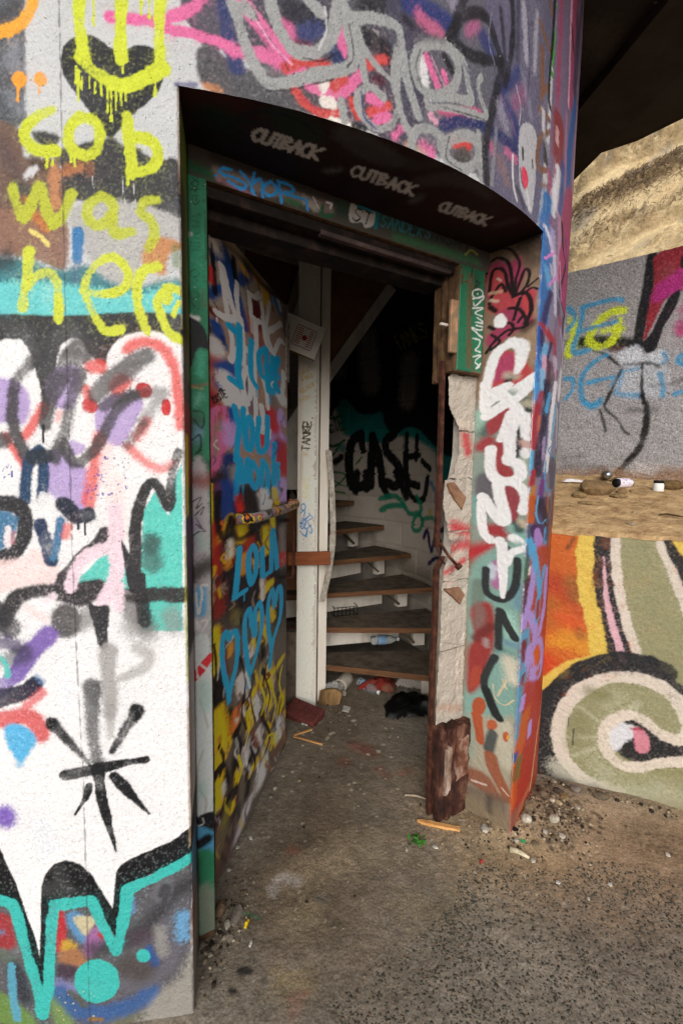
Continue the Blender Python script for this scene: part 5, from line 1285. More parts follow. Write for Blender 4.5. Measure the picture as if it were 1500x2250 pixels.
OPS['jamb_left'] = '''g|39805f|0|1.7|100|1|1|-6 2285 72 2312 68 -242 -47 -167
s|14402c|42.1|18|95|0|1|2 2253 52 2258
s|3aa27c|37.4|18.7|70|0|1|18 2054 22 1932
s|1f6a4a|18.3|12.2|60|0|1|37 2121 21 2070
s|163c2a|2.7|0.9|85|0|1|14 2145 11 2136 20 2130 30 2142 26 2148 21 2147 21 2140
l|163c2a|2.7|0.9|85|0|1|29 2155 11 2149
l|163c2a|2.7|0.9|85|0|1|29 2171 10 2165
l|163c2a|2.7|0.9|85|0|1|20 2152 20 2168
s|163c2a|2.7|0.9|85|0|1|10 2178 20 2173 29 2185 19 2190 10 2178
s|163c2a|2.7|0.9|85|0|1|13 2209 10 2198 16 2195 22 2210 29 2206 26 2197
l|163c2a|2.7|0.9|85|0|1|28 2227 10 2221
l|163c2a|2.7|0.9|85|0|1|10 2213 10 2229
s|163c2a|2.1|0.9|60|0|1|39 2139 40 2150 43 2145 47 2153 48 2142
s|163c2a|2.1|0.9|60|0|1|38 2162 43 2157 49 2165 44 2169 38 2162
s|163c2a|2.1|0.9|60|0|1|38 2179 44 2174 49 2182 44 2186 38 2179
s|163c2a|2.1|0.9|60|0|1|38 2196 44 2191 50 2199 44 2203 38 2196
l|163c2a|2.1|0.9|60|0|1|41 2210 38 2212 50 2216
s|1c5a40|2.8|1.2|60|0|1|30 2019 5 2013 31 2028 5 2023
l|1c5a40|2.7|1.2|60|0|1|31 2037 6 2032
l|1c5a40|2.7|1.2|60|0|1|6 2027 6 2036
l|1c5a40|2.7|1.2|60|0|1|31 2046 7 2050
s|1c5a40|2.8|1.2|60|0|1|11 2064 7 2058 19 2057 32 2064 29 2068
s|1c5a40|2.7|1.2|60|0|1|10 2068 13 2077 20 2074 28 2081 31 2073
l|1c5a40|2.7|1.2|60|0|1|33 2087 8 2090
l|1c5a40|2.7|1.2|60|0|1|34 2100 9 2098 34 2109
l|1c5a40|2.7|1.2|60|0|1|24 2099 24 2105
s|1c5a40|2.8|1.2|60|0|1|2 1860 -4 1869 5 1881 24 1864 25 1884
s|1c5a40|2.8|1.3|60|0|1|-2 1898 11 1890 26 1902 12 1910 -2 1898
s|1c5a40|2.8|1.2|60|0|1|0 1953 14 1946 28 1959 15 1966 0 1953
s|dcd9d6|10.3|3.7|80|0|1|-3 2052 8 2055
s|dcd9d6|12.6|4.4|100|0|1|-7 1846 21 1841
f|2f2e30|0|2.6|100|1|1|-14 1833 11 1840 40 1817 49 1783 49 1764 26 1767 10 1736 3 1713 -16 1710
s|56b896|22.7|9.7|70|0|1|29 1748 25 1696
s|c9a25a|5.2|3.3|50|0|1|1 1661 31 1658
s|a8403a|7.2|3.9|50|0|1|-7 1660 48 1672
s|6fb59c|19.6|13.1|80|0|1|15 1617 25 1637
s|4a4a50|52.6|23|60|0|1|4 1567 -3 1518
s|7aa3b8|29.7|16.5|70|0|1|20 1542 13 1525
s|252628|4.6|1.7|80|0|1|8 1597 34 1592 30 1552 7 1574
s|252628|5.3|1.7|85|0|1|3 1518 23 1532 26 1499 9 1479 29 1493
s|252628|4|1.3|80|0|1|6 1475 26 1482 29 1466
s|8c3030|30.5|13.6|80|0|1|2 1422 42 1419
s|35353a|23.6|13.5|70|0|1|-4 1452 42 1453
f|b5aeb0|0|11.2|100|1|1|-11 1394 45 1401 41 737 -18 753
s|9a8aa8|34.4|20.6|70|0|1|0 1286 2 1225
s|8a4038|37.4|20.4|80|0|1|-5 1408 42 1404
s|a8c0b4|27.7|13.9|70|0|1|19 1251 26 1223
s|3a3a3c|3.7|1|85|0|1|-2 1347 24 1360 11 1330 27 1343
s|3a3a3c|3.8|1|85|0|1|7 1310 31 1333 24 1313
s|3a3a3c|3.8|1|85|0|1|10 1303 26 1271 10 1286 33 1267
s|3a3a3c|3.8|1|85|0|1|3 1255 20 1265 36 1264
s|3b3432|52.7|21.1|90|0|1|-2 1142 39 1166
s|4f9fc8|32|9.2|90|0|1|21 1094 20 1034
s|cfc9c4|6.4|1.4|100|0|1|7 1088 13 1028 24 1083 21 1108 38 1109
s|cfc9c4|5.7|1.4|100|0|1|-1 1001 37 1006 23 976
s|3a3a40|43.5|14.5|90|0|1|12 945 25 918
s|cfc9c4|5.8|1.4|100|0|1|-1 962 11 906 33 963 36 919 16 963
s|e8e4e2|21.3|10.7|60|0|1|-4 1009 6 993
f|c9cfcd|0|10.2|100|1|1|-16 910 46 916 48 415 -16 440
f|cf3038|0|1.8|100|1|1|-13 845 43 906 43 873 -12 819
s|d0ccca|5.2|1.5|100|0|1|5 939 9 840 42 847 11 883
s|b5b0aa|6|1.5|90|0|1|13 777 36 681
s|b5b0aa|6.1|1.5|90|0|1|21 614 5 562 6 505 27 455 22 402
s|9fc4b8|33.5|18.6|60|0|1|27 810 34 749
s|9fc4b8|26.8|15.3|60|0|1|13 502 16 482
s|2a2a2e|11.4|7.6|80|0|1|-17 600 -9 483
f|1d1d20|0|4|100|1|1|-9 407 51 407 51 338 -10 375
s|b5b0aa|4.9|1.5|100|0|1|-3 382 19 383 17 401
f|4f93b4|0|7|100|1|1|-10 378 51 340 50 258 -9 285
s|17181b|34.4|7.9|100|0|1|-8 319 28 328
f|2f7a58|0|9.2|100|1|1|-9 295 52 272 52 135 -4 164
s|1f4a38|24.8|12.9|80|0|1|-4 273 -1 182
f|7a8474|0|20.8|100|1|1|-1 172 53 155 54 -15 1 9
s|b89a7a|20.7|8.3|80|0|1|14 2 47 -1
s|3a2e22|1.6|0.5|70|0|1|9 2051
s|3a2e22|2.4|0.5|70|0|1|41 2159
s|3a2e22|3.4|0.5|70|0|1|46 2099
s|3a2e22|2.6|0.5|70|0|1|35 2041
s|3a2e22|3.4|0.5|70|0|1|28 2108
s|3a2e22|3.2|0.5|70|0|1|15 1874
s|3a2e22|2.2|0.5|70|0|1|-1 2136
s|3a2e22|2.6|0.5|70|0|1|41 2178
s|3a2e22|3.3|0.5|70|0|1|14 1948
s|3a2e22|2.9|0.5|70|0|1|38 2172
s|3a2e22|2.3|0.5|70|0|1|17 1930
s|3a2e22|3.1|0.5|70|0|1|42 1879
s|3a2e22|2.6|0.5|70|0|1|39 1941
s|3a2e22|2.3|0.5|70|0|1|2 1871
s|3a2e22|2.1|0.5|70|0|1|-3 2073
s|3a2e22|1.5|0.5|70|0|1|4 1881
s|3a2e22|1.6|0.5|70|0|1|44 2043
s|3a2e22|1.5|0.5|70|0|1|15 2072
s|3a2e22|3.4|0.5|70|0|1|36 2003
s|3a2e22|3.5|0.5|70|0|1|39 1954
s|3a2e22|2.5|0.5|70|0|1|45 2008
s|3a2e22|3.3|0.5|70|0|1|22 1940
s|3a2e22|1.3|0.5|70|0|1|39 1934
s|3a2e22|2.5|0.5|70|0|1|20 2204
s|3a2e22|3.1|0.5|70|0|1|26 2034
s|3a2e22|2.5|0.5|70|0|1|6 1968
s|cfd6cc|2.1|0.4|70|0|1|50 2226
s|cfd6cc|1.6|0.4|70|0|1|19 1891
s|cfd6cc|2.5|0.4|70|0|1|47 2187
s|cfd6cc|1.5|0.4|70|0|1|19 2170
s|cfd6cc|1.5|0.4|70|0|1|32 2227
s|cfd6cc|1.2|0.4|70|0|1|-1 2204
s|cfd6cc|2.2|0.4|70|0|1|9 2134
s|cfd6cc|2.4|0.4|70|0|1|16 1922
s|cfd6cc|1.9|0.4|70|0|1|42 1893
s|cfd6cc|1.9|0.4|70|0|1|30 1916
s|cfd6cc|1.8|0.4|70|0|1|3 2043
s|cfd6cc|1.2|0.4|70|0|1|8 2198
s|23553f|4.9|2.7|70|0|1|4 2171 5 2051
s|1f4a38|4.4|2.8|70|0|1|45 2123 46 2000
s|5aa084|5.6|2.8|70|0|1|7 1991 36 1979
s|2a5f48|6.9|2.8|70|0|1|-3 1927 9 1867
s|7a5a40|3.8|2.9|70|0|1|35 1919 41 1876'''.split('\n')
OPS['jamb_right'] = '''g|2f7d5a|0|1.8|100|1|1|926 2275 1164 2336 1203 1796 953 1770
s|3a2f26|41.3|24.8|60|0|1|1050 2158 1052 2134
s|7a5a40|21.3|11.1|80|0|1|1019 2168 1033 1843
s|8a6a4a|8.7|3.5|80|0|1|1058 1824 1109 1821
s|8a5a3a|5.7|2.4|70|0|1|1104 2287 1046 2232 1042 2098
s|3a9a70|25.9|13|80|0|1|1082 1944 1081 1857
s|6a3a3a|12.7|5.9|50|0|1|1104 2187 1104 2093
s|15100e|9.9|1.2|100|0|1|1058 2156
s|f0eeec|5|1.2|100|0|1|1093 2119 1091 2111 1083 2104 1072 2099 1060 2097 1049 2098 1041 2102 1038 2108 1040 2115 1047 2122 1058 2127 1070 2130 1082 2129 1090 2125 1093 2119
s|f0eeec|7.5|1.2|100|0|1|1065 2112
s|f0eeec|5.4|1.3|100|0|1|1042 2090 1103 2110 1056 2067 1046 2078
s|f0eeec|5.4|1.3|100|0|1|1041 2056 1099 2067 1057 2042 1095 2036
s|f0eeec|5.5|1.3|100|0|1|1067 2027 1109 2013 1059 2009
s|f0eeec|5.5|1.3|100|0|1|1066 1997 1110 1996 1086 1983 1042 1985 1087 1962 1107 1956 1061 1975
s|f0eeec|5.6|1.3|100|0|1|1051 1948 1088 1945 1083 1923 1066 1907 1091 1902
s|f0eeec|5.6|1.3|100|0|1|1055 1880 1098 1890 1068 1864 1094 1850 1076 1839 1100 1860
s|5a3a28|12.4|5|75|0|1|1046 2224 1095 2223
s|6a4a30|9.2|5|75|0|1|1030 2088 1040 2031
s|8a5a50|8.4|5|75|0|1|1098 2185 1108 2128
s|7a5a3a|10.3|5.2|75|0|1|1040 1929 1058 1829
s|2a3a30|10.7|5|75|0|1|1075 2155 1052 2134
s|4a6a58|7|5.2|75|0|1|1114 1940 1120 1854
s|1f4a34|10.6|4.9|75|0|1|1034 2221 1031 2171
s|6a4a34|2.7|0.8|70|0|1|1056 2150
s|6a4a34|4.8|0.9|70|0|1|1109 2011
s|6a4a34|4.8|0.8|70|0|1|1074 2089
s|6a4a34|4.7|0.9|70|0|1|1087 1919
s|6a4a34|2.7|0.8|70|0|1|1099 2069
s|6a4a34|2.8|0.8|70|0|1|1051 1939
s|6a4a34|2.4|0.9|70|0|1|1089 1989
s|6a4a34|5.3|0.8|70|0|1|1083 2239
s|6a4a34|4.8|0.8|70|0|1|1093 2164
s|6a4a34|4.6|0.8|70|0|1|1081 2200
s|6a4a34|4.8|0.9|70|0|1|1054 1857
s|6a4a34|3.3|0.8|70|0|1|1099 2234
s|6a4a34|2.8|0.8|70|0|1|1086 1994
s|6a4a34|3.3|0.9|70|0|1|1114 1894
s|6a4a34|3.7|0.8|70|0|1|1049 1963
s|6a4a34|3.6|0.8|70|0|1|1086 2044
s|6a4a34|3.7|0.8|70|0|1|1026 2184
s|6a4a34|4.9|0.8|70|0|1|1089 2074
s|6a4a34|4.7|0.9|70|0|1|1087 1876
s|6a4a34|2.3|0.8|70|0|1|1049 2187
s|6a4a34|5.5|0.9|70|0|1|1046 1878
s|6a4a34|4.5|0.8|70|0|1|1083 2207
s|6a4a34|4.7|0.9|70|0|1|1054 1868
s|6a4a34|3.7|0.9|70|0|1|1096 1996
s|b5a68a|1.8|0.5|70|0|1|1071 2240
s|b5a68a|2.8|0.5|70|0|1|1057 1934
s|b5a68a|2.2|0.5|70|0|1|1093 2219
s|b5a68a|2.3|0.5|70|0|1|1029 2149
s|b5a68a|2.7|0.5|70|0|1|1028 2157
s|b5a68a|2.6|0.5|70|0|1|1069 2157
s|b5a68a|3|0.5|70|0|1|1084 2251
s|b5a68a|1.6|0.5|70|0|1|1085 2109
s|b5a68a|1.5|0.5|70|0|1|1105 2115
s|b5a68a|2.7|0.5|70|0|1|1050 1885
s|b5a68a|2.5|0.5|70|0|1|1104 1944
s|b5a68a|2.5|0.5|70|0|1|1108 2097
s|b5a68a|3.3|0.5|70|0|1|1103 1993
s|b5a68a|1.4|0.5|70|0|1|1085 1952'''.split('\n')
OPS['door'] = '''g|8c8378|0|2.3|100|1|0.32|-40 2212 928 2738 944 2059 -52 1803
g|8c7468|0|2.5|100|1|0.32|-49 1911 940 2240 962 1273 -65 1344
g|262326|0|41.7|100|1|0.32|-63 1405 959 1379 983 335 -80 815
g|5a5248|0|63.4|100|1|0.32|-75 963 977 601 1016 -1085 -101 52
s|1f3f7a|36.3|5.6|100|0|0.32|81 2148 155 2105 205 2030 270 1953
s|1f3f7a|22.2|6.7|100|0|0.32|8 1964 69 2004 184 2039
s|1f3f7a|33.6|9.7|100|0|0.32|36 2099 98 2104
s|25407a|30.2|8.6|100|0|0.32|249 2095 343 2166
s|16171c|12.1|3.2|100|0|0.32|0 2138 27 2074 42 1980
s|16171c|12|3.2|100|0|0.32|186 2149 205 2087
s|b03030|17.7|7.1|100|0|0.32|2 2042 3 2008
s|c9a23a|21|9.2|100|0|0.32|272 2150 295 2142
s|c9961e|28.3|12.3|100|0|0.32|394 2169 505 2161 520 2114
s|16171c|27.8|11.1|90|0|0.32|295 2176 476 2173 719 2197
s|4a1c1c|50.4|16.5|100|0|0.32|394 2071 420 2007
s|5a1c1c|22.1|8.9|100|0|0.32|7 1921 49 1917
s|1f6aa8|26.3|9.5|100|0|0.32|648 2162 719 2139
s|cfc9c4|13.7|4.2|70|0|0.32|683 2179 719 2150
s|3a3a3e|32.9|16.5|80|0|0.32|775 2206 796 2076
s|4a4a22|16.3|10.6|70|0|0.32|72 2158 250 2177 476 2201
s|dcd8d2|28.7|14.4|60|0|0.32|38 2156 45 2117
s|ece8e4|12.9|1.9|100|0|0.32|88 2085 105 2029 142 1923
s|ece8e4|12.5|2|100|0|0.32|97 2086 153 2012 214 1941
s|ece8e4|12.2|2|100|0|0.32|211 2077 215 2018 241 1945
s|ece8e4|20.1|1.9|100|0|0.32|58 1927 122 1932 203 1954
l|ece8e4|3.7,3,4.1|1.1|100|0|0.32|53 1911 53 1902 53 1892
l|ece8e4|4.1,3.3,4.6|1.2|100|0|0.32|236 1959 236 1951 236 1943
s|ece8e4|13.1|2.2|100|0|0.32|330 2088 342 2036 367 1955
s|ece8e4|15.2|2.2|100|0|0.32|330 2084 394 2093 448 2126
s|ece8e4|12.2|2.3|100|0|0.32|448 2126 476 2071 498 1992
s|ece8e4|16.6|2.3|100|0|0.32|373 1993 441 2018
s|ece8e4|11.6|2.4|100|0|0.32|559 2132 535 2061 505 1994
s|ece8e4|13.7|2.6|100|0|0.32|583 2021 720 2097
s|23407c|33.8|7.5|100|0|0.32|48 1885 65 1864
s|16171c|14.5|5.1|80|0|0.32|-3 1870 4 1822
s|1f3260|15.5|5.4|100|0|0.32|93 1860 111 1834
s|f0eceb|40.3|18.3|80|0|0.32|30 1824 21 1800
s|963034|53.1|22.7|80|0|0.32|-13 1771 63 1769
s|963034|51.7|18.5|100|0|0.32|-8 1667 -1 1617
s|b0534e|30|18.8|60|0|0.32|27 1725 35 1696
s|2a4a86|32.2|10.5|100|0|0.32|81 1762 159 1782 89 1706
s|f0eceb|44.7|14.6|95|0|0.32|119 1734 158 1701 147 1675
s|2a4a86|25|9.2|100|0|0.32|156 1636 176 1580
s|7a2428|51.6|23.5|70|0|0.32|393 1986 447 1909
s|2b2f52|41.5|23|60|0|0.32|291 1775 365 1661
s|5a5a60|42.2|21.1|60|0|0.32|600 1773 634 1694
s|d2648c|16.2|3.3|100|0|0.32|97 1637 25 1620 -10 1564 -4 1498 20 1430
s|d2648c|17.7|3.6|100|0|0.32|97 1637 125 1576 115 1535 56 1461 11 1423
l|d2648c|4.6,3.7,5|1.1|100|0|0.32|47 1623 46 1600 46 1577
s|d2648c|19.7|5.5|90|0|0.32|68 1552 76 1517
s|d2648c|19.2|6.1|100|0|0.32|-13 1453 20 1415
s|a88ac4|45.4|14.9|90|0|0.32|155 1579 155 1533
s|9a78b4|37|13.7|90|0|0.32|618 1618 602 1512 784 1576
s|a88ac4|22|4.9|100|0|0.32|724 1705 783 1644 724 1705 688 1635 764 1574
s|b03038|53.2|19.1|100|0|0.32|584 1678 635 1620
s|a02a32|69.7|23.2|100|0|0.32|726 1539 786 1431
s|c03038|34.6|10.9|100|0|0.32|461 1576 475 1542
s|1f3060|45.6|14.9|100|0|0.32|143 1475 131 1372
s|8a8074|34.4|15.5|80|0|0.32|185 1438 195 1395
s|2a2426|42.4|15.4|95|0|0.32|55 1414 18 1357
s|241f20|30.2|11.3|90|0|0.32|-6 1397 -16 1340
s|c9862a|11.2|5.2|70|0|0.32|-21 1490 -17 1460
s|b08a2a|27.4|11|80|0|0.32|672 1360 637 1307
s|a88ac4|46.6|17.5|90|0|0.32|747 1374 768 1304
s|8a3438|23.8|10.3|70|0|0.32|46 1383 63 1359
s|ece8e4|12.1|2|100|0|0.32|142 1924 171 1865 159 1802
s|ece8e4|16.9|2.1|100|0|0.32|159 1806 257 1875 328 1871
s|ece8e4|14.5|2.1|100|0|0.32|247 1968 269 1890 274 1815
s|ece8e4|15.5|2.3|100|0|0.32|393 2013 406 1926 379 1851 392 1739 404 1581
s|ece8e4|13.3|2.6|100|0|0.32|476 2039 520 1956 616 1940 536 1999 720 2088
s|ece8e4|14.8|2.6|100|0|0.32|616 1935 702 2014 758 2018
s|ece8e4|16.3|2.7|100|0|0.32|303 1812 261 1752 290 1696 339 1712 340 1776 303 1812
s|ece8e4|14.9|2.5|100|0|0.32|476 1810 521 1760 544 1693
s|ece8e4|25.6|2.6|100|0|0.32|199 1666 232 1666 302 1685
s|ece8e4|14.7|2.2|100|0|0.32|210 1710 221 1669 267 1701 302 1636
s|ece8e4|29.9|4|100|0|0.32|475 1596 505 1609
s|ece8e4|20|2.5|100|0|0.32|461 1692 505 1614
s|ece8e4|17.7|4.4|100|0|0.32|760 1887 761 1821 705 1757
s|ece8e4|13.4|2.6|100|0|0.32|568 1604 560 1572
s|f0ecea|39|16.7|80|0|0.32|723 1771 762 1754
s|1f8fc4|28.9,24.8,20.7|2.9|100|0|0.32|161 1914 224 1908 235 1898
s|1f8fc4|20.9|2.5|100|0|0.32|236 1940 234 1856 222 1787 244 1732
s|1f8fc4|23.7|3|100|0|0.32|158 1742 233 1734
s|1f8fc4|19.9|2.7|100|0|0.32|354 1921 341 1856 353 1787 405 1760
s|1f8fc4|21|2.9|100|0|0.32|520 1932 433 1887 461 1817 536 1812
s|1f8fc4|21.7|3|100|0|0.32|520 1932 528 1860 544 1764
s|1f8fc4|30.7|4.1|100|0|0.32|616 1914 600 1834 600 1773
s|1f8fc4|25.8|4.1|100|0|0.32|685 1930 617 1843 687 1787
s|1f8fc4|37|6.3|90|0|0.32|536 1852 668 1853
l|1f8fc4|6.1,4.9,6.7|1.5|100|0|0.32|568 1788 568 1752 568 1717
l|1f8fc4|5.6,4.5,6.2|1.4|100|0|0.32|405 1769 405 1746 405 1722
s|1f8fc4|17.4|2.6|100|0|0.32|188 1656 220 1601 254 1587 272 1659
s|1f8fc4|17.1|2.6|100|0|0.32|231 1585 208 1519 201 1468
s|1f8fc4|18.4|2.8|100|0|0.32|326 1634 289 1590 300 1524 338 1512 364 1559 351 1614 326 1634
s|1f8fc4|20.3|3|100|0|0.32|432 1641 418 1553 446 1506 521 1529 536 1596 536 1657
s|1f8fc4|18.1|2.6|100|0|0.32|235 1473 206 1412 194 1335
s|1f8fc4|18.2|2.7|100|0|0.32|235 1473 263 1389 312 1474 311 1392
s|1f8fc4|18.3|2.9|100|0|0.32|363 1466 337 1410 390 1361 432 1413 363 1466
s|1f8fc4|20|3|100|0|0.32|475 1473 460 1363
s|1f8fc4|20.6|3.1|100|0|0.32|475 1473 537 1432 537 1329
s|1f8fc4|21.5|3.2|100|0|0.32|635 1550 619 1432 637 1307
s|1f8fc4|21.4|3.2|100|0|0.32|690 1460 602 1405
s|1f8fc4|22.3|3.3|100|0|0.32|690 1432 673 1304
l|1f8fc4|6,4.8,6.6|1.3|100|0|0.32|194 1369 194 1348 194 1326
l|1f8fc4|6.3,5,6.9|1.3|100|0|0.32|263 1375 262 1348 262 1321
s|17171a|3.7|1.1|100|0|0.32|25 1642 8 1661 25 1661 16 1652 39 1648
s|17171a|3.8|1.1|100|0|0.32|35 1671 37 1659 53 1652 51 1665 35 1671
s|17171a|3.9|1.2|100|0|0.32|65 1679 54 1678 55 1671 73 1669 74 1660 63 1660
l|17171a|3.9|1.2|100|0|0.32|95 1668 76 1687
s|17171a|4|1.2|100|0|0.32|106 1698 90 1692 110 1673 125 1679
l|17171a|4|1.2|100|0|0.32|100 1683 112 1687
s|17171a|3.9|1.2|100|0|0.32|61 1686 80 1698 89 1690
s|1f3a78|41.5|15|90|0|0.32|112 1384 120 1284
s|c9302a|22.3|8.9|100|0|0.32|227 1336 238 1291
s|e0dcd8|41.3|13.4|90|0|0.32|475 1336 505 1283
s|e0dcd8|21.3|6.4|90|0|0.32|569 1294 561 1257
s|c9a21e|28|11.2|100|0|0.32|637 1344 673 1286
s|a88ac4|52.8|21.1|90|0|0.32|767 1361 787 1319
s|26211f|52.5|23.9|80|0|0.32|286 1337 362 1308
s|3a332e|18.3|3.4|100|0|0.32|738 1341
s|d8b01e|15.3|3.4|100|0|0.32|-11 1388 -12 1259 -17 1160
s|d8b01e|24.3|6.5|100|0|0.32|-3 1196 70 1216
s|a02a24|31.8|15.9|90|0|0.32|16 1256 21 1104
s|d8b01e|25.4|8.5|90|0|0.32|99 1229 150 1269
s|d8b01e|36.3|13.6|95|0|0.32|237 1228 248 1181
s|c9862a|25.5|11.1|80|0|0.32|138 1147 126 1106
s|d8b01e|32.1|13.9|95|0|0.32|505 1184 537 1084
s|d8b01e|22|7.7|100|0|0.32|603 1259 612 1170
s|b03a24|38.5|19.3|70|0|0.32|322 1161 334 1072
s|d8cdb8|21.3|9.4|80|0|0.32|149 1188 137 1138
s|c9862a|23.1|10.2|80|0|0.32|266 1114 259 1051
s|d8b01e|27.8|10|90|0|0.32|537 934 587 927 475 908
s|d8a89a|21.2|7.4|80|0|0.32|475 971 482 890
s|d8b01e|20|8|80|0|0.32|388 1081 402 1039
s|8a2a22|28.8|16.4|80|0|0.32|38 1052 45 960
s|b08a6a|15.7|7.1|80|0|0.32|-19 1055 -16 1011
s|e8e2dc|11.6|3.2|70|0|0.32|460 979 474 881
s|8a7a76|36.1|18|70|0|0.32|750 1153 772 983
s|b02a34|36.1|9.6|90|0|0.32|751 1023 772 989
s|5a4a2a|17.7|8.8|70|0|0.32|166 948 154 907
s|7a7440|22.9|11.9|50|0|0.32|187 914 210 880
s|d8b01e|27.3|10.9|80|0|0.32|474 791 506 683
s|d8b01e|20.6|7.2|80|0|0.32|444 843 415 816
s|d8b01e|23|9.2|80|0|0.32|588 809 623 753
s|d8b01e|32.5|10.6|100|0|0.32|-1 910 5 826
s|c9862a|17.7|6.2|90|0|0.32|142 813 131 782
s|d8d0c4|20.1|8.1|80|0|0.32|331 740 344 694
s|141315|16.4|4.9|95|0|0.32|54 1362 43 1280 89 1205 150 1269
s|141315|22.1|8.8|90|0|0.32|150 1269 203 1188 361 1188
s|2a93c9|17.1|2.2|100|0|0.32|225 1149 206 1054 183 979
s|2a93c9|18|2.4|100|0|0.32|183 976 282 975
s|2a93c9|17.7|2.5|100|0|0.32|361 1135 315 1105 321 1027 353 985 395 1030 402 1098 361 1135
s|2a93c9|19|2.6|100|0|0.32|475 1106 475 1012 490 983 554 984
s|2a93c9|18.7|2.8|100|0|0.32|603 1161 595 1074 587 982
s|2a93c9|19.3|2.8|100|0|0.32|612 1165 657 1063 676 980
s|2a93c9|14.9|2.9|100|0|0.32|587 1048 675 1037
l|2a93c9|4.7,3.8,5.2|1.4|100|0|0.32|270 978 270 959 270 940
l|2a93c9|4.4,3.6,4.9|1.3|100|0|0.32|177 989 177 978 177 967
s|2a93c9|12.9|2.2|100|0|0.32|132 840 92 880 66 834 79 743 118 654 123 611
s|2a93c9|13.8|2.3|100|0|0.32|132 840 154 858 197 829 196 746 162 687 123 634
s|2a93c9|14.5|2.4|100|0|0.32|346 834 320 892 275 858 280 750 311 638 310 579
s|2a93c9|15.6|2.6|100|0|0.32|346 834 386 759 387 861 444 879 467 783 414 697 330 619
s|2a93c9|16.7|2.8|100|0|0.32|640 810 605 894 546 839 554 725 589 628 572 543
s|2a93c9|18.1|3|100|0|0.32|640 805 695 882 744 834 725 725 624 655 572 578
s|141315|38.5|12.8|95|0|0.32|41 776 47 606
s|141315|32.5|7.4|100|0|0.32|96 575 158 461 192 469
s|d8b01e|32.7|10.6|100|0|0.32|-6 882 4 780
s|d8b01e|39.1|13|95|0|0.32|19 622 54 506 33 432
s|d8702a|28|11.2|90|0|0.32|193 545 170 492
s|d8d2ca|28.9|12.5|80|0|0.32|230 655 241 587
s|141315|18.9|5|95|0|0.32|474 688 498 547 459 478 474 371 458 258 398 241
s|141315|29.9|15|90|0|0.32|278 559 290 492
s|d8b01e|38.2|14.2|95|0|0.32|385 525 474 542
s|8a7a3a|32.5|16.2|80|0|0.32|444 593 459 549
s|d8d4d0|37.2|16|85|0|0.32|385 483 399 423
s|d8b01e|30.8|12.3|90|0|0.32|316 499 329 399
s|d8b01e|34.5|15|100|0|0.32|538 551 572 490
s|d8b01e|29.5|10.6|95|0|0.32|758 504 625 489 589 424
s|d8b01e|35.2|15.3|90|0|0.32|538 404 590 354
s|d8b01e|38.1|14|100|0|0.32|740 312 741 249
s|d8b01e|24.2|9.7|90|0|0.32|539 220 608 141
s|d8b01e|24.8|9.9|100|0|0.32|663 174 664 119
s|d8d4d0|27.5|11|80|0|0.32|413 329 443 289
s|d8d4d0|38.5|16.7|80|0|0.32|701 208 742 121
s|6a2a24|27.2|10.9|80|0|0.32|384 314 413 275
s|6a4a3a|55.7|37.1|80|0|0.32|722 82 645 69
s|8a5a3a|26.7|13.3|80|0|0.32|826 97 806 -9
s|8a8a8a|34.1|22.7|40|0|0.32|555 600 555 544
s|5a5a60|34.5|23|70|0|0.32|539 185 506 148
s|141315|28.7|9.6|95|0|0.32|191 393 178 334 165 227 142 149
s|141315|20.8|7.3|90|0|0.32|276 370 314 222 286 137
s|141315|15.6|4.7|90|0|0.32|356 331 328 265 287 209
s|d8b01e|28|11.2|90|0|0.32|355 205 458 191
s|d8d4d0|39.6|22.6|80|0|0.32|474 135 458 78
s|c9c4c0|25.4|13.2|80|0|0.32|276 350 288 291
s|d8b01e|19.3|7.7|90|0|0.32|201 309 189 268
s|141315|19.9|4.1|100|0|0.32|-14 391 5 421 52 410 91 338 101 276 109 175
s|d8b01e|26.1|9.6|100|0|0.32|32 380 21 326
s|6f8a94|25.9|11.2|90|0|0.32|21 300 1 271
s|d8d4d0|13.5|5.4|70|0|0.32|66 338 70 298
s|5f5440|56.2|28.1|90|0|0.32|27 269 36 92
s|d8b01e|21.9|7.7|100|0|0.32|23 328 27 274
s|141315|33.8|11.3|100|0|0.32|103 256 64 229 -8 253
s|6f6a30|22.8|11.4|80|0|0.32|89 226 75 185
s|d8b01e|14.3|4.8|100|0|0.32|157 210 149 179
s|b5b0b4|37.2|16.1|90|0|0.32|244 86 198 48
s|b5b0b4|26.1|13|80|0|0.32|326 88 292 61
s|4a2a3a|40.7|19.8|80|0|0.32|154 78 86 48
s|4a3a30|45|24.8|80|0|0.32|35 81 21 -9
s|2a2a2e|14.9|6.2|80|0|0.32|199 159 206 97
s|141315|12.8,5.8|3.5|95|0|0.32|297 501 274 482 307 432
s|c9c4bc|4.9,7.6|4.6|63|0|0.32|135 868 160 832 106 825
s|141315|13.6,8.8|2.8|100|0|0.32|472 575 498 538 487 518
s|c9c4bc|11.8,6.2|5.4|82|0|0.32|261 620 290 575 296 541
s|3a3a40|8.3,5.2|4.8|99|0|0.32|324 761 335 728 287 717
s|6a2a24|12.9,4.5|4|80|0|0.32|774 243 760 223 742 206
s|6a2a24|5.1,3.5|2|68|0|0.32|589 433 618 406 608 398
s|5a4a44|4.6,4.8|4.6|62|0|0.32|402 397 372 396 388 368
s|3a3a40|6,8.8|3.9|67|0|0.32|288 717 286 699 285 681
s|c9c4bc|6.5,9|3|65|0|0.32|546 605 584 555 546 538
s|5a4a44|9.4,4.1|3.5|85|0|0.32|216 595 242 567 218 565
s|5a4a44|8.8,2.8|4.9|86|0|0.32|149 453 130 428 137 387
s|141315|10.1,7.2|5.5|77|0|0.32|274 450 275 415 246 399
s|5a4a44|9.8,4.9|5|92|0|0.32|140 681 142 642 144 603
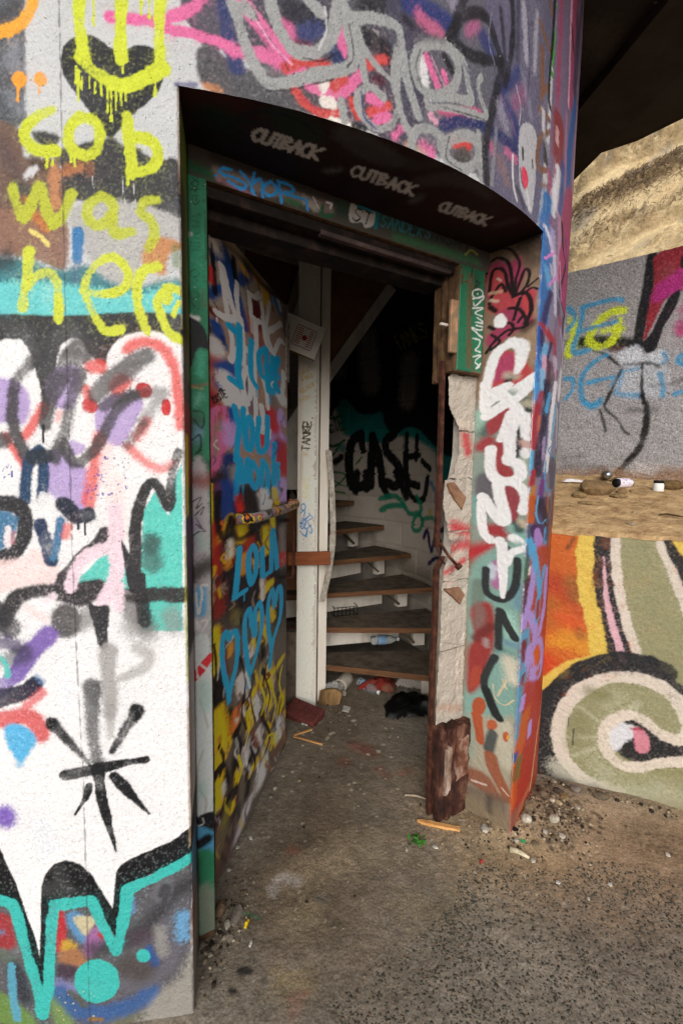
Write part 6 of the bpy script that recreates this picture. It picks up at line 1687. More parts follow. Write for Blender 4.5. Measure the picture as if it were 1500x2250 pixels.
s|d8b01e|4.3,7.6|5.3|96|0|0.32|380 611 397 580 415 549
s|1b1a1c|12.8,4.9|6.2|87|0|0.32|696 360 685 322 671 286
s|6a2a24|9.3,3.3|1.9|73|0|0.32|310 517 316 496 298 489
s|6a2a24|8,3.3|3.8|67|0|0.32|471 375 446 367 470 331
s|8a8a88|4.4,5.4|2.6|77|0|0.32|454 581 441 568 434 552
s|d8b01e|7.8,4.8|4.3|78|0|0.32|123 481 133 450 122 433
s|6a2a24|9.8,6.3|2.2|83|0|0.32|564 689 556 652 520 628
s|c9c4bc|9.2,3.7|4.8|65|0|0.32|182 516 198 497 181 497
s|5a4a44|7.5,8.3|2.9|65|0|0.32|313 602 307 583 344 543
s|6a2a24|8.6,7.7|5.5|80|0|0.32|430 335 452 289 416 278
s|5a4a44|6.4,5.8|7|86|0|0.32|732 176 761 138 780 106
s|d8b01e|13.7,5.5|5.7|94|0|0.32|522 350 557 282 560 232
s|8a8a88|10.4,4.7|2.3|72|0|0.32|362 767 341 738 336 704
s|8a8a88|9.8,7.5|6.2|80|0|0.32|644 345 661 320 661 304
s|6a2a24|12.8,3.2|1.7|66|0|0.32|426 529 418 501 457 448
s|6a2a24|10.2,10.2|2.1|97|0|0.32|537 530 566 502 524 506
s|141315|11.7,2.8|3.8|97|0|0.32|210 739 227 709 222 689
s|8a8a88|10.7,9.1|4.1|73|0|0.32|507 393 547 329 520 301
s|c9c4bc|13.7,9.9|6.2|74|0|0.32|438 336 430 302 462 242
s|141315|5.5,3.4|2.9|76|0|0.32|172 449 181 415 167 396
s|3a3a40|6.7,8|4.1|63|0|0.32|187 588 209 544 196 518
s|3a3a40|10.1,4.1|1.8|89|0|0.32|205 726 224 691 199 675
s|5a4a44|7.8,5|6.3|73|0|0.32|424 679 431 647 411 626
s|8a8a88|12.5,6.7|5.4|66|0|0.32|319 585 312 572 328 549
s|c9c4bc|9.3,3.1|1.8|70|0|0.32|197 403 170 390 208 336
s|3a3a40|7.2,3.8|2.8|71|0|0.32|590 159 561 139 611 69
s|5a4a44|7,7.5|3.1|74|0|0.32|71 805 83 786 64 781
s|3a3a40|9.6,7.9|5.3|74|0|0.32|497 345 499 323 508 298
s|6a2a24|9.2,4.3|4.2|81|0|0.32|184 840 200 798 181 770
s|d8b01e|4.6,3.7|2.3|65|0|0.32|378 694 402 660 362 652
s|8a8a88|6.3,5|6.6|97|0|0.32|611 489 620 455 651 409
s|1b1a1c|11.4,4.6|5.7|64|0|0.32|339 620 367 591 342 586
s|141315|8.4,3.1|3.3|76|0|0.32|412 678 436 628 411 600
s|6a2a24|7.7,7|4.8|61|0|0.32|40 530 43 505 32 488
s|8a8a88|8,5.4|3.9|63|0|0.32|575 425 619 367 577 354
s|5a4a44|7.8,7.5|2.2|92|0|0.32|465 727 501 693 496 674
s|d8b01e|4.7,6.7|4.9|69|0|0.32|40 843 39 813 59 775
s|c9c4bc|10.5,7.8|2.7|90|0|0.32|245 528 249 507 263 480
s|c9c4bc|6.4,6.4|3|62|0|0.32|269 743 277 729 260 726
s|141315|6.3,7.8|5.4|62|0|0.32|175 470 178 440 162 421
s|8a8a88|11.4,3.2|4.1|90|0|0.32|185 437 197 400 216 357
s|141315|10.4,11.2|2.3|98|0|0.32|798 31 774 18 775 -10
s|8a8a88|11.6,9.7|4.5|92|0|0.32|665 304 637 288 684 230
s|6a2a24|9,7.8|3.9|84|0|0.32|95 799 96 764 115 721
s|8a8a88|8.5,3.6|1.6|79|0|0.32|96 687 78 674 80 651
s|8a8a88|6.9,10.1|2.9|83|0|0.32|710 402 726 379 719 366
s|d8b01e|3.8,5|4.2|66|0|0.32|46 617 51 585 65 548
s|8a8a88|6.9,11.6|7.2|66|0|0.32|701 168 751 106 702 105
s|5a4a44|5.8,4.9|5.2|82|0|0.32|160 622 180 595 163 587
s|d8b01e|12.9,6.9|4.1|87|0|0.32|377 768 373 739 399 698
s|6a2a24|7.1,4.4|6|94|0|0.32|459 743 461 727 453 715
s|d8b01e|12.2,2.9|5.8|66|0|0.32|346 751 332 741 333 725
s|c9c4bc|4.2,5.8|3.5|90|0|0.32|47 793 36 766 28 737
s|5a4a44|14.7,11|3.3|88|0|0.32|661 434 652 388 618 355
s|141315|6.1,6.4|4.2|80|0|0.32|667 533 665 492 630 467
s|6a2a24|10.8,3.6|2.3|78|0|0.32|344 377 371 323 376 281
s|5a4a3a|10.5,3.7|2.8|80|0|0.32|586 127 570 101 535 88
s|d2ccc8|4,3.1|7|60|0|0.32|509 173 544 110 521 85
s|8a7d78|5.5,3.4|3.7|68|0|0.32|453 342 441 330 425 319
s|d2ccc8|5.3,3.1|5.6|89|0|0.32|648 -1 603 -1 705 -104
s|b5b0ac|4,3.9|5.3|97|0|0.32|290 302 264 296 260 274
s|c9a21e|6.9,4.5|2.5|78|0|0.32|508 144 519 121 478 131
s|c9a21e|4.3,3.3|2.8|82|0|0.32|279 530 250 523 242 506
s|7a5a44|10.3,5.7|2.1|96|0|0.32|549 109 517 109 600 31
s|7a5a44|8,5.2|4.9|65|0|0.32|779 -9 795 -52 747 -52
s|b5b0ac|7.5,3.2|4|89|0|0.32|317 526 349 488 316 483
s|b5b0ac|5.9,5.4|5.3|99|0|0.32|260 515 267 496 270 480
s|5a4a3a|10.3,5.4|2.8|78|0|0.32|592 153 629 112 573 131
s|b5b0ac|8.1,3.3|4.2|78|0|0.32|305 246 330 204 322 185
s|8a7d78|4.4,5.7|2.4|80|0|0.32|548 252 565 211 551 189
s|8a7d78|8.4,2.6|4.3|61|0|0.32|240 343 265 303 231 303
s|8a7d78|4.6,4.1|6.2|82|0|0.32|444 200 419 195 423 171
s|8a7d78|9.1,3.2|3.8|91|0|0.32|407 422 394 408 406 380
s|8a7d78|9.8,3.5|6.3|75|0|0.32|700 47 704 12 736 -42
s|7a5a44|3.8,3.4|4.2|65|0|0.32|476 247 485 214 454 207
s|3a3436|7,6|2.1|76|0|0.32|763 174 736 176 717 175
s|8a7d78|3,6|3.4|84|0|0.32|237 295 221 289 266 241
s|b5b0ac|5.3,6.2|6.7|80|0|0.32|460 226 480 200 500 173
s|8a7d78|9,2.6|3|94|0|0.32|287 396 293 357 283 328
s|d2ccc8|8,3.8|4|97|0|0.32|417 181 411 152 392 132
s|b5b0ac|4.3,6.6|3|66|0|0.32|644 61 680 5 597 30
s|c9a21e|8.3,7.9|4.7|87|0|0.32|703 175 746 127 676 147
s|c9a21e|6.7,5.9|4.7|89|0|0.32|560 292 594 248 528 263
s|7a5a44|3.9,2.8|5.4|68|0|0.32|341 421 338 389 372 335
s|3a3436|9.7,5.4|5.5|78|0|0.32|620 303 577 297 655 222
s|c9a21e|10.3,6.9|6.8|93|0|0.32|802 213 815 177 778 170
s|5a4a3a|5.8,5.6|5.4|74|0|0.32|433 234 439 208 447 179
s|5a4a3a|7.1,4.4|2.6|86|0|0.32|710 322 718 277 713 238
s|3a3436|9.3,6.7|4.3|66|0|0.32|648 226 692 183 649 192
s|b5b0ac|8.2,6|4.7|80|0|0.32|368 316 334 314 397 249
s|7a5a44|6.1,6|5|93|0|0.32|618 299 616 267 620 232
s|7a5a44|6.5,6|3.9|77|0|0.32|380 470 353 462 349 442
s|3a3436|6.6,5.9|4.9|87|0|0.32|555 329 532 323 600 266
s|3a3436|4.5,6.4|4|74|0|0.32|613 283 621 247 658 192
s|8a7d78|3.9,5.7|3.7|92|0|0.32|239 304 209 309 219 288
s|3a3436|7.8,4.8|1.6|100|0|0.32|244 424 227 409 263 362
s|c9a21e|7,5.7|4.1|98|0|0.32|15 1125 15 1104 -10 1090
s|7a2a24|8.4,7|6.5|81|0|0.32|557 1014 565 986 545 965
s|7a2a24|12.2,8|3.5|74|0|0.32|588 902 579 869 631 817
s|141315|7.8,4.6|3.4|64|0|0.32|673 775 679 743 647 723
s|141315|4.3,6.6|2.9|89|0|0.32|174 1252 175 1242 143 1236
s|8a7a6a|5.5,6.3|4.4|81|0|0.32|383 944 355 917 385 873
s|c9a21e|5.5,4.3|4.3|100|0|0.32|49 1046 52 1029 68 1008
s|8a7a6a|5.1,4.9|5.6|72|0|0.32|491 973 513 944 455 936
s|1b1a1c|7.1,4|1.7|93|0|0.32|157 979 178 963 143 963
s|7a2a24|4.2,5.5|3.2|87|0|0.32|169 1123 172 1107 137 1100
s|8a7a6a|4.9,5.1|1.4|96|0|0.32|31 1093 9 1074 21 1046
s|7a2a24|8.2,4|3|83|0|0.32|75 898 92 873 65 864
s|c9622a|5,5|2.9|92|0|0.32|658 837 646 821 673 794
s|141315|4.6,3.7|2.1|83|0|0.32|159 1118 178 1095 173 1078
s|8a7a6a|4.8,6.5|2.3|62|0|0.32|153 974 175 951 135 947
s|141315|5.5,8.3|4.4|97|0|0.32|496 849 524 828 494 826
s|2a2628|5.7,3.2|5.5|69|0|0.32|322 896 323 863 356 819
s|141315|6.6,5.6|3.1|68|0|0.32|342 857 331 842 305 833
s|2a2628|10.5,4.4|7.1|88|0|0.32|697 772 704 754 707 736
s|2a2628|9.5,3.8|1.8|87|0|0.32|193 998 172 992 192 975
s|c9622a|8,3.7|4.3|98|0|0.32|71 1263 90 1248 77 1237
s|c9a21e|4.8,6.6|5.1|98|0|0.32|417 1141 441 1123 451 1106
s|7a2a24|8.1,4.1|3.5|82|0|0.32|734 890 735 849 693 820
s|2a2628|5.7,5.5|2.4|63|0|0.32|85 1031 75 1017 65 1003
s|141315|10.7,5.3|2|91|0|0.32|373 1107 360 1097 374 1082
s|c9a21e|6.5,4|3.3|87|0|0.32|603 1057 567 1044 570 1025
s|1b1a1c|6.7,7.4|4.5|88|0|0.32|439 1140 465 1103 462 1072
s|1b1a1c|12.9,7.9|2.4|81|0|0.32|721 921 744 895 683 890
s|1b1a1c|6,3.1|1.9|97|0|0.32|100 1079 79 1059 112 1027
s|8a7a6a|6.2,8.9|6.1|98|0|0.32|790 1010 747 1005 775 987
s|1b1a1c|7.5,6.8|2.9|74|0|0.32|544 1144 507 1120 559 1082
s|8a7a6a|9.7,8|6.1|92|0|0.32|587 1185 605 1153 539 1132
s|1b1a1c|4.5,4|2|67|0|0.32|323 1029 344 1001 311 985
s|7a2a24|5.4,4.4|4.1|90|0|0.32|488 833 473 808 520 763
s|1b1a1c|8.6,3.7|4.4|71|0|0.32|293 1068 314 1053 302 1045
s|141315|4.9,5.3|4.1|100|0|0.32|231 886 237 868 234 853
s|2a2628|5.1,5.1|5.8|83|0|0.32|657 1161 693 1116 631 1085
s|c9a21e|5.5,4.9|4.1|70|0|0.32|433 1103 405 1087 414 1064
s|1b1a1c|4.1,6.3|4.3|89|0|0.32|230 967 223 948 249 919
s|8a7a6a|7.9,6.2|4.9|63|0|0.32|87 1051 64 1048 109 1028
s|c9a21e|8.5,6.3|1.9|68|0|0.32|88 1152 69 1141 95 1121
s|8a7a6a|7.7,6.1|3.3|72|0|0.32|497 1015 475 989 452 964
s|8a7a6a|5.4,3.6|1.9|71|0|0.32|94 1045 72 1035 93 1013
s|8a7a6a|5,4.2|4|95|0|0.32|136 1164 120 1151 125 1135
s|2a2628|5.4,7.6|4.1|68|0|0.32|450 1205 470 1169 441 1141
s|1f3060|3.2,4.4|3|79|0|0.32|132 1646 120 1628 125 1611
s|b58a6a|6.9,2.2|1.5|72|0|0.32|333 1511 333 1499 367 1489
s|8c3034|6.3,1.9|2.5|74|0|0.32|184 1521 168 1511 158 1501
s|8c3034|5,4.5|4|78|0|0.32|446 1370 434 1348 455 1324
s|1f3060|6.4,1.9|2.1|78|0|0.32|205 1525 218 1514 195 1502
s|6a5a64|7.7,6.2|2.4|69|0|0.32|709 1348 742 1318 666 1295
s|8c3034|3.1,3.4|3.4|90|0|0.32|73 1651 77 1634 84 1617
s|2a4a86|3.6,2.1|2.9|62|0|0.32|55 1767 53 1752 57 1738
s|2a4a86|7.7,6.1|5.3|88|0|0.32|710 1379 689 1364 696 1349
s|1f3060|5.1,2.9|3.3|92|0|0.32|20 1479 34 1465 8 1449
s|e0dcd6|3.9,2.8|3.1|81|0|0.32|40 1529 25 1514 56 1502
s|1f3060|4.2,4.2|5.1|94|0|0.32|530 1677 513 1646 493 1616
s|1f3060|4.9,3.5|4.1|64|0|0.32|86 1444 69 1435 110 1425
s|6a5a64|4,2.6|4.2|84|0|0.32|704 1363 738 1335 687 1312
s|6a5a64|3.1,2.9|4.4|77|0|0.32|-5 1481 14 1473 -22 1464
s|1f3060|2.5,2.4|1.6|79|0|0.32|32 1737 21 1724 16 1712
s|1f3060|8,3.3|2.9|73|0|0.32|763 1686 767 1671 718 1651
s|e0dcd6|5.6,5.5|2.2|67|0|0.32|617 1818 585 1801 601 1792
s|6a5a64|4.7,4.8|4.1|91|0|0.32|515 1645 550 1621 479 1588
s|b58a6a|5.2,3.2|5.4|78|0|0.32|489 1771 476 1742 524 1722
s|2a4a86|3.8,4.7|3|91|0|0.32|506 1331 506 1310 479 1291
s|1f3060|3,2.8|1.9|71|0|0.32|26 1397 45 1378 3 1361
s|8c3034|7.1,3.1|5.5|61|0|0.32|637 1676 630 1654 621 1632
s|8c3034|2.9,3.5|3.8|94|0|0.32|206 1654 190 1633 232 1619
s|2a4a86|4.1,3.4|4.3|79|0|0.32|619 1546 660 1518 614 1486
s|2a4a86|7.5,2.5|6.2|97|0|0.32|657 1566 701 1538 629 1504
s|4a2a3a|7.9,3.3|7.3|77|0|0.32|160 221 194 176 171 175
s|4a2a3a|3.1,4.6|4.8|67|0|0.32|137 -57 103 -51 118 -92
s|a8982a|5.9,3.2|7.4|79|0|0.32|186 -74 200 -102 200 -118
s|2a2426|6.3,3.7|3.3|89|0|0.32|290 91 266 77 278 36
s|2a2426|3.3,2.3|7.1|80|0|0.32|158 184 150 172 124 173
s|b5b0b4|6.8,2.2|1.6|66|0|0.32|28 275 0 276 14 243
s|4a2a3a|3.7,6.1|3.6|88|0|0.32|231 -124 209 -136 193 -154
s|b5b0b4|3.4,6.1|3.2|86|0|0.32|209 -111 197 -113 182 -113
s|2a2426|3.5,3.4|3.1|62|0|0.32|243 -44 274 -89 223 -61
s|b5b0b4|6.1,5.6|4.1|83|0|0.32|200 11 231 -39 195 -30
s|2a2426|5.5,4.1|3|84|0|0.32|25 271 6 273 48 225
s|4a2a3a|7.2,4.3|5.7|70|0|0.32|136 165 139 146 153 118
s|b5b0b4|3.1,4|3.9|70|0|0.32|24 244 38 216 26 210
s|5a4a3a|9.2,5.9|2.3|73|0|0.32|357 -196 386 -258 374 -283
s|5a4a3a|7.3,5.4|3.1|65|0|0.32|103 39 118 12 104 13
s|4a2a3a|3.4,3.2|2.9|80|0|0.32|5 257 21 212 -19 212
s|8a8084|5.3,4|2.9|90|0|0.32|304 -49 290 -74 317 -135
s|a8982a|4.5,2.7|2.3|70|0|0.32|29 140 6 137 31 92
s|a8982a|3.5,5|2|90|0|0.32|88 272 79 249 122 185
s|2a2426|7.6,4.2|5|96|0|0.32|95 126 90 114 121 70
s|4a2a3a|6.1,4.4|5.4|62|0|0.32|63 246 56 238 59 221
s|2a2426|3.5,2.5|6.4|95|0|0.32|162 127 148 102 148 65
s|2a2426|5.8,4|3.2|72|0|0.32|59 92 51 79 90 23
s|4a2a3a|6.5,3.9|3|74|0|0.32|37 236 10 230 8 205
s|a8982a|5.2,6.3|7.1|84|0|0.32|328 -40 309 -56 343 -116
s|a8982a|5.8,4.7|6.3|69|0|0.32|235 90 212 82 251 25
s|2a93c9|12.9|2.2|100|0|0.32|132 840 92 880 66 834 79 743 118 654 123 611
s|2a93c9|13.8|2.3|100|0|0.32|132 840 154 858 197 829 196 746 162 687 123 634
s|2a93c9|14.5|2.4|100|0|0.32|346 834 320 892 275 858 280 750 311 638 310 579
s|2a93c9|15.6|2.6|100|0|0.32|346 834 386 759 387 861 444 879 467 783 414 697 330 619
s|2a93c9|16.7|2.8|100|0|0.32|640 810 605 894 546 839 554 725 589 628 572 543
s|2a93c9|18.1|3|100|0|0.32|640 805 695 882 744 834 725 725 624 655 572 578
s|2a93c9|17.1|2.2|100|0|0.32|225 1149 206 1054 183 979
s|2a93c9|18|2.4|100|0|0.32|183 976 282 975
s|2a93c9|17.7|2.5|100|0|0.32|361 1135 315 1105 321 1027 353 985 395 1030 402 1098 361 1135
s|2a93c9|19|2.6|100|0|0.32|475 1106 475 1012 490 983 554 984
s|2a93c9|18.7|2.8|100|0|0.32|603 1161 595 1074 587 982
s|2a93c9|19.3|2.8|100|0|0.32|612 1165 657 1063 676 980
s|2a93c9|14.9|2.9|100|0|0.32|587 1048 675 1037
s|1f8fc4|17.4|2.6|100|0|0.32|188 1656 220 1601 254 1587 272 1659
s|1f8fc4|17.1|2.6|100|0|0.32|231 1585 208 1519 201 1468
s|1f8fc4|18.4|2.8|100|0|0.32|326 1634 289 1590 300 1524 338 1512 364 1559 351 1614 326 1634
s|1f8fc4|20.3|3|100|0|0.32|432 1641 418 1553 446 1506 521 1529 536 1596 536 1657
s|141315|5.8|1.2|95|0|0.32|7 869 22 764 2 665
s|141315|5.2|1.5|95|0|0.32|231 726 278 608 240 510 289 412
s|141315|4.7|1.5|95|0|0.32|385 598 330 532 384 389
s|141315|5.5|1.7|95|0|0.32|572 605 506 544 572 410 522 344
s|141315|6.9|1.9|95|0|0.32|680 464 760 327 701 245
s|141315|7.6|1.5|95|0|0.32|181 476 226 381 201 309
s|141315|6.4|1.6|95|0|0.32|328 317 383 207 327 171
s|141315|9|1.8|95|0|0.32|506 319 573 211 506 171
s|141315|7.1|1.3|95|0|0.32|35 501 73 432 42 386
s|d8b01e|5|1.3|95|0|0.32|46 581 74 512 34 475
s|d8b01e|5.2|1.5|95|0|0.32|277 489 315 397 276 360
s|d8b01e|6.4|1.7|95|0|0.32|443 529 506 421 458 379
s|d8b01e|6.9|1.8|95|0|0.32|607 427 662 315 608 261
s|d8b01e|8|1.9|95|0|0.32|758 466 719 397 781 278
s|d8b01e|6.5|1.5|95|0|0.32|202 357 237 284 201 250
s|d8b01e|6.1|1.8|95|0|0.32|539 231 626 190 591 140
s|d2ccc6|6.9|2|90|0|0.32|279 647 330 563
s|d2ccc6|7.2|2.2|90|0|0.32|385 462 413 383
s|d2ccc6|9.8|2.6|90|0|0.32|682 207 742 108
s|d2ccc6|6.8|2.2|90|0|0.32|474 147 442 100
s|d2ccc6|6.2|2|90|0|0.32|275 320 288 260
s|14141a|3.8|1.1|90|0|0.32|20 2120 35 2042
s|14141a|3.5|1.2|90|0|0.32|165 2133 195 2067
s|14141a|3.8|1.3|90|0|0.32|295 2146 330 2092
s|14141a|4|1.4|90|0|0.32|421 2161 462 2103
s|14141a|4.8|1.5|90|0|0.32|566 2168 615 2111
s|14141a|3.1|1.1|90|0|0.32|33 1951 67 1937'''.split('\n')
OPS['upper_wall'] = '''g|9a9697|0|2.5|100|1|1|-2132 3730 1889 3066 2088 966 -2177 635
f|17161a|0|6.2|100|1|1|990 2795 1041 2795 1037 2598 1002 2286 1018 2221 1071 2281 1107 2404 1179 2540 1136 2538 1087 2443 1042 2296 1013 2215 953 2257 953 2417 975 2604
f|8c2430|0|8.8|100|1|1|1041 2789 1277 2802 1291 2633 1136 2538 1086 2469 1038 2347 1003 2273 1011 2412 1035 2629
f|a82a78|0|21|95|1|1|1059 2608 1128 2650 1191 2674 1200 2557 1137 2526 1061 2496 1031 2523
f|17161a|0|7.3|100|1|1|1166 2719 1185 2753 1281 2754 1287 2681 1181 2669
f|17161a|0|5.8|100|1|1|1131 2526 1179 2540 1154 2438 1106 2342 1070 2211 1020 2202 998 2260 1040 2321 1088 2437
s|a82a6a|100.4|27.6|90|0|1|1207 2322
s|a82a6a|37.4|18.7|50|0|1|1188 2422 1197 2446
f|1c1b1e|0|16.7|100|1|1|580 2361 746 2356 926 2310 1015 2266 1018 2221 902 2234 811 2260 665 2289 576 2315
s|5a3a3a|39.1|14.3|90|0|1|823 2259 895 2248
f|1c1b1e|0|6.6|100|1|1|703 2267 801 2234 891 2138 866 2145 778 2229
f|c9ccd4|0|14.2|80|1|1|873 2230 976 2256 1016 2170 984 2133 890 2144
f|c4c8d0|0|14.1|80|1|1|1021 2182 1121 2208 1127 2132 1042 2130
f|c0c4cc|0|25.9|50|1|1|897 2131 1128 2119 1141 1933 891 1954
s|c8d428|59.9|13.3|95|0|1|597 2485 610 2379 586 2261
s|c8d428|49.6|10.6|95|0|1|879 2487 809 2487 741 2434 703 2359 712 2306 774 2282 832 2310 852 2361 860 2424
s|c8d428|38.8|16.8|80|0|1|774 2380 881 2371
s|3a8db8|28.6|9.1|90|0|1|869 2551 827 2565 732 2564 649 2553
s|3a8db8|32.1|8|90|0|1|654 2559 643 2442 610 2273 703 2267
s|3a8db8|26.3|10.5|85|0|1|645 2403 706 2411 848 2425
s|3a8db8|29.1|7.9|90|0|1|568 2567 609 2497 570 2422
s|3a8db8|31.1|8.1|90|0|1|802 2224 726 2179 675 2109 669 2009 692 1940 738 1892 791 1917
s|3a8db8|29.1|7.9|90|0|1|709 2054 782 2067 853 2071 851 2021
s|3a8db8|27.1|8.1|90|0|1|576 2100 614 2092 624 2031 584 1964
s|3a8db8|29.2|13.3|70|0|1|899 2105 887 2013 878 1968 1009 1937
s|3a8db8|23.4|13|70|0|1|893 2105 986 2113
s|3a8db8|28.4|10.3|80|0|1|1103 2063 1125 1998 1130 1927
s|3a8db8|31.8|8.9|90|0|1|1229 2170 1193 2134 1235 2094
s|3a8db8|25.6|9|80|0|1|1192 1931 1246 1942
s|3a8db8|19.2|7.7|70|0|1|1117 2189 1131 2144 1116 2126
s|2a2a2c|17|6.5|100|0|1|1007 2132 1013 2002 1030 1884
s|2a2a2c|19.9|5.3|90|0|1|892 2111 857 2015 816 1903
s|2a2a2c|19.4|10.3|85|0|1|908 2143 1041 2136 1095 2108
s|2a2a2c|19.3|16.7|60|0|1|1063 1994 1176 1996 1230 2012
s|9a9a9c|3.2|1.3|70|0|1|1146 2364 1148 2150 1144 1894 1146 1699
s|1c1a1a|23.8,33,39.7,39.7,46.3|9.3|100|0|1|1020 1942 1050 1850 1049 1732 1026 1613 923 1457
s|2a2a2c|16.1|6|90|0|1|836 1975 815 1882 889 1800 930 1726 961 1700
s|2a2a2c|17.5|6.1|90|0|1|788 1869 811 1802 830 1727
s|3a3a3c|32.7|19.6|50|0|1|957 1852 1102 1842
s|3a8db8|26.9|8.1|90|0|1|672 1954 699 1919 767 1917 790 1936
s|5a5350|55|30.3|60|0|1|611 1501 800 1489
s|8a6a50|109.7|41.1|90|0|1|552 1408 865 1429 1274 1417
s|b0aaa8|66.8|33.4|70|0|1|1011 1485 1100 1467
s|4a4444|35|28|50|0|1|702 1571 595 1556
s|6a5a52|41.1|20.5|70|0|1|812 1489 850 1476'''.split('\n')
OPS['lower_wall'] = '''g|c9652a|0|2|100|1|0.85|-537 1138 931 1243 1053 -164 -470 -807
s|b03a28|89.4|33.5|80|0|0.85|55 933 139 865 180 826
s|c9391f|93.1|34.9|90|0|0.85|40 555 67 531
s|8a6030|66.8|33.4|70|0|0.85|134 943 147 888
s|d8902e|95.5|39.3|90|0|0.85|129 687 200 660
s|a8632a|80.2|34.4|70|0|0.85|41 828 55 761
s|8a5a34|33.7|16.9|70|0|0.85|166 733 178 707
s|2f2420|16.6|9.9|80|0|0.85|123 1147 101 1101
s|d8502a|62|28.2|60|0|0.85|84 777 145 758
s|e0a030|51.6|28.6|60|0|0.85|70 660 101 654
g|97946f|0|2.5|100|1|0.85|289 1197 446 1208 512 988 644 647 700 -89 50 -330 67 353 426 614 363 755 317 965
s|2a292c|92.6|4.9|100|0|0.85|225 1192 239 1037 257 903 299 744 341 597
s|e0bf58|58|5|100|0|0.85|168 1188 173 1030 196 884 228 760 258 614
s|dccfc0|33.3|3.8|100|0|0.85|280 1196 294 1043 321 900 368 745 422 602
s|e0bf58|52.5|5.8|100|0|0.85|274 623 157 560 75 491 25 439
s|deb0b8|4.4,16.4,24,21.8|3.8|100|0|0.85|245 1075 264 904 303 756 351 621
s|dccfc0|38.4|4.1|100|0|0.85|449 1172 480 1088 516 999 571 862
s|2a292c|43.2|4.1|100|0|0.85|482 1175 513 1096 562 984
s|e0bf58|45.2|4|100|0|0.85|515 1178 571 1082
s|2a292c|100.5|5.3|100|0|0.85|340 -60 266 -59 197 -35 138 10 93 74 66 152 59 239 73 328 105 414 154 489 215 549 284 591 357 614 427 615 493 598
f|2a292c|0|4.6|100|1|0.85|27 412 140 502 253 576 407 629 416 565 255 548 143 450 79 317 79 124 124 -33 33 -12 19 266
s|2a292c|63.5|4.2|100|0|0.85|409 607 495 571 563 510 601 455
f|97946f|0|3.5|100|1|0.85|592 345 579 230 524 123 435 43 329 9 226 30 148 105 116 218 135 345 200 455 296 528 401 550 496 521 563 448
s|dccfc0|54.1|4.6|100|0|0.85|366 21 279 18 201 49 142 113 113 199 115 297 150 393 211 474 289 530 375 555 456 549 526 514 576 453 602 375 601 287
s|bab89a|14.8|9.1|80|0|0.85|192 374 268 329
s|bab89a|17.2|9.2|80|0|0.85|146 215 273 249
s|c0bea2|17.2|11.5|70|0|0.85|181 135 276 203
s|bab89a|50|27.8|50|0|0.85|311 408 336 459
s|7d7a50|39.7|28.4|70|0|0.85|290 448 232 458
s|c0bea2|27.4|14.2|60|0|0.85|395 411 415 443
s|7f7c54|52.7|35.2|50|0|0.85|191 321 178 188
s|b8b69a|69.1|34.6|60|0|0.85|262 123 313 79
s|b6b498|88.4|49.7|50|0|0.85|380 71 514 101
s|8f8b5e|61.6|28|60|0|0.85|357 52 447 98
s|8f8b5e|64.9|27.1|60|0|0.85|511 151 587 180
f|2a292c|0|6.4|100|1|0.85|318 307 361 357 429 369 499 320 579 298 629 301 633 253 507 206 442 176 372 184 332 230
f|dedee2|0|8.9|100|1|0.85|308 304 352 355 399 350 416 298 378 248 343 199 313 236
f|d88a98|0|5|100|1|0.85|405 323 436 337 463 294 469 245 448 220 420 232
s|b02a4a|12.1|4.4|80|0|0.85|396 321 432 328
s|1c1b1e|27.6|7.7|100|0|0.85|380 351 421 356 445 339
s|e0d2c2|45.5|4.6|100|0|0.85|610 339 552 312 494 335 433 375 383 380 325 343 296 278 305 199 356 150 421 147 508 189 617 238
s|2a292c|4.7|1.8|80|0|0.85|151 311 151 269
s|2a292c|4.7|1.8|80|0|0.85|174 264 173 186
s|b9b79c|125.8|57.2|60|0|0.85|240 -9 385 -3 606 41
s|d0cbb8|95.4|29.8|70|0|0.85|125 52 169 -7 240 -9
s|8a8060|82.1|43.8|60|0|0.85|342 -76 609 -8
s|3a383a|47.6|29.7|60|0|0.85|102 -4 191 -24'''.split('\n')
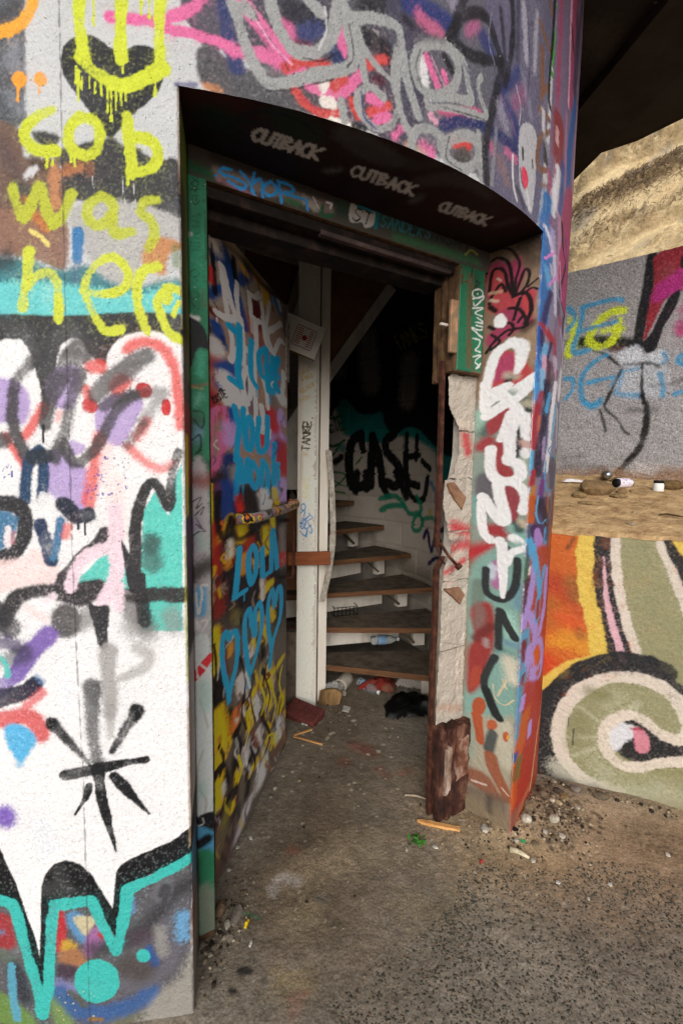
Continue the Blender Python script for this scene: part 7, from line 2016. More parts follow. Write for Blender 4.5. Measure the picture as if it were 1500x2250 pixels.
OPS['inner_wall'] = '''g|b9aea2|0|1.7|100|1|1|-3070 5100 1592 3428 1451 386 -2800 -796
f|11706a|0|22.3|100|1|1|4024 2313 3406 2244 2428 1925 2364 1482 2676 1321 2843 1433 2886 1570 3105 1665 3439 1726 3567 1651 3820 1707 3980 1815
s|1f5a2a|21|6.3|100|0|1|4147 1913 4089 1933 4040 1879
s|1f5a2a|19|5.3|100|0|1|4133 1869 4160 1882 4162 1846 4122 1811 4126 1769 4149 1782
s|1f5a2a|19|5.3|100|0|1|4085 1895 4122 1889 4092 1775 4055 1782
l|1f5a2a|19|5.3|100|0|1|4107 1832 4077 1837
l|1f5a2a|18.8|5.2|100|0|1|4020 1788 4050 1901
l|1f5a2a|18.8|5.2|100|0|1|4069 1898 4032 1904
s|1f5a2a|18.8|5.2|100|0|1|3978 1913 4016 1907 3985 1794 3948 1800
l|1f5a2a|18.7|5.2|100|0|1|4001 1850 3970 1855
s|1f5a2a|23.3|6.3|100|0|1|4149 1659 4037 1648 3941 1699
s|1f5a2a|23.5|6.4|100|0|1|4154 1595 4094 1499 4068 1370
s|1f5a2a|21|6.3|100|0|1|4059 1563 3989 1658
s|1f5a2a|18.5|6.2|100|0|1|3815 1480 3754 1542
s|1f6a30|15.1|5.4|100|0|1|4092 1413 3923 1374 4054 1242 3932 1214
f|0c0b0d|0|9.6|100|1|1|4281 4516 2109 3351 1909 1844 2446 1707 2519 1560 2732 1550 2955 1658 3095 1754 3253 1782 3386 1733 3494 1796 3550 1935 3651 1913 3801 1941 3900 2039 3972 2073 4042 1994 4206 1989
s|11706a|84|31.5|80|0|1|3964 1626
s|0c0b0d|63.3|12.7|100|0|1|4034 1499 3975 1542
s|8a8078|196.8|49.2|75|0|1|3718 2558 3686 2281 3671 2181
s|8a7f78|211.2|55.1|75|0|1|3247 2274 3250 2039
s|7a726a|122.8|51.2|70|0|1|4142 2383 4000 2311
l|a89a3a|11.2|3.7|70|0|1|3344 2411 3427 2533
l|a89a3a|11.1|3.7|70|0|1|3455 2528 3399 2537
l|a89a3a|11|3.7|70|0|1|3302 2418 3357 2544 3244 2427
l|a89a3a|10.9|3.6|70|0|1|3324 2468 3290 2473
s|a89a3a|10.6|3.5|70|0|1|3230 2429 3315 2550 3171 2436 3258 2557
l|a89a3a|10.8|3.6|70|0|1|3156 2438 3243 2559
l|a89a3a|10.7|3.6|70|0|1|3185 2565 3196 2492 3096 2444
s|a89a3a|10.4|3.5|70|0|1|3097 2552 3146 2568 3138 2530 3057 2491 3049 2447 3094 2463
s|0c0b0d|94.6|8.4|100|0|1|3771 1747 3856 1687 3890 1542 3873 1354 3835 1271 3710 1296
s|0c0b0d|71.5|8.2|100|0|1|3771 1747 3743 1604
s|0c0b0d|91.1|8.1|100|0|1|3646 1723 3652 1502 3646 1299
s|0c0b0d|89.6|8|100|0|1|3646 1723 3564 1542 3517 1304
s|0c0b0d|49.8|8|100|0|1|3652 1482 3549 1482
s|0c0b0d|86.4|7.7|100|0|1|3400 1734 3490 1679 3474 1581 3350 1483 3290 1370 3370 1300 3465 1325
s|0c0b0d|65.7|7.5|100|0|1|3250 1717 3256 1540 3220 1353 3087 1312
s|0c0b0d|54.7|7.3|100|0|1|3122 1702 3128 1530
s|0c0b0d|54.3|7.2|100|0|1|3228 1540 3100 1557
s|0c0b0d|52.5|7|100|0|1|3053 1511 2942 1450
s|0c0b0d|77.2|9.9|100|0|1|3802 1401 3812 1236
s|0c0b0d|75.9|9.8|100|0|1|3710 1403 3693 1263
s|0c0b0d|67.3|9.5|100|0|1|3548 1406 3518 1302 3459 1221
s|0c0b0d|80.4|9|100|0|1|3367 1410 3291 1311 3243 1223
s|0c0b0d|53.8|7.7|100|0|1|3249 1372 3183 1237 3073 1195 2995 1248 2971 1380
s|157a5c|46.4|9.1|95|0|1|3541 1185 3374 1215 3285 1170 3191 1087 3068 1099
s|157a5c|47.9|9.4|95|0|1|3524 1085 3428 1129 3254 1142
s|157a5c|39.4|7.9|95|0|1|3106 1232 3037 1131 3128 1044 3139 964 3060 964 3016 1037 3068 1099
s|157a5c|36.9|7.4|90|0|1|3033 1054 2901 1078 2848 1066
s|b09a2a|33.3|14.8|80|0|1|2922 1132 2911 1105
s|1f5a8a|36.4|16.4|80|0|1|2918 1345 2881 1301
s|1f5a8a|7.3|2.7|100|0|1|2873 1301 2871 1201
s|1f6a30|13.5|4.5|100|0|1|4083 1350 3968 1286 3878 1278
s|231844|37.1|8.4|100|0|1|2992 916 2945 970 2885 829 2839 948 2714 1019
s|231844|26.7|7.1|100|0|1|2745 926 2732 766
s|231844|32.8|8.2|100|0|1|2913 720 2810 787 2693 774
s|231844|51.4|15.4|100|0|1|2675 1025 2639 1081
s|8a7d6e|153.4|86.3|50|0|1|3497 686 2975 620
s|6a5f52|112.9|56.5|60|0|1|3231 606 2906 616
s|7d7264|65.4|32.7|50|0|1|3615 899 3598 759'''.split('\n')
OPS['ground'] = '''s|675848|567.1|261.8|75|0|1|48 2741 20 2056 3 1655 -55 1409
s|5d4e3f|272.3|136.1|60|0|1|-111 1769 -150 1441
s|7d7061|237.9|158.6|50|0|1|346 2063 322 1558
s|94836a|131.2|56.9|55|0|1|-187 1483 -62 1551 92 1657 218 1681
s|a39a92|40|16.4|70|0|1|-215 1456 -188 1492 -139 1484
s|a39a92|24.4|12.2|70|0|1|-210 1423 -218 1456
s|8f8068|100.2|60.1|45|0|1|54 1553 207 1576 414 1522
s|8d7f63|113.5|64.8|40|0|1|249 1398 397 1385
s|8d7f63|91.8|61.2|50|0|1|-140 1345 -82 1361
s|917f5c|69.2|46.1|50|0|1|-145 1161 -94 1162
s|8a3a30|54.4|46.6|50|0|1|91 2272 138 2254 159 2217
s|8a3a30|33.7|30.3|40|0|1|302 2062 349 2080
s|8a3a30|42.3|31.7|40|0|1|20 2158 43 2141
s|8a3a30|38.9|32.5|40|0|1|196 2093 236 2045
s|7a4434|33.3|20.8|50|0|1|-170 1619 -152 1609
s|8a4f4a|17.7|13.2|35|0|1|-115 1123 -79 1134
s|8a4f4a|16.4|12.3|35|0|1|-95 1102 -111 1086
s|2c2a28|17.2,24.5,14.7|4.9|95|0|1|-273 1188 -254 1192 -238 1189
s|2c2a28|13.7|4.6|95|0|1|-287 1139 -275 1139
s|4a443e|22.8|11.4|60|0|1|-247 1220 -238 1215
s|4a443e|14|8.2|60|0|1|-200 1165 -192 1163
s|3f7a58|7.7|3.1|80|0|1|-296 1364 -266 1355 -240 1346
s|4a5056|22.9|14.7|40|0|1|-55 1415 -37 1413
s|9b8468|532.9|239.8|75|0|1|624 1835 825 1671 1030 1721 1402 1728
s|a08866|258.7|150.9|50|0|1|609 1564 778 1567
s|a58f70|217.7|120.9|60|0|1|494 1782 568 1711
s|8f7a60|355.1|213|50|0|1|1119 1573 1262 1537
s|3a322a|17|3.2|60|0|1|871 1745
s|3a322a|21.3|3.5|60|0|1|991 1830
s|3a322a|16.2|3.4|60|0|1|1050 1779
s|3a322a|15|3.6|60|0|1|945 1869
s|3a322a|22.1|3.6|60|0|1|1033 1858
s|3a322a|9.3|3.5|60|0|1|924 1826
s|3a322a|21.2|3.3|60|0|1|1077 1741
s|3a322a|14.6|3.7|60|0|1|1045 1865
s|3a322a|24.3|3.6|60|0|1|1005 1849
s|3a322a|21.8|3.5|60|0|1|967 1841
s|3a322a|13.7|3|60|0|1|843 1705
s|3a322a|16.1|3.4|60|0|1|999 1807
s|3a322a|22.8|3.6|60|0|1|929 1862
s|3a322a|10.7|3.1|60|0|1|881 1730
s|3a322a|18.9|3.2|60|0|1|1056 1715
s|3a322a|19.3|3.3|60|0|1|1032 1767
s|3a322a|20.4|3.3|60|0|1|876 1781
s|3a322a|19.8|3|60|0|1|862 1707
s|3a322a|15.4|3.4|60|0|1|960 1803
s|3a322a|12.9|3|60|0|1|903 1696
s|3a322a|20.1|3.5|60|0|1|881 1850
s|3a322a|16.2|3.4|60|0|1|1099 1783
s|3a322a|11.2|3.2|60|0|1|963 1737
s|3a322a|17.6|3.3|60|0|1|995 1770
s|3a322a|14.2|3.5|60|0|1|916 1837
s|3a322a|18.3|3.5|60|0|1|1097 1809
s|3a322a|9.9|3.6|60|0|1|955 1850
s|3a322a|13.5|3.2|60|0|1|1027 1734
s|3a322a|21.4|3.3|60|0|1|1003 1750
s|3a322a|24.3|3.5|60|0|1|1099 1798
s|3a322a|21.9|3.4|60|0|1|1082 1766
s|3a322a|12.3|3.4|60|0|1|980 1801
s|3a322a|10.2|3.6|60|0|1|1102 1842
s|3a322a|15.1|3.2|60|0|1|1026 1734
s|3a322a|13.5|3.7|60|0|1|1103 1863
s|3a322a|10.9|3.3|60|0|1|924 1792
s|3a322a|22|3.4|60|0|1|873 1806
s|3a322a|15.3|3.3|60|0|1|1073 1740
s|3a322a|14.8|3|60|0|1|872 1701
s|3a322a|12.8|3.7|60|0|1|1076 1867
s|3a322a|20.9|3.2|60|0|1|1032 1731
s|3a322a|17.4|3.4|60|0|1|1004 1793
s|3a322a|17.3|3.5|60|0|1|1080 1815
s|3a322a|8|3.1|60|0|1|893 1732
s|3a322a|8.1|3.1|60|0|1|980 1704
s|3a322a|20.7|3.3|60|0|1|983 1755
s|3a322a|15.2|3.5|60|0|1|1015 1823
s|3a322a|9.9|3.2|60|0|1|1052 1713
s|3a322a|9.2|3.5|60|0|1|899 1850
s|3a322a|22.8|3.6|60|0|1|989 1844
s|3a322a|17.8|3.6|60|0|1|1046 1848
s|3a322a|11.5|3.3|60|0|1|927 1779
s|3a322a|14.6|3.5|60|0|1|911 1834
s|3a322a|9.1|3.3|60|0|1|1021 1772
s|3a322a|18.9|3.2|60|0|1|993 1717
s|3a322a|17.1|3.7|60|0|1|1095 1871
s|3a322a|10.2|3.1|60|0|1|840 1732
s|3a322a|19.9|3.5|60|0|1|1049 1825
s|3a322a|15.3|3.6|60|0|1|963 1862
s|3a322a|11.8|3.1|60|0|1|891 1711
s|3a322a|6.6|2.5|60|0|1|934 1685
s|3a322a|7.6|2.5|60|0|1|937 1681
s|3a322a|16|2.5|60|0|1|893 1668
s|3a322a|9.1|2.3|60|0|1|826 1621
s|3a322a|13|2.3|60|0|1|866 1624
s|3a322a|6.5|2.4|60|0|1|909 1641
s|3a322a|9.4|2.4|60|0|1|908 1650
s|3a322a|11.9|2.3|60|0|1|826 1629
s|3a322a|16.3|2.4|60|0|1|908 1636
s|3a322a|12.5|2.4|60|0|1|871 1641
s|3a322a|9|2.3|60|0|1|829 1621
s|3a322a|12.7|2.3|60|0|1|884 1622
s|3a322a|12.8|2.3|60|0|1|821 1631
s|3a322a|12.2|2.5|60|0|1|853 1690
s|3a322a|11|2.3|60|0|1|807 1623
s|3a322a|13.3|2.4|60|0|1|876 1663
s|3a322a|10.4|2.5|60|0|1|923 1672
s|3a322a|12.8|2.5|60|0|1|887 1672
s|3a322a|13.4|2.4|60|0|1|878 1661
s|3a322a|17.5|2.5|60|0|1|889 1688
s|3a322a|10.4|2.4|60|0|1|858 1661
s|3a322a|11.3|2.3|60|0|1|900 1623
s|3a322a|16.3|2.5|60|0|1|875 1687
s|3a322a|9.7|2.4|60|0|1|834 1652
s|3a322a|8.2|2.4|60|0|1|858 1667
s|3a322a|14.5|2.4|60|0|1|820 1652
s|3a322a|14|2.5|60|0|1|898 1679
s|3a322a|15|2.4|60|0|1|826 1662
s|3a322a|15.4|2.4|60|0|1|918 1660
s|3a322a|12.4|2.4|60|0|1|870 1654
s|3a322a|11.1|2.4|60|0|1|914 1638
s|3a322a|9.8|2.4|60|0|1|890 1646
s|3a322a|12.4|2.4|60|0|1|890 1632
s|3a322a|12.1|2.5|60|0|1|937 1694
s|3a322a|8|2.5|60|0|1|891 1668
s|3a322a|9.1|2.4|60|0|1|894 1661
s|3a322a|9.4|2.3|60|0|1|806 1620
s|3a322a|8.9|2.5|60|0|1|840 1677
s|3a322a|9.4|2.5|60|0|1|922 1681
s|3a322a|8.2|2.4|60|0|1|829 1657
s|4a4034|16.8|2.6|50|0|1|1279 1622
s|4a4034|11.5|2.6|50|0|1|1185 1658
s|4a4034|9.4|2.8|50|0|1|1284 1711
s|4a4034|12.6|2.8|50|0|1|1265 1700
s|4a4034|15.8|2.8|50|0|1|1213 1715
s|4a4034|15.5|2.7|50|0|1|1239 1667
s|4a4034|16.9|2.8|50|0|1|1265 1719
s|4a4034|14|2.6|50|0|1|1253 1652
s|4a4034|16.4|2.8|50|0|1|1331 1686
s|4a4034|14.4|2.6|50|0|1|1227 1661
s|4a4034|13|2.8|50|0|1|1256 1715
s|4a4034|12.1|2.7|50|0|1|1276 1660
s|4a4034|9.3|2.8|50|0|1|1297 1705
s|4a4034|8.6|2.6|50|0|1|1203 1634
s|4a4034|7.4|2.8|50|0|1|1225 1713
s|4a4034|16.3|2.6|50|0|1|1214 1660
s|4a4034|10.3|2.7|50|0|1|1237 1683
s|4a4034|12.8|2.6|50|0|1|1203 1638
s|4a4034|16.8|2.8|50|0|1|1246 1713
s|4a4034|9.3|2.6|50|0|1|1257 1634
s|4a4034|13.2|2.5|50|0|1|1227 1624
s|4a4034|19.6|2.8|50|0|1|1343 1708
s|4a4034|6.9|2.7|50|0|1|1193 1677
s|4a4034|18.2|2.6|50|0|1|1282 1649
s|4a4034|12.6|2.6|50|0|1|1262 1621
s|4a4034|10.7|2.6|50|0|1|1303 1643
s|4a4034|9.3|2.8|50|0|1|1330 1684
s|4a4034|8.9|2.6|50|0|1|1193 1671
s|4a4034|9|2.6|50|0|1|1280 1622
s|4a4034|8.6|2.6|50|0|1|1192 1665
s|3a322a|12.4|3.7|60|0|1|995 1901
s|3a322a|23.8|4.3|60|0|1|1115 2038
s|3a322a|11.8|3.7|60|0|1|888 1915
s|3a322a|22.8|3.8|60|0|1|1005 1924
s|3a322a|25.6|3.7|60|0|1|943 1895
s|3a322a|26.6|3.9|60|0|1|913 1964
s|3a322a|15.7|4.1|60|0|1|1038 1982
s|3a322a|26.1|4.4|60|0|1|1119 2063
s|3a322a|17.1|4.3|60|0|1|1089 2046
s|3a322a|16.2|3.9|60|0|1|947 1960
s|3a322a|14.6|3.7|60|0|1|1020 1885
s|3a322a|12.9|4.4|60|0|1|1109 2066
s|3a322a|23.3|3.8|60|0|1|990 1909
s|3a322a|14|3.8|60|0|1|1044 1898
s|3a322a|10.8|3.7|60|0|1|992 1885
s|3a322a|13.4|4.3|60|0|1|1021 2045
s|3a322a|26.4|3.8|60|0|1|968 1934
s|3a322a|27.4|3.9|60|0|1|917 1967
s|3a322a|14.3|4|60|0|1|1034 1964
s|3a322a|22.6|4.2|60|0|1|1036 2022
s|3a322a|24.8|4.1|60|0|1|1027 1993
s|3a322a|24.9|4|60|0|1|972 1976
s|3a322a|21.3|4.2|60|0|1|970 2037
s|3a322a|13.3|3.7|60|0|1|941 1893
s|3a322a|19.6|4.3|60|0|1|1007 2066
s|3a322a|23.7|4|60|0|1|957 1979
s|3a322a|20.2|3.6|60|0|1|859 1869
s|3a322a|20.3|4|60|0|1|1042 1963
s|3a322a|14.1|4|60|0|1|980 1991
s|3a322a|16.5|4.1|60|0|1|970 2013
s|2f2822|71.6|55.1|55|0|1|925 1791 980 1767
s|2f2822|50.5|40.4|45|0|1|825 1671 898 1695
s|b9ab98|7.5|1.2|70|0|1|-32 1340
s|b9ab98|6.7|1.2|70|0|1|-183 1367
s|b9ab98|4.3|1.2|70|0|1|-330 1322
s|b9ab98|9|1.8|70|0|1|-121 1656
s|b9ab98|9|1.4|70|0|1|-286 1472
s|b9ab98|7|1.3|70|0|1|94 1415
s|b9ab98|9.3|2.3|70|0|1|501 1877
s|b9ab98|16.2|2.4|70|0|1|64 1944
s|b9ab98|12.3|2.4|70|0|1|277 1955
s|b9ab98|7|2.2|70|0|1|-5 1858
s|b9ab98|12.2|2.4|70|0|1|53 1979
s|b9ab98|14.8|2.3|70|0|1|121 1922
s|b9ab98|13.8|2.2|70|0|1|-463 1864
s|b9ab98|8.8|1.8|70|0|1|-215 1654
s|b9ab98|7.9|1.7|70|0|1|21 1607
s|b9ab98|15.2|2.5|70|0|1|82 1993
s|b9ab98|10.8|2.5|70|0|1|-179 1998
s|b9ab98|7|1.5|70|0|1|406 1521
s|b9ab98|11.1|2.1|70|0|1|72 1832
s|b9ab98|7.5|2.4|70|0|1|-90 1982
s|b9ab98|9.3|1.4|70|0|1|-317 1473
s|b9ab98|6.8|2.2|70|0|1|408 1839
s|b9ab98|6.3|1.9|70|0|1|603 1710
s|b9ab98|7.4|1.5|70|0|1|159 1523
s|b9ab98|9.2|1.9|70|0|1|40 1756
s|b9ab98|6.4|1.4|70|0|1|43 1481
s|b9ab98|3.4|1.1|70|0|1|-50 1310
s|b9ab98|11.1|1.8|70|0|1|375 1671
s|b9ab98|8.3|1.6|70|0|1|305 1561
s|b9ab98|15.1|2.6|70|0|1|-253 2031
s|b9ab98|14.4|2.3|70|0|1|-203 1930
s|b9ab98|12.3|2.5|70|0|1|226 2024
s|b9ab98|4.7|1.3|70|0|1|-230 1370
s|b9ab98|4.5|1.6|70|0|1|537 1535
s|b9ab98|6.5|1.2|70|0|1|-2 1321
s|b9ab98|6.9|1.9|70|0|1|-294 1696
s|b9ab98|8.7|1.5|70|0|1|-328 1531
s|b9ab98|10.1|1.6|70|0|1|-206 1561
s|b9ab98|6.6|2.3|70|0|1|587 1889
s|b9ab98|6.5|2|70|0|1|571 1748
s|b9ab98|12|2.1|70|0|1|451 1800
s|b9ab98|9.2|2|70|0|1|319 1772
s|b9ab98|4.9|1.3|70|0|1|-117 1404
s|b9ab98|4.7|1.3|70|0|1|-129 1376
s|b9ab98|4.1|1.6|70|0|1|22 1591
s|b9ab98|9.4|1.4|70|0|1|-123 1441
s|b9ab98|4.6|1.7|70|0|1|-80 1617
s|b9ab98|8.8|1.9|70|0|1|80 1711
s|b9ab98|12.8|1.9|70|0|1|-137 1744
s|b9ab98|5.4|1.9|70|0|1|409 1717
s|b9ab98|7.4|2.4|70|0|1|-467 1939
s|b9ab98|5|1.6|70|0|1|177 1590
s|b9ab98|8.5|1.5|70|0|1|464 1496
s|b9ab98|13.3|2|70|0|1|555 1759
s|b9ab98|3.5|1.3|70|0|1|517 1359
s|b9ab98|3.5|1.2|70|0|1|392 1318
s|b9ab98|3.6|1.3|70|0|1|428 1409
s|b9ab98|8|1.4|70|0|1|284 1438
s|b9ab98|3.3|1.2|70|0|1|-314 1314
s|b9ab98|5.6|1.2|70|0|1|-293 1326
s|b9ab98|9.6|1.8|70|0|1|-265 1676
s|b9ab98|6.7|1.2|70|0|1|-130 1345
s|b9ab98|5.6|1.8|70|0|1|-35 1703
s|b9ab98|13.9|2.1|70|0|1|662 1766
s|b9ab98|5.3|1.6|70|0|1|131 1578
s|b9ab98|10.7|2.4|70|0|1|106 1950
s|b9ab98|4.2|1.2|70|0|1|183 1344
s|b9ab98|4.1|1.3|70|0|1|-220 1413
s|b9ab98|7.4|1.7|70|0|1|-237 1613
s|b9ab98|16.8|2.6|70|0|1|750 2001
s|b9ab98|8.1|2.3|70|0|1|54 1909
s|b9ab98|10.2|2.3|70|0|1|606 1884
s|b9ab98|9.6|1.7|70|0|1|-402 1604
s|b9ab98|8.5|1.9|70|0|1|365 1733
s|b9ab98|5.7|1.3|70|0|1|382 1373
s|b9ab98|4.9|1.2|70|0|1|-320 1329
s|b9ab98|6.5|2.5|70|0|1|73 2004
s|b9ab98|5.9|1.6|70|0|1|-315 1565
s|b9ab98|12.7|2.3|70|0|1|469 1911
s|b9ab98|12.8|1.9|70|0|1|-445 1700
s|b9ab98|5.1|1.9|70|0|1|-185 1743
s|b9ab98|6.3|1.7|70|0|1|490 1616
s|b9ab98|13.1|2|70|0|1|168 1791
s|b9ab98|8.5|2.4|70|0|1|7 1981
s|b9ab98|4|1.4|70|0|1|-344 1425
s|b9ab98|4.5|1.5|70|0|1|71 1539
s|b9ab98|10.1|1.5|70|0|1|230 1519
s|b9ab98|5.9|1.2|70|0|1|470 1322
s|b9ab98|5.4|1.7|70|0|1|76 1655
s|b9ab98|5.4|1.1|70|0|1|163 1307
s|c9bda8|6.9|2|70|0|1|878 1693
s|c9bda8|12.7|2.1|70|0|1|827 1761
s|c9bda8|12.2|2.2|70|0|1|923 1770
s|c9bda8|10.8|1.6|70|0|1|675 1513
s|c9bda8|11.8|1.9|70|0|1|961 1607
s|c9bda8|3.7|1.4|70|0|1|759 1400
s|c9bda8|6.3|2|70|0|1|978 1687
s|c9bda8|10|1.5|70|0|1|691 1442
s|c9bda8|3.8|1.4|70|0|1|582 1444
s|c9bda8|9.8|2|70|0|1|978 1655
s|c9bda8|5.2|2|70|0|1|559 1761
s|c9bda8|10.3|1.7|70|0|1|734 1542
s|c9bda8|11.5|1.8|70|0|1|888 1599
s|c9bda8|5|1.4|70|0|1|500 1425
s|c9bda8|8.3|1.9|70|0|1|942 1616
s|c9bda8|6|2.1|70|0|1|780 1759
s|c9bda8|4.2|1.5|70|0|1|684 1485
s|c9bda8|10.7|1.8|70|0|1|665 1617
s|c9bda8|10.9|2.2|70|0|1|1040 1749
s|c9bda8|9.7|1.4|70|0|1|464 1457
s|c9bda8|4.5|1.7|70|0|1|784 1536
s|c9bda8|5.3|1.8|70|0|1|518 1670
s|c9bda8|5.4|1.3|70|0|1|461 1399
s|c9bda8|9.5|1.6|70|0|1|851 1472
s|c9bda8|6.6|1.6|70|0|1|865 1494
s|c9bda8|4.7|1.8|70|0|1|695 1609
s|c9bda8|7.6|1.6|70|0|1|456 1535
s|c9bda8|10.5|1.7|70|0|1|910 1523
s|c9bda8|10|1.6|70|0|1|669 1533
s|c9bda8|9.1|2|70|0|1|511 1772
s|c9bda8|4.8|1.7|70|0|1|598 1592
s|c9bda8|10.4|2|70|0|1|577 1735
s|c9bda8|11.4|2|70|0|1|511 1772
s|c9bda8|14.3|2.1|70|0|1|733 1775
s|c9bda8|7.6|1.4|70|0|1|628 1409
s|c9bda8|5.3|1.8|70|0|1|735 1608
s|c9bda8|7.1|1.8|70|0|1|944 1594
s|c9bda8|10.8|1.6|70|0|1|503 1525
s|c9bda8|8.2|1.5|70|0|1|603 1451
s|c9bda8|9.2|1.6|70|0|1|678 1507
s|c9bda8|7|2.2|70|0|1|1016 1771
s|c9bda8|7.7|2|70|0|1|623 1751
s|c9bda8|9.1|1.9|70|0|1|705 1683
s|c9bda8|7.7|1.3|70|0|1|407 1412
s|c9bda8|11|1.9|70|0|1|526 1682
s|c9bda8|3.9|1.5|70|0|1|487 1475
s|c9bda8|7.8|1.6|70|0|1|726 1498
s|c9bda8|10|1.4|70|0|1|768 1410
s|c9bda8|4.9|1.6|70|0|1|469 1567
s|c9bda8|6.5|2|70|0|1|876 1692
s|c9bda8|7.5|2.1|70|0|1|526 1774
s|c9bda8|10|1.6|70|0|1|536 1553
s|c9bda8|6.9|1.9|70|0|1|839 1640
s|c9bda8|10.5|1.9|70|0|1|880 1661
s|c9bda8|8|1.7|70|0|1|917 1538
s|c9bda8|12.3|1.8|70|0|1|491 1660
s|c9bda8|10.5|2|70|0|1|520 1756
s|c9bda8|5.6|1.6|70|0|1|583 1525
s|c9bda8|10.6|1.8|70|0|1|583 1666
s|c9bda8|12.4|2.2|70|0|1|886 1776
s|c9bda8|20.3|3|60|0|1|155 2204
s|c9bda8|24.9|4|60|0|1|-139 2581
s|c9bda8|21.3|3.4|60|0|1|-39 2384
s|c9bda8|12.8|2.7|60|0|1|-117 2094
s|c9bda8|13.7|2.7|60|0|1|-181 2089
s|c9bda8|16.7|2.8|60|0|1|-180 2127
s|c9bda8|21.2|3|60|0|1|212 2229
s|c9bda8|14.2|2.6|60|0|1|-212 2062
s|c9bda8|12.4|3.1|60|0|1|-84 2245
s|c9bda8|14.5|3|60|0|1|156 2203
s|c9bda8|13.2|3.4|60|0|1|-189 2368
s|c9bda8|16.2|2.7|60|0|1|207 2092
s|c9bda8|21.7|3.8|60|0|1|93 2516
s|c9bda8|8.6|2.6|60|0|1|-69 2055
s|c9bda8|25.3|4.2|60|0|1|407 2633
s|c9bda8|13.7|3.1|60|0|1|-27 2268
s|c9bda8|20.6|3.3|60|0|1|-54 2344
s|c9bda8|20.9|3.5|60|0|1|-26 2391
s|c9bda8|16.8|3.5|60|0|1|-139 2390
s|c9bda8|22.7|3.8|60|0|1|84 2516
s|c9bda8|16|4|60|0|1|65 2569
s|c9bda8|10.5|3.5|60|0|1|-218 2396
s|c9bda8|17.7|3.2|60|0|1|-85 2276
s|c9bda8|15.9|3.3|60|0|1|-58 2329
s|c9bda8|9.5|2.7|60|0|1|114 2101
s|c9bda8|20.9|3.2|60|0|1|238 2286
s|c9bda8|11.5|4.2|60|0|1|206 2635
s|c9bda8|19|3.6|60|0|1|267 2439
s|c9bda8|13.7|3.2|60|0|1|-182 2270
s|c9bda8|27.1|4.2|60|0|1|46 2631
s|c9bda8|15.6|2.9|60|0|1|271 2186
s|c9bda8|23.6|3.8|60|0|1|-113 2495
s|c9bda8|22.2|3.4|60|0|1|-41 2377
s|c9bda8|8.7|2.6|60|0|1|-24 2058
s|c9bda8|11.3|3.6|60|0|1|303 2441
s|c9bda8|8.3|2.8|60|0|1|43 2139
s|c9bda8|7.3|2.8|60|0|1|120 2126
s|c9bda8|16.4|3.6|60|0|1|64 2423
s|c9bda8|13.1|3.4|60|0|1|281 2354
s|c9bda8|8.9|2.8|60|0|1|-108 2139'''.split('\n')
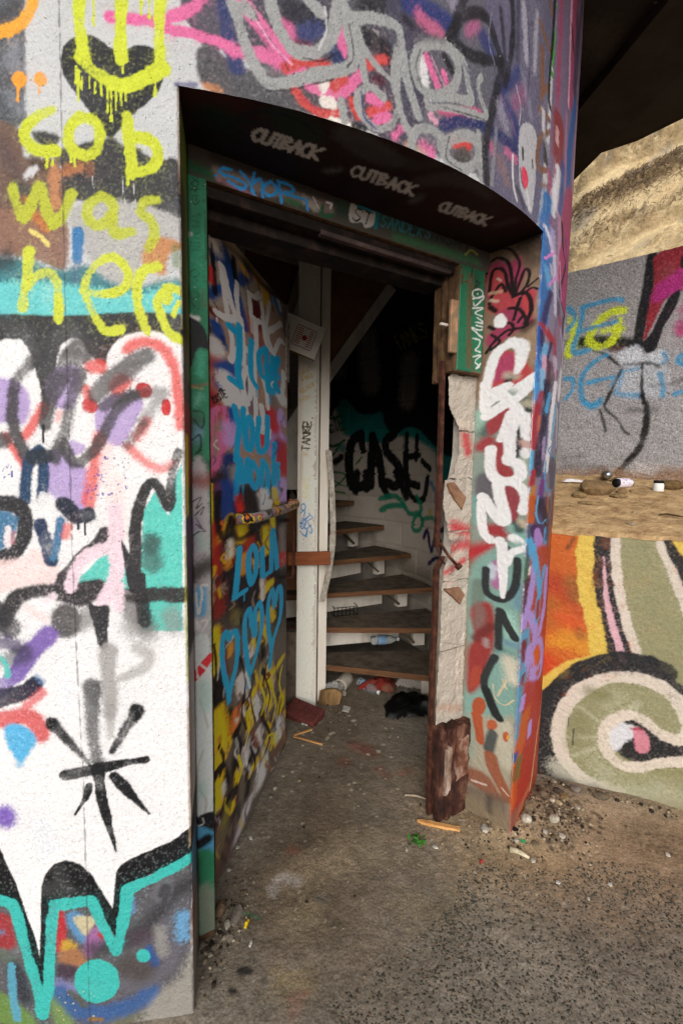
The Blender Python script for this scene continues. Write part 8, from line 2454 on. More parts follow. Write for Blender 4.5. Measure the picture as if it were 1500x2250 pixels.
OPS['post'] = '''g|d8d0c4|0|3.1|100|1|1|-41 3872 182 3880 242 -156 -17 -156
s|b8ac9c|34.2|17.8|50|0|1|10 2142 10 1671 10 1183
s|a09484|14.3|7.1|40|0|1|21 1533 18 1112
s|c9a24a|4|1.3|90|0|1|14 1978 7 1978 10 1965 22 1959 24 1965
l|c9a24a|4|1.3|90|0|1|30 1965 19 1987 39 1972
l|c9a24a|4|1.3|90|0|1|26 1974 31 1978
s|c9a24a|4|1.3|90|0|1|43 1975 27 1994 39 1995 35 1984 51 1982
l|c9a24a|4|1.3|90|0|1|55 1985 44 2007 63 1991
l|c9a24a|4|1.3|90|0|1|50 1993 56 1998
s|c9a24a|4|1.3|90|0|1|63 2017 55 2016 57 2008 69 2007 71 1998 65 1997
l|c9a24a|4|1.3|90|0|1|18 1929 14 1950 26 1932
l|c9a24a|4|1.3|90|0|1|17 1937 21 1939
l|c9a24a|4|1.3|90|0|1|29 1957 21 1953 30 1934
l|c9a24a|4|1.3|90|0|1|26 1944 32 1946
l|c9a24a|4|1.3|90|0|1|45 1940 37 1960
l|c9a24a|4|1.3|90|0|1|33 1958 41 1961
l|c9a24a|4|1.3|90|0|1|52 1943 44 1963
l|c9a24a|4|1.3|90|0|1|60 1946 52 1966
l|c9a24a|4|1.3|90|0|1|48 1953 56 1956
l|c9a24a|4|1.3|90|0|1|68 1949 60 1969
l|c9a24a|4|1.3|90|0|1|56 1968 63 1971
s|c9a24a|4|1.3|90|0|1|76 1973 70 1974 70 1967 80 1962 79 1954 74 1955
s|c9a24a|4|1.3|90|0|1|19 1862 7 1881 19 1878 24 1867 19 1862
s|c9a24a|4.1|1.4|90|0|1|26 1893 18 1888 30 1869 38 1873
l|c9a24a|4|1.3|90|0|1|24 1878 30 1882
l|c9a24a|4|1.3|90|0|1|29 1895 41 1876 49 1880
l|c9a24a|4|1.3|90|0|1|56 1885 44 1904
l|c9a24a|4|1.3|90|0|1|64 1889 51 1909
l|c9a24a|4|1.3|90|0|1|72 1894 59 1914
l|c9a24a|4|1.3|90|0|1|58 1899 65 1904
l|c9a24a|4|1.3|90|0|1|79 1899 67 1918
s|c9a24a|4|1.3|90|0|1|74 1923 88 1905 81 1919 92 1907 82 1928
l|c9a24a|4.1|1.4|90|0|1|19 1814 8 1839
l|c9a24a|4.1|1.4|90|0|1|32 1820 21 1845
l|c9a24a|4.1|1.4|90|0|1|13 1826 27 1833
s|c9a24a|4.1|1.4|90|0|1|33 1851 32 1835 45 1826 45 1841 33 1851
l|c9a24a|4.1|1.4|90|0|1|57 1832 45 1856
l|c9a24a|4.1|1.4|90|0|1|70 1838 58 1862
l|c9a24a|4.1|1.4|90|0|1|51 1844 64 1850
l|c9a24a|4.1|1.4|90|0|1|82 1844 82 1845
l|4a3c22|7.6|2.1|100|0|1|67 1555 24 1557
l|4a3c22|7.6|2.1|100|0|1|23 1543 25 1571
l|4a3c22|7.6|2.1|100|0|1|68 1576 26 1591 70 1603
l|4a3c22|7.6|2.1|100|0|1|51 1582 52 1599
s|4a3c22|7.6|2.1|100|0|1|70 1610 27 1612 71 1638 29 1640
l|4a3c22|7.5|2.1|100|0|1|72 1645 29 1646
l|4a3c22|7.6|2.1|100|0|1|30 1674 52 1645 73 1672
s|4a3c22|7.5|2.1|100|0|1|32 1708 31 1681 74 1679 75 1706
l|4a3c22|7.5|2.1|100|0|1|52 1680 53 1702
s|4a3c22|6.1|2|100|0|1|35 1616 27 1685 48 1706 62 1679 34 1644
s|4a3c22|8.3|1.4|100|0|1|56 1544
s|4a3c22|8.2|1.4|100|0|1|83 1728
s|c4b08a|20.8|6.9|70|0|1|35 1527 49 1520
l|d8c27a|7|2.1|60|0|1|66 1269 31 1278 66 1286
l|d8c27a|7|2.1|60|0|1|52 1272 52 1283
s|d8c27a|7|2.1|60|0|1|37 1312 31 1302 41 1296 54 1310 66 1303 61 1294
l|d8c27a|7|2.1|60|0|1|67 1319 32 1329 67 1337
l|d8c27a|7|2.1|60|0|1|53 1323 53 1334
s|d8c27a|7|2.1|60|0|1|67 1345 32 1345 39 1361 51 1345
s|d8c27a|7|2.1|60|0|1|38 1388 33 1377 43 1372 55 1386 68 1379 62 1370
s|2a7ab8|5.7|1.4|100|0|1|38 1238 20 1224 31 1196 48 1217 38 1238
s|2a7ab8|5.7|1.4|100|0|1|17 1181 45 1196 38 1146 74 1168
s|2a7ab8|5.7|1.4|100|0|1|25 1117 53 1153 46 1089 81 1111
s|2a7ab8|5.7|1.4|100|0|1|18 1074 46 1046 60 1089 54 1039
s|2a7ab8|5|1.4|100|0|1|66 1182 88 1154 60 1132 85 1090 82 1061 71 1075
s|2a7ab8|5|1.4|100|0|1|16 1102 26 1092 41 1096 30 1107 16 1102
s|2a7ab8|5|1.4|100|0|1|19 1116 22 1131 43 1110 47 1125
l|2a7ab8|5|1.4|100|0|1|23 1137 37 1142 26 1152
l|2a7ab8|5|1.4|100|0|1|37 1142 50 1139
s|2a211c|4.3|0.7|100|0|1|36 1026
s|2a211c|4.3|0.7|100|0|1|35 999
s|2a211c|4.3|0.7|100|0|1|85 1000
s|7a5f40|5.8|2.9|35|0|1|9 1371 4 959 3 594
s|6a5a48|2.5|0.6|70|0|1|13 845
s|6a5a48|1.8|0.6|70|0|1|61 819
s|6a5a48|1.9|0.6|70|0|1|34 173
s|6a5a48|1.9|0.6|70|0|1|70 275
s|6a5a48|2.6|0.6|70|0|1|54 500
s|6a5a48|1.5|0.6|70|0|1|83 866
s|6a5a48|2|0.6|70|0|1|82 547
s|6a5a48|4|0.6|70|0|1|38 586
s|6a5a48|3|0.6|70|0|1|28 739
s|6a5a48|3.9|0.6|70|0|1|59 -38
s|6a5a48|3.7|0.6|70|0|1|39 752
s|6a5a48|3.4|0.6|70|0|1|82 930
s|6a5a48|2.1|0.6|70|0|1|80 286
s|6a5a48|2.1|0.6|70|0|1|75 203
s|6a5a48|1.6|0.6|70|0|1|59 737
s|6a5a48|2.5|0.6|70|0|1|38 618
s|6a5a48|4.2|0.6|70|0|1|65 89
s|6a5a48|3.8|0.6|70|0|1|91 -81
s|6a5a48|3.1|0.6|70|0|1|35 780
s|6a5a48|1.8|0.6|70|0|1|56 262
s|6a5a48|3.2|0.6|70|0|1|33 -3
s|6a5a48|2.5|0.6|70|0|1|62 863
s|6a5a48|4.2|0.6|70|0|1|83 288
s|6a5a48|3.6|0.6|70|0|1|29 493
s|6a5a48|3.1|0.6|70|0|1|50 140
s|6a5a48|4|0.6|70|0|1|21 859
s|6a5a48|2.3|0.6|70|0|1|22 762
s|6a5a48|2.9|0.6|70|0|1|70 70
s|6a5a48|2.3|0.6|70|0|1|54 140
s|6a5a48|3.2|0.6|70|0|1|43 327'''.split('\n')
OPS['masonry'] = '''s|b8323a|36.1|18.1|90|0|1|1073 1583 1090 1521
s|c05a55|26.8|17.9|40|0|1|1047 1591 1063 1547
s|b8323a|47.2|23.6|90|0|1|1031 1221 1110 1198
s|6a5a60|37.7|18.9|60|0|1|997 1169 1086 1153
s|b5303a|42.2|18.7|80|0|1|952 1108 1055 1137 1139 1149
s|d8c8b4|22.2|13.3|50|0|1|1014 1633 1083 1628
s|8a7f78|26.7|13.4|50|0|1|1018 1558 1018 1457
s|3a3230|4|1.3|80|0|1|967 1332 971 1319
s|c9b8a0|18.6|9.3|60|0|1|966 1184 1040 1179
s|b83038|28.1|14.1|85|0|1|944 1031 1016 1046 1091 1081
s|c9a898|28.4|14.2|50|0|1|951 1003 1031 998
s|4a4038|2.4|0.9|70|0|1|935 973 1008 968 1099 937
s|4a4038|2.4|1|70|0|1|942 763 1008 743 1086 721
s|d6c9b8|8.1|4.1|80|0|1|1080 707 1085 513
s|8a8078|24.3|14.6|40|0|1|972 705 992 682
s|b07a5a|25.8|15.5|40|0|1|984 470 1102 438
s|d2c6b6|9.2|4.1|50|0|1|1103 980 1109 557'''.split('\n')
OPS['platform'] = '''s|4a3f36|141.8|85.1|50|0|1|1108 2248 1333 2466
s|3a2f28|132.9|83|50|0|1|1460 2347 1683 2589
s|8a8478|8|2.8|80|0|1|1330 2194 1310 2181 1299 2200 1324 2230 1340 2229
s|8a8478|8.4|3|80|0|1|1381 2210 1357 2196 1351 2207 1385 2234 1376 2247 1355 2233
s|8a8478|8.6|3.1|80|0|1|1434 2226 1409 2212 1403 2223 1438 2250 1429 2264 1408 2250
s|8a8478|8.8|3.1|80|0|1|1484 2235 1447 2224 1464 2275 1503 2287
l|8a8478|8.7|3.1|80|0|1|1455 2249 1486 2258
s|8a8478|8.4|2.6|80|0|1|1268 2114 1296 2109
s|9a948a|11.1|3.3|80|0|1|1323 2104 1353 2153
s|7a2f5a|13.9|5.6|80|0|1|1302 2660 1325 2542 1341 2436 1393 2429
s|8a2f3a|19.9|7.6|70|0|1|1271 2505 1353 2562 1424 2636
s|6a2f5a|15.9|6.4|70|0|1|1275 2550 1362 2616'''.split('\n')

# ================================================================== THE SETTING
def spread(dense, lo, hi):
    a, b = dense[0], dense[-1]; st = dense[1]-dense[0]; L = [a]; s = st
    while L[-1] > lo: s *= 1.35; L.append(L[-1]-s)
    R = [b]; s = st
    while R[-1] < hi: s *= 1.35; R.append(R[-1]+s)
    return np.array(sorted(L[1:])+list(dense)+R[1:])
gx = spread(lins(-.62, 1.75, .0062), -70, 70); gy = spread(lins(.86, 3.1, .0062), -70, 70)
GX, GY = np.meshgrid(gx, gy)
gcol = paint(gx, gy, OPS['ground'], '837a6d', .8, 3, 1.08)
gb = fbm(GX*2.3, GY*2.3, 5, 40)-.5; gf = fbm(GX*30, GY*30, 3, 44)-.5
gcol *= (1+.38*gb+.5*gf+.32*(fbm(GX*9, GY*9, 4, 47)-.5)+.25*(vnoise(GX*140, GY*140, 48)-.5))[..., None]
def mound(x, y, cx, cy, rx, ry, h): return h*np.exp(-((x-cx)/rx)**2-((y-cy)/ry)**2)
def ground_h(x, y):
    x = np.asarray(x, float); y = np.asarray(y, float)
    return .010*(fbm(x*3, y*3, 3, 11)-.5)+.0035*(fbm(x*28, y*28, 3, 12)-.5)+mound(x, y, .86, 1.80, .16, .14, .045)+mound(x, y, .66, 1.72, .13, .07, .02)+mound(x, y, 1.2, 1.9, .4, .09, .02)
GZ = ground_h(GX, GY)+.003*np.clip(fbm(GX*90, GY*90, 2, 18)-.5, -.3, .3)
tag(join_grids('ground', [(np.stack([GX, GY, GZ], -1), np.clip(gcol, .01, .6))], MT['concrete_ground'], None), kind='structure')

tower = empty('graffiti_tower', 'round tower with its curved stucco wall covered in overlapping graffiti around a doorway', 'tower', (CX, CY, 0))
def tpart(o):                       # parts are built in world space, then hung on the thing without moving
    o.parent = tower; o.matrix_parent_inverse = Matrix.Translation((-CX, -CY, 0)); return o
def sub(child, part):               # a piece of a part: same place, one level deeper
    child.parent = part; child.matrix_parent_inverse = Matrix.Identity(4); return child
def hang(o, root):
    o.parent = root; bpy_loc = Matrix.Translation(root.location) @ Matrix.Rotation(root.rotation_euler.z, 4, 'Z'); o.matrix_parent_inverse = bpy_loc.inverted(); return o
ZS, ZT = 2.273, 3.4
uL, uR = .187*RW, .839*RW
wops = OPS['wall']
def wall_block(U, V, seed): return cyl_grid(RW, U, V, .0011, 2), paint(U, V, wops, 'c9cacc', 1., seed, .82)
# rounded, slightly chipped arris at the recess: last columns bend inwards
def lip(g, U, u_edge, side, r=.006):
    xyz, c = g; d = np.clip(1-np.abs(U-u_edge)/r, 0, 1)**2*r*(.7+.9*vnoise(xyz[:, :1, 2]*60, xyz[:, :1, 2]*0, 5))
    d = d*(xyz[:, :1, 2] < ZS+.002); ang = U/RW; xyz = xyz.copy(); xyz[..., 0] -= np.sin(ang)[None]*d; xyz[..., 1] += np.cos(ang)[None]*d; return xyz, c
V1 = lins(-.04, 2.62, .0026)
Ul = lins(-.19, uL, .0025); g1 = lip(wall_block(Ul, V1, 1), Ul, uL, 1)
Ur = np.concatenate([lins(uR, 2.2, .005), lins(2.2, 2.6, .02)[1:]]); V2 = lins(-.04, ZT, .0033); g2 = lip(wall_block(Ur, V2, 2), Ur, uR, -1)
Ut = lins(uL, uR, .0032); V3 = lins(ZS, 3.12, .0032); g3 = wall_block(Ut, V3, 3)
Ul2 = lins(-1.3, -.19, .012); g4 = wall_block(Ul2, lins(-.04, ZT, .012), 4); g5 = wall_block(lins(-.19, uL, .012), lins(2.62, ZT, .012), 5); g6 = wall_block(Ut[::4], lins(3.12, ZT, .012), 6)
tpart(join_grids('wall', [g1, g2, g3, g4, g5, g6], MT['stucco'], None))
aa = np.linspace(2.6/RW, 2*math.pi-1.3/RW, 60); zz = np.array([-.04, 1.2, 2.4, ZT]); A_, Z_ = np.meshgrid(aa, zz)
gg = np.stack([CX+RW*np.sin(A_), CY-RW*np.cos(A_), Z_], -1); tpart(join_grids('rear_wall', [(gg, np.ones_like(gg)*hexc('8d8a8c'))], MT['stucco'], None))
# soffit of the recess (flat, under the curved wall)
F0, F1 = np.array([-.415, 1.27]), np.array([.55, 1.847]); FT = (F1-F0)/np.hypot(*(F1-F0)); FN = np.array([FT[1], -FT[0]])
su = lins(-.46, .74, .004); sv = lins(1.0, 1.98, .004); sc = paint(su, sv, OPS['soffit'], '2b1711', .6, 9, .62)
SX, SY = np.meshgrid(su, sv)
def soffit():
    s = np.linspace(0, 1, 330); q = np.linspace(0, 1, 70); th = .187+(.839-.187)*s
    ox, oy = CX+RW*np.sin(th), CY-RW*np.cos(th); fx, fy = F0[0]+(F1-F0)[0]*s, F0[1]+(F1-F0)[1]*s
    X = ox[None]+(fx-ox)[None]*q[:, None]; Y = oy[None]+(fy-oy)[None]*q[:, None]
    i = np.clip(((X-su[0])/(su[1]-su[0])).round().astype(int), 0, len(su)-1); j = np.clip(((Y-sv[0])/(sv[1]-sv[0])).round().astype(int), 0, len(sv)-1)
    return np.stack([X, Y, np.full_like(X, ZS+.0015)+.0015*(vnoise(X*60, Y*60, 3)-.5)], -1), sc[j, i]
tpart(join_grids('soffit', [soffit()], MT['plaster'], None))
# reveals
Lo = (CX+RW*math.sin(.187), CY-RW*math.cos(.187)); Ro = (CX+RW*math.sin(.839), CY-RW*math.cos(.839))
LL = math.hypot(F0[0]-Lo[0], F0[1]-Lo[1]); RL = math.hypot(F1[0]-Ro[0], F1[1]-Ro[1])
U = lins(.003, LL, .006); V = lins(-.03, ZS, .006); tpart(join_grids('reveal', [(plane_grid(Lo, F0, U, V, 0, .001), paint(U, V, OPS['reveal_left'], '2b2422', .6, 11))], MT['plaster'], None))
U = lins(-.06, RL-.003, .0032); V = lins(-.03, ZS, .0028); tpart(join_grids('reveal', [(plane_grid(F1, Ro, U, V, 0, .0016, 6), paint(U, V, OPS['reveal_right'], '87705c', .55, 12))], MT['plaster'], None))

# --- inner wall: painted concrete blocks where the doorway shows them, plain shell elsewhere
def shell(name, R, a0, a1, z0, z1, mat, n=50):
    a = np.linspace(a0, a1, n); z = np.array([z0, (z0+z1)/2, z1]); A, Zz = np.meshgrid(a, z); g = np.stack([CX+R*np.sin(A), CY-R*np.cos(A), Zz], -1)[:, ::-1]
    return tpart(join_grids(name, [(g, np.ones_like(g)*hexc('8f867b'))], mat, None))
shell('mortar_bed', RI+.009, 1.36, 2*math.pi-.12, 0, ZT, MT['block'])
shell('jamb_core', RI, -.12, .10, 0, ZT, MT['block'], 8)
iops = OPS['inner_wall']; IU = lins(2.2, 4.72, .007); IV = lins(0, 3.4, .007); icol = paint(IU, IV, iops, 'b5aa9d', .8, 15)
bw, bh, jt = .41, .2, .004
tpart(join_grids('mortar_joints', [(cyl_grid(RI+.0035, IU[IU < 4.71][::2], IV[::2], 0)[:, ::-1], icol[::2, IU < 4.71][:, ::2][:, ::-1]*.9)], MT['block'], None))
for row in range(17):
    z0 = row*bh; u = 2.05-(row % 2)*bw/2
    while u < 4.7:
        a0, a1 = max(u, 2.06), min(u+bw-jt, 4.71)
        if a1-a0 > .05:
            Ub = lins(a0, a1, .016 if z0 > 2.6 else .0085); Vb = lins(z0, z0+bh-jt, .016 if z0 > 2.6 else .0085)
            g = cyl_grid(RI, Ub, Vb, .0012, row+int(u*10))
            e = np.zeros(g.shape[:2]); e[0] = e[-1] = 1; e[:, 0] = e[:, -1] = 1; rad = np.stack([np.sin(np.meshgrid(Ub, Vb)[0]/RI), -np.cos(np.meshgrid(Ub, Vb)[0]/RI)], -1); g[..., :2] += rad*(e*.008)[..., None]
            ii = np.clip(((Ub-IU[0])/(IU[1]-IU[0])).round().astype(int), 0, len(IU)-1); jj = np.clip((Vb/(IV[1]-IV[0])).round().astype(int), 0, len(IV)-1)
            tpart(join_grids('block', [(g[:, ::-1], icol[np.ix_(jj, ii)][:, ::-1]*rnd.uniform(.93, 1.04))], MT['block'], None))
        u += bw
# lintel over the doorway, inside, and the platform on top of the tower
a = np.linspace(.10, 1.36, 24)
vs = []
for th in a:
    for R_, z in ((RI, 2.36), (RW-.02, 2.36), (RW-.02, ZT), (RI, ZT)): vs.append((CX+R_*math.sin(th), CY-R_*math.cos(th), z))
fs = [(4*i+k, 4*i+(k+1) % 4, 4*i+4+(k+1) % 4, 4*i+4+k) for i in range(len(a)-1) for k in range(4)]+[(0, 1, 2, 3), (4*len(a)-4, 4*len(a)-1, 4*len(a)-2, 4*len(a)-3)]
tpart(mesh_obj('lintel', vs, fs, MT['dark']))
rim = [(-.2, 3.9), (.3, 3.72), (.9, 3.42), (1.44, 3.11), (1.71, 2.92), (1.85, 2.74), (1.98, 2.4), (1.96, 1.9), (1.75, 1.4), (1.3, 1.05), (.6, .80), (-.2, .66), (-1.0, .68), (-1.8, .95), (-2.5, 1.6), (-2.85, 2.5), (-2.7, 3.6), (-2.0, 4.6), (-1.1, 5.0), (-.5, 4.5)]
n = len(rim); vs = [(x, y, ZT) for x, y in rim]+[(x, y, ZT+.3) for x, y in rim]
tpart(mesh_obj('platform', vs, [tuple(range(n))[::-1], tuple(range(n, 2*n))]+[(i, (i+1) % n, n+(i+1) % n, n+i) for i in range(n)], MT['dark']))
pg = lambda UU, VV: np.stack([UU, VV, ZT-.003+.002*(fbm(UU*9, VV*9, 3, 5)-.5)], -1)
tpart(slab_from_grid('platform_underside', lins(.75, 1.95, .008), lins(1.2, 3.35, .008), [(.85, 3.3), (1.40, 3.08), (1.68, 2.9), (1.82, 2.72), (1.93, 2.4), (1.92, 1.9), (1.7, 1.4), (1.35, 1.25), (.8, 1.3), (.8, 2.4)], pg, OPS['platform'], '2b231d', MT['plaster'], (0, 0, .0025), 71))
# downstand beam on the platform's underside
bd = Vector((1.25-1.24, 2.11-2.61, 0)); tpart(box('beam', (.34, 2.4, .05), (1.43, 2.25, ZT-.03), MT['dark'], None, rotm(0, 0, .12)))

# ------------------------------------------------------------------ steel frame of the doorway
def frame_pt(u, off, z): return np.array([F0[0]+FT[0]*u+FN[0]*off, F0[1]+FT[1]*u+FN[1]*off, z])
def frame_box(name, u0, u1, o0, o1, z0, z1, mat, bevel=.002, jit=0, cuts=0):
    c = frame_pt((u0+u1)/2, (o0+o1)/2, (z0+z1)/2); return tpart(box(name, (u1-u0, o1-o0, z1-z0), c, mat, None, rotm(0, 0, math.atan2(FT[1], FT[0])), bevel, jit, cuts))
def face_grid(U, V, off, ops, base, seed, bend=.006, disp=.0007, tone=.9):
    g = plane_grid(F0, F1, U, V, off, disp, seed); e = np.zeros(g.shape[:2]); e[:, 0] = e[:, -1] = 1; g[..., 0] -= FN[0]*e*bend; g[..., 1] -= FN[1]*e*bend; return g, paint(U, V, ops, base, .7, seed, tone)
WOOD = mottled('frame edge', '3a2c22', '6a5038', 30, .8, .5, .002, 90)
U = lins(.0, 1.124, .0035); V = lins(2.2, ZS+.02, .0035)
tpart(join_grids('frame_head', [face_grid(U, V, .004, OPS['head'], '3d3833', 21, tone=1.5)], MT['metal'], None)); frame_box('head_rail', .002, 1.12, -.10, .002, 2.2, ZS+.02, WOOD)
frame_box('door_stop', .05, .96, -.16, -.012, 2.168, 2.1985, MT['stop']); frame_box('door_stop', .05, .955, -.16, -.06, 2.135, 2.166, MT['stop'])
frame_box('stop_trim', .40, .94, -.03, -.008, 2.16, 2.175, mottled('pink grey trim', '2a2220', '5a4a48', 14, .7, .3, .001, 90))
U = lins(.0, .052, .003); V = lins(.02, 2.2, .003)
tpart(join_grids('frame_jamb', [face_grid(U, V, .004, OPS['jamb_left'], '2f8f68', 22, .01)], MT['metal'], None)); frame_box('jamb_backing', .001, .051, -.09, .0015, -.01, 2.2, WOOD, .003)
U = lins(.972, 1.106, .003); V = lins(1.822, 2.2, .003)
tpart(join_grids('frame_jamb', [face_grid(U, V, .004, OPS['jamb_right'], '2f7d5a', 23, .012, .002, .62)], MT['metal'], None)); frame_box('jamb_backing', .966, 1.104, -.09, .0015, 1.815, 2.199, WOOD, .004, .002, 2)
frame_box('stop_rail', .945, .966, -.10, -.05, 1.78, 2.2, mottled('stained rail', '2a1d15', '6a5036', 22, .85, .6, .003, 90), .003, .003, 2)
pl = mottled('painted strike plate', '2f6a4a', 'b58a68', 16, .5, .3, .001, 90, '8a6a52'); PLATE = frame_box('strike_plate', .935, .972, -.01, .006, 1.88, 2.07, pl, .003); sub(frame_box('latch_bolt', .90, .935, -.02, -.008, 1.975, 1.985, MT['masonry']), PLATE)
# thin rusted rail that still runs down the inside of the right jamb, broken in the middle
def rail(pts, wdt, dep, name='stop_rail'):
    bm = bmesh.new(); vs = []
    for (u, z) in pts:
        r = []
        for du, do in ((-wdt/2, dep/2), (wdt/2, dep/2), (wdt/2, -dep/2), (-wdt/2, -dep/2)):
            p = frame_pt(u+du+rnd.uniform(-.0015, .0015), -.05+do, z); r.append(bm.verts.new(p))
        vs.append(r)
    for a_, b_ in zip(vs[:-1], vs[1:]):
        for k in range(4): bm.faces.new((a_[k], a_[(k+1) % 4], b_[(k+1) % 4], b_[k]))
    bm.faces.new(vs[0]); bm.faces.new(vs[-1][::-1]); return tpart(bm_obj(name, bm, MT['rust']))
rail([(.952, 1.86), (.955, 1.6), (.958, 1.4), (.957, 1.25), (.955, 1.14)], .020, .016)
rail([(.99, 1.10), (.982, 1.085), (.958, 1.05), (.96, .8), (.957, .6), (.961, .4), (.960, .2), (.966, .0)], .020, .016)
bm = bmesh.new(); tube(bm, [frame_pt(.955, -.03, 1.16), frame_pt(.975, .0, 1.11), frame_pt(.995, .03, 1.075)], .006, 8); tube(bm, [frame_pt(.993, .028, 1.08), frame_pt(1.002, .036, 1.068)], .013, 8); tpart(bm_obj('bent_bolt', bm, MT['rust'], None, True))
bm = bmesh.new(); tube(bm, [frame_pt(.952, -.05, 1.15), frame_pt(.962, -.03, 1.10), frame_pt(.975, -.02, 1.075)], .004, 6); tpart(bm_obj('bent_bolt', bm, MT['rust'], None, True))
# broken block ends between the rail and the reveal
def ragged(name, outl, o_front, o_back, mat, amp=.004, ops=None):
    """outline (u,z) -> a rough slab with a broken edge, front face gridded by a fan of rings"""
    P = np.array(outl); c = P.mean(0); rings = []; n = len(P); vs = []; fs = []
    for k, s in enumerate((1., .93, .75, .45)):
        for q in P:
            p = c+(q-c)*s; j = amp*(vnoise(p[0]*70, p[1]*70, 31)-.5)*2; vs.append(frame_pt(p[0], o_front+j-(.008 if k == 0 else 0), p[1]))
    for k in range(3): fs += [(k*n+i, k*n+(i+1) % n, (k+1)*n+(i+1) % n, (k+1)*n+i) for i in range(n)]
    vs.append(frame_pt(c[0], o_front, c[1])); fs += [(3*n+i, 3*n+(i+1) % n, 4*n) for i in range(n)]
    b0 = len(vs)
    for q in P: vs.append(frame_pt(q[0], o_back, q[1]))
    fs += [(b0+i, b0+(i+1) % n, (i+1) % n, i) for i in range(n)]+[tuple(range(b0, b0+n))]
    return tpart(mesh_obj(name, vs, fs, mat))
def wob(pts, n=4, amp=.003):
    out = []
    for (a, b) in zip(pts, pts[1:]+pts[:1]):
        for k in range(n): t = k/n; out.append((a[0]+(b[0]-a[0])*t+rnd.uniform(-amp, amp), a[1]+(b[1]-a[1])*t+rnd.uniform(-amp, amp)))
    return out
MAS = painted('broken block face', .95, 210, .9, .003, .2)
def mas_fn(seed):
    def fn(UU, VV):
        h = -.034+.009*(fbm(UU*22, VV*22, 4, seed)-.5)*2+.003*(vnoise(UU*150, VV*150, seed)-.5); return np.stack([F0[0]+FT[0]*UU+FN[0]*h, F0[1]+FT[1]*UU+FN[1]*h, VV], -1)
    return fn
def mas(outl, seed, base='b5aa9d'):
    o = wob(outl, 6, .0035); us = [p[0] for p in o]; zs = [p[1] for p in o]
    return tpart(slab_from_grid('block', lins(min(us)-.004, max(us)+.004, .0035), lins(min(zs)-.004, max(zs)+.004, .0035), o, mas_fn(seed), OPS['masonry'], base, MAS, (.05, .165, 0), seed))
ragged('mortar_bed', wob([(1.06, 1.80), (1.13, 1.80), (1.13, .345), (1.0, .345), (1.0, .99), (1.03, 1.15), (1.03, 1.36), (1.06, 1.5)], 5, .002), -.043, -.09, MT['masonry'], .001)
mas([(.966, 1.80), (.985, 1.815), (1.134, 1.815), (1.134, 1.60), (1.034, 1.60), (1.0, 1.65), (.974, 1.70)], 61)
mas([(1.032, 1.598), (1.134, 1.598), (1.134, 1.412), (.972, 1.412), (1.015, 1.435), (1.042, 1.52)], 62)
MB1 = mas([(.966, 1.41), (1.134, 1.41), (1.134, 1.2), (.996, 1.2), (.968, 1.31)], 63)
mas([(.996, 1.198), (1.134, 1.198), (1.134, 1.0), (.978, 1.0), (.984, 1.07), (1.016, 1.115)], 64)
MB2 = mas([(.978, .998), (1.134, .998), (1.134, .712), (.976, .712)], 65)
mas([(.976, .71), (1.134, .71), (1.134, .33), (.966, .33)], 66)
for o_, z_ in ((.972, 1.385), (.985, .955)):
    sub(ragged('mastic_chip', wob([(o_, z_+.01), (o_+.045, z_+.015), (o_+.11, z_-.05), (o_+.09, z_-.10), (o_+.05, z_-.06)] if z_ > 1 else [(o_, z_+.015), (o_+.08, z_+.018), (o_+.115, z_-.02), (o_+.09, z_-.06)], 2, .002), -.024, -.05, MT['chip'], .002), MB1 if z_ > 1 else MB2)
# rusted stump of the frame at the floor: folded steel, flaking
def stump():
    n = 26; zs = np.linspace(-.01, .385, 22); vs = []; fs = []
    prof = [(.0, -.05), (.0, -.01), (.004, .012), (.022, .016), (.026, .0), (.032, .0), (.036, .03), (.062, .034), (.066, .0), (.076, -.006), (.08, .018), (.105, .026), (.14, .024), (.158, .01), (.16, -.10)]
    for j, z in enumerate(zs):
        for i, (u, o) in enumerate(prof):
            k = .006*(vnoise(np.array(i*1.7), np.array(z*26.), 51)-.5)*2; top = (.03*vnoise(np.array(i*2.3), np.array(0.), 9) if j == len(zs)-1 else 0)
            if z < .1: o = o*(.4+6*z)
            vs.append(frame_pt(.962+u*1.02+k, o+k*.8, z+top))
    m = len(prof)
    for j in range(len(zs)-1):
        for i in range(m-1): fs.append((j*m+i, j*m+i+1, (j+1)*m+i+1, (j+1)*m+i))
    fs.append(tuple((len(zs)-1)*m+i for i in range(m)))
    return tpart(mesh_obj('frame_stump', vs, fs, MT['rust2']))
STUMP = stump()
for (u0, u1, z0, z1, o_, m_) in ((.978, 1.0, .12, .335, .034, 'flake'), (1.008, 1.024, .05, .30, .022, 'rust'), (1.034, 1.10, .16, .36, .030, 'flake2')):
    sub(ragged('rust_flake', wob([(u0, z0), (u1, z0+.02), (u1+.004, z1), (u0+.003, z1-.015)], 4, .0035), o_, o_-.02, MT[m_], .004), STUMP)
# ================================================================== THE DOOR
D0, D1 = np.array([-.409, 1.441]), np.array([-.269, 2.263]); DT = (D1-D0)/np.hypot(*(D1-D0)); DN = np.array([DT[1], -DT[0]])
door = empty('steel_door', 'battered steel door sprayed with blue and white lettering and hearts, standing open inwards', 'door', (D0[0], D0[1], 0), math.atan2(DT[1], DT[0]))
def dpt(u, off, z): return Vector((D0[0]+DT[0]*u+DN[0]*off, D0[1]+DT[1]*u+DN[1]*off, z))
dl, dh = .834, 2.2
U = lins(0, dl, .0062); V = lins(.015, dh, .0027); g = plane_grid(D0, D1, U, V, 0, .0012, 8)
e = np.zeros(g.shape[:2]); e[:, -1] = e[0] = e[-1] = 1; g[..., 0] -= DN[0]*e*.004; g[..., 1] -= DN[1]*e*.004
hang(join_grids('door_face', [(g, paint(U, V, OPS['door'], '6a6058', .6, 31, 1.55))], MT['metal'], None), door)
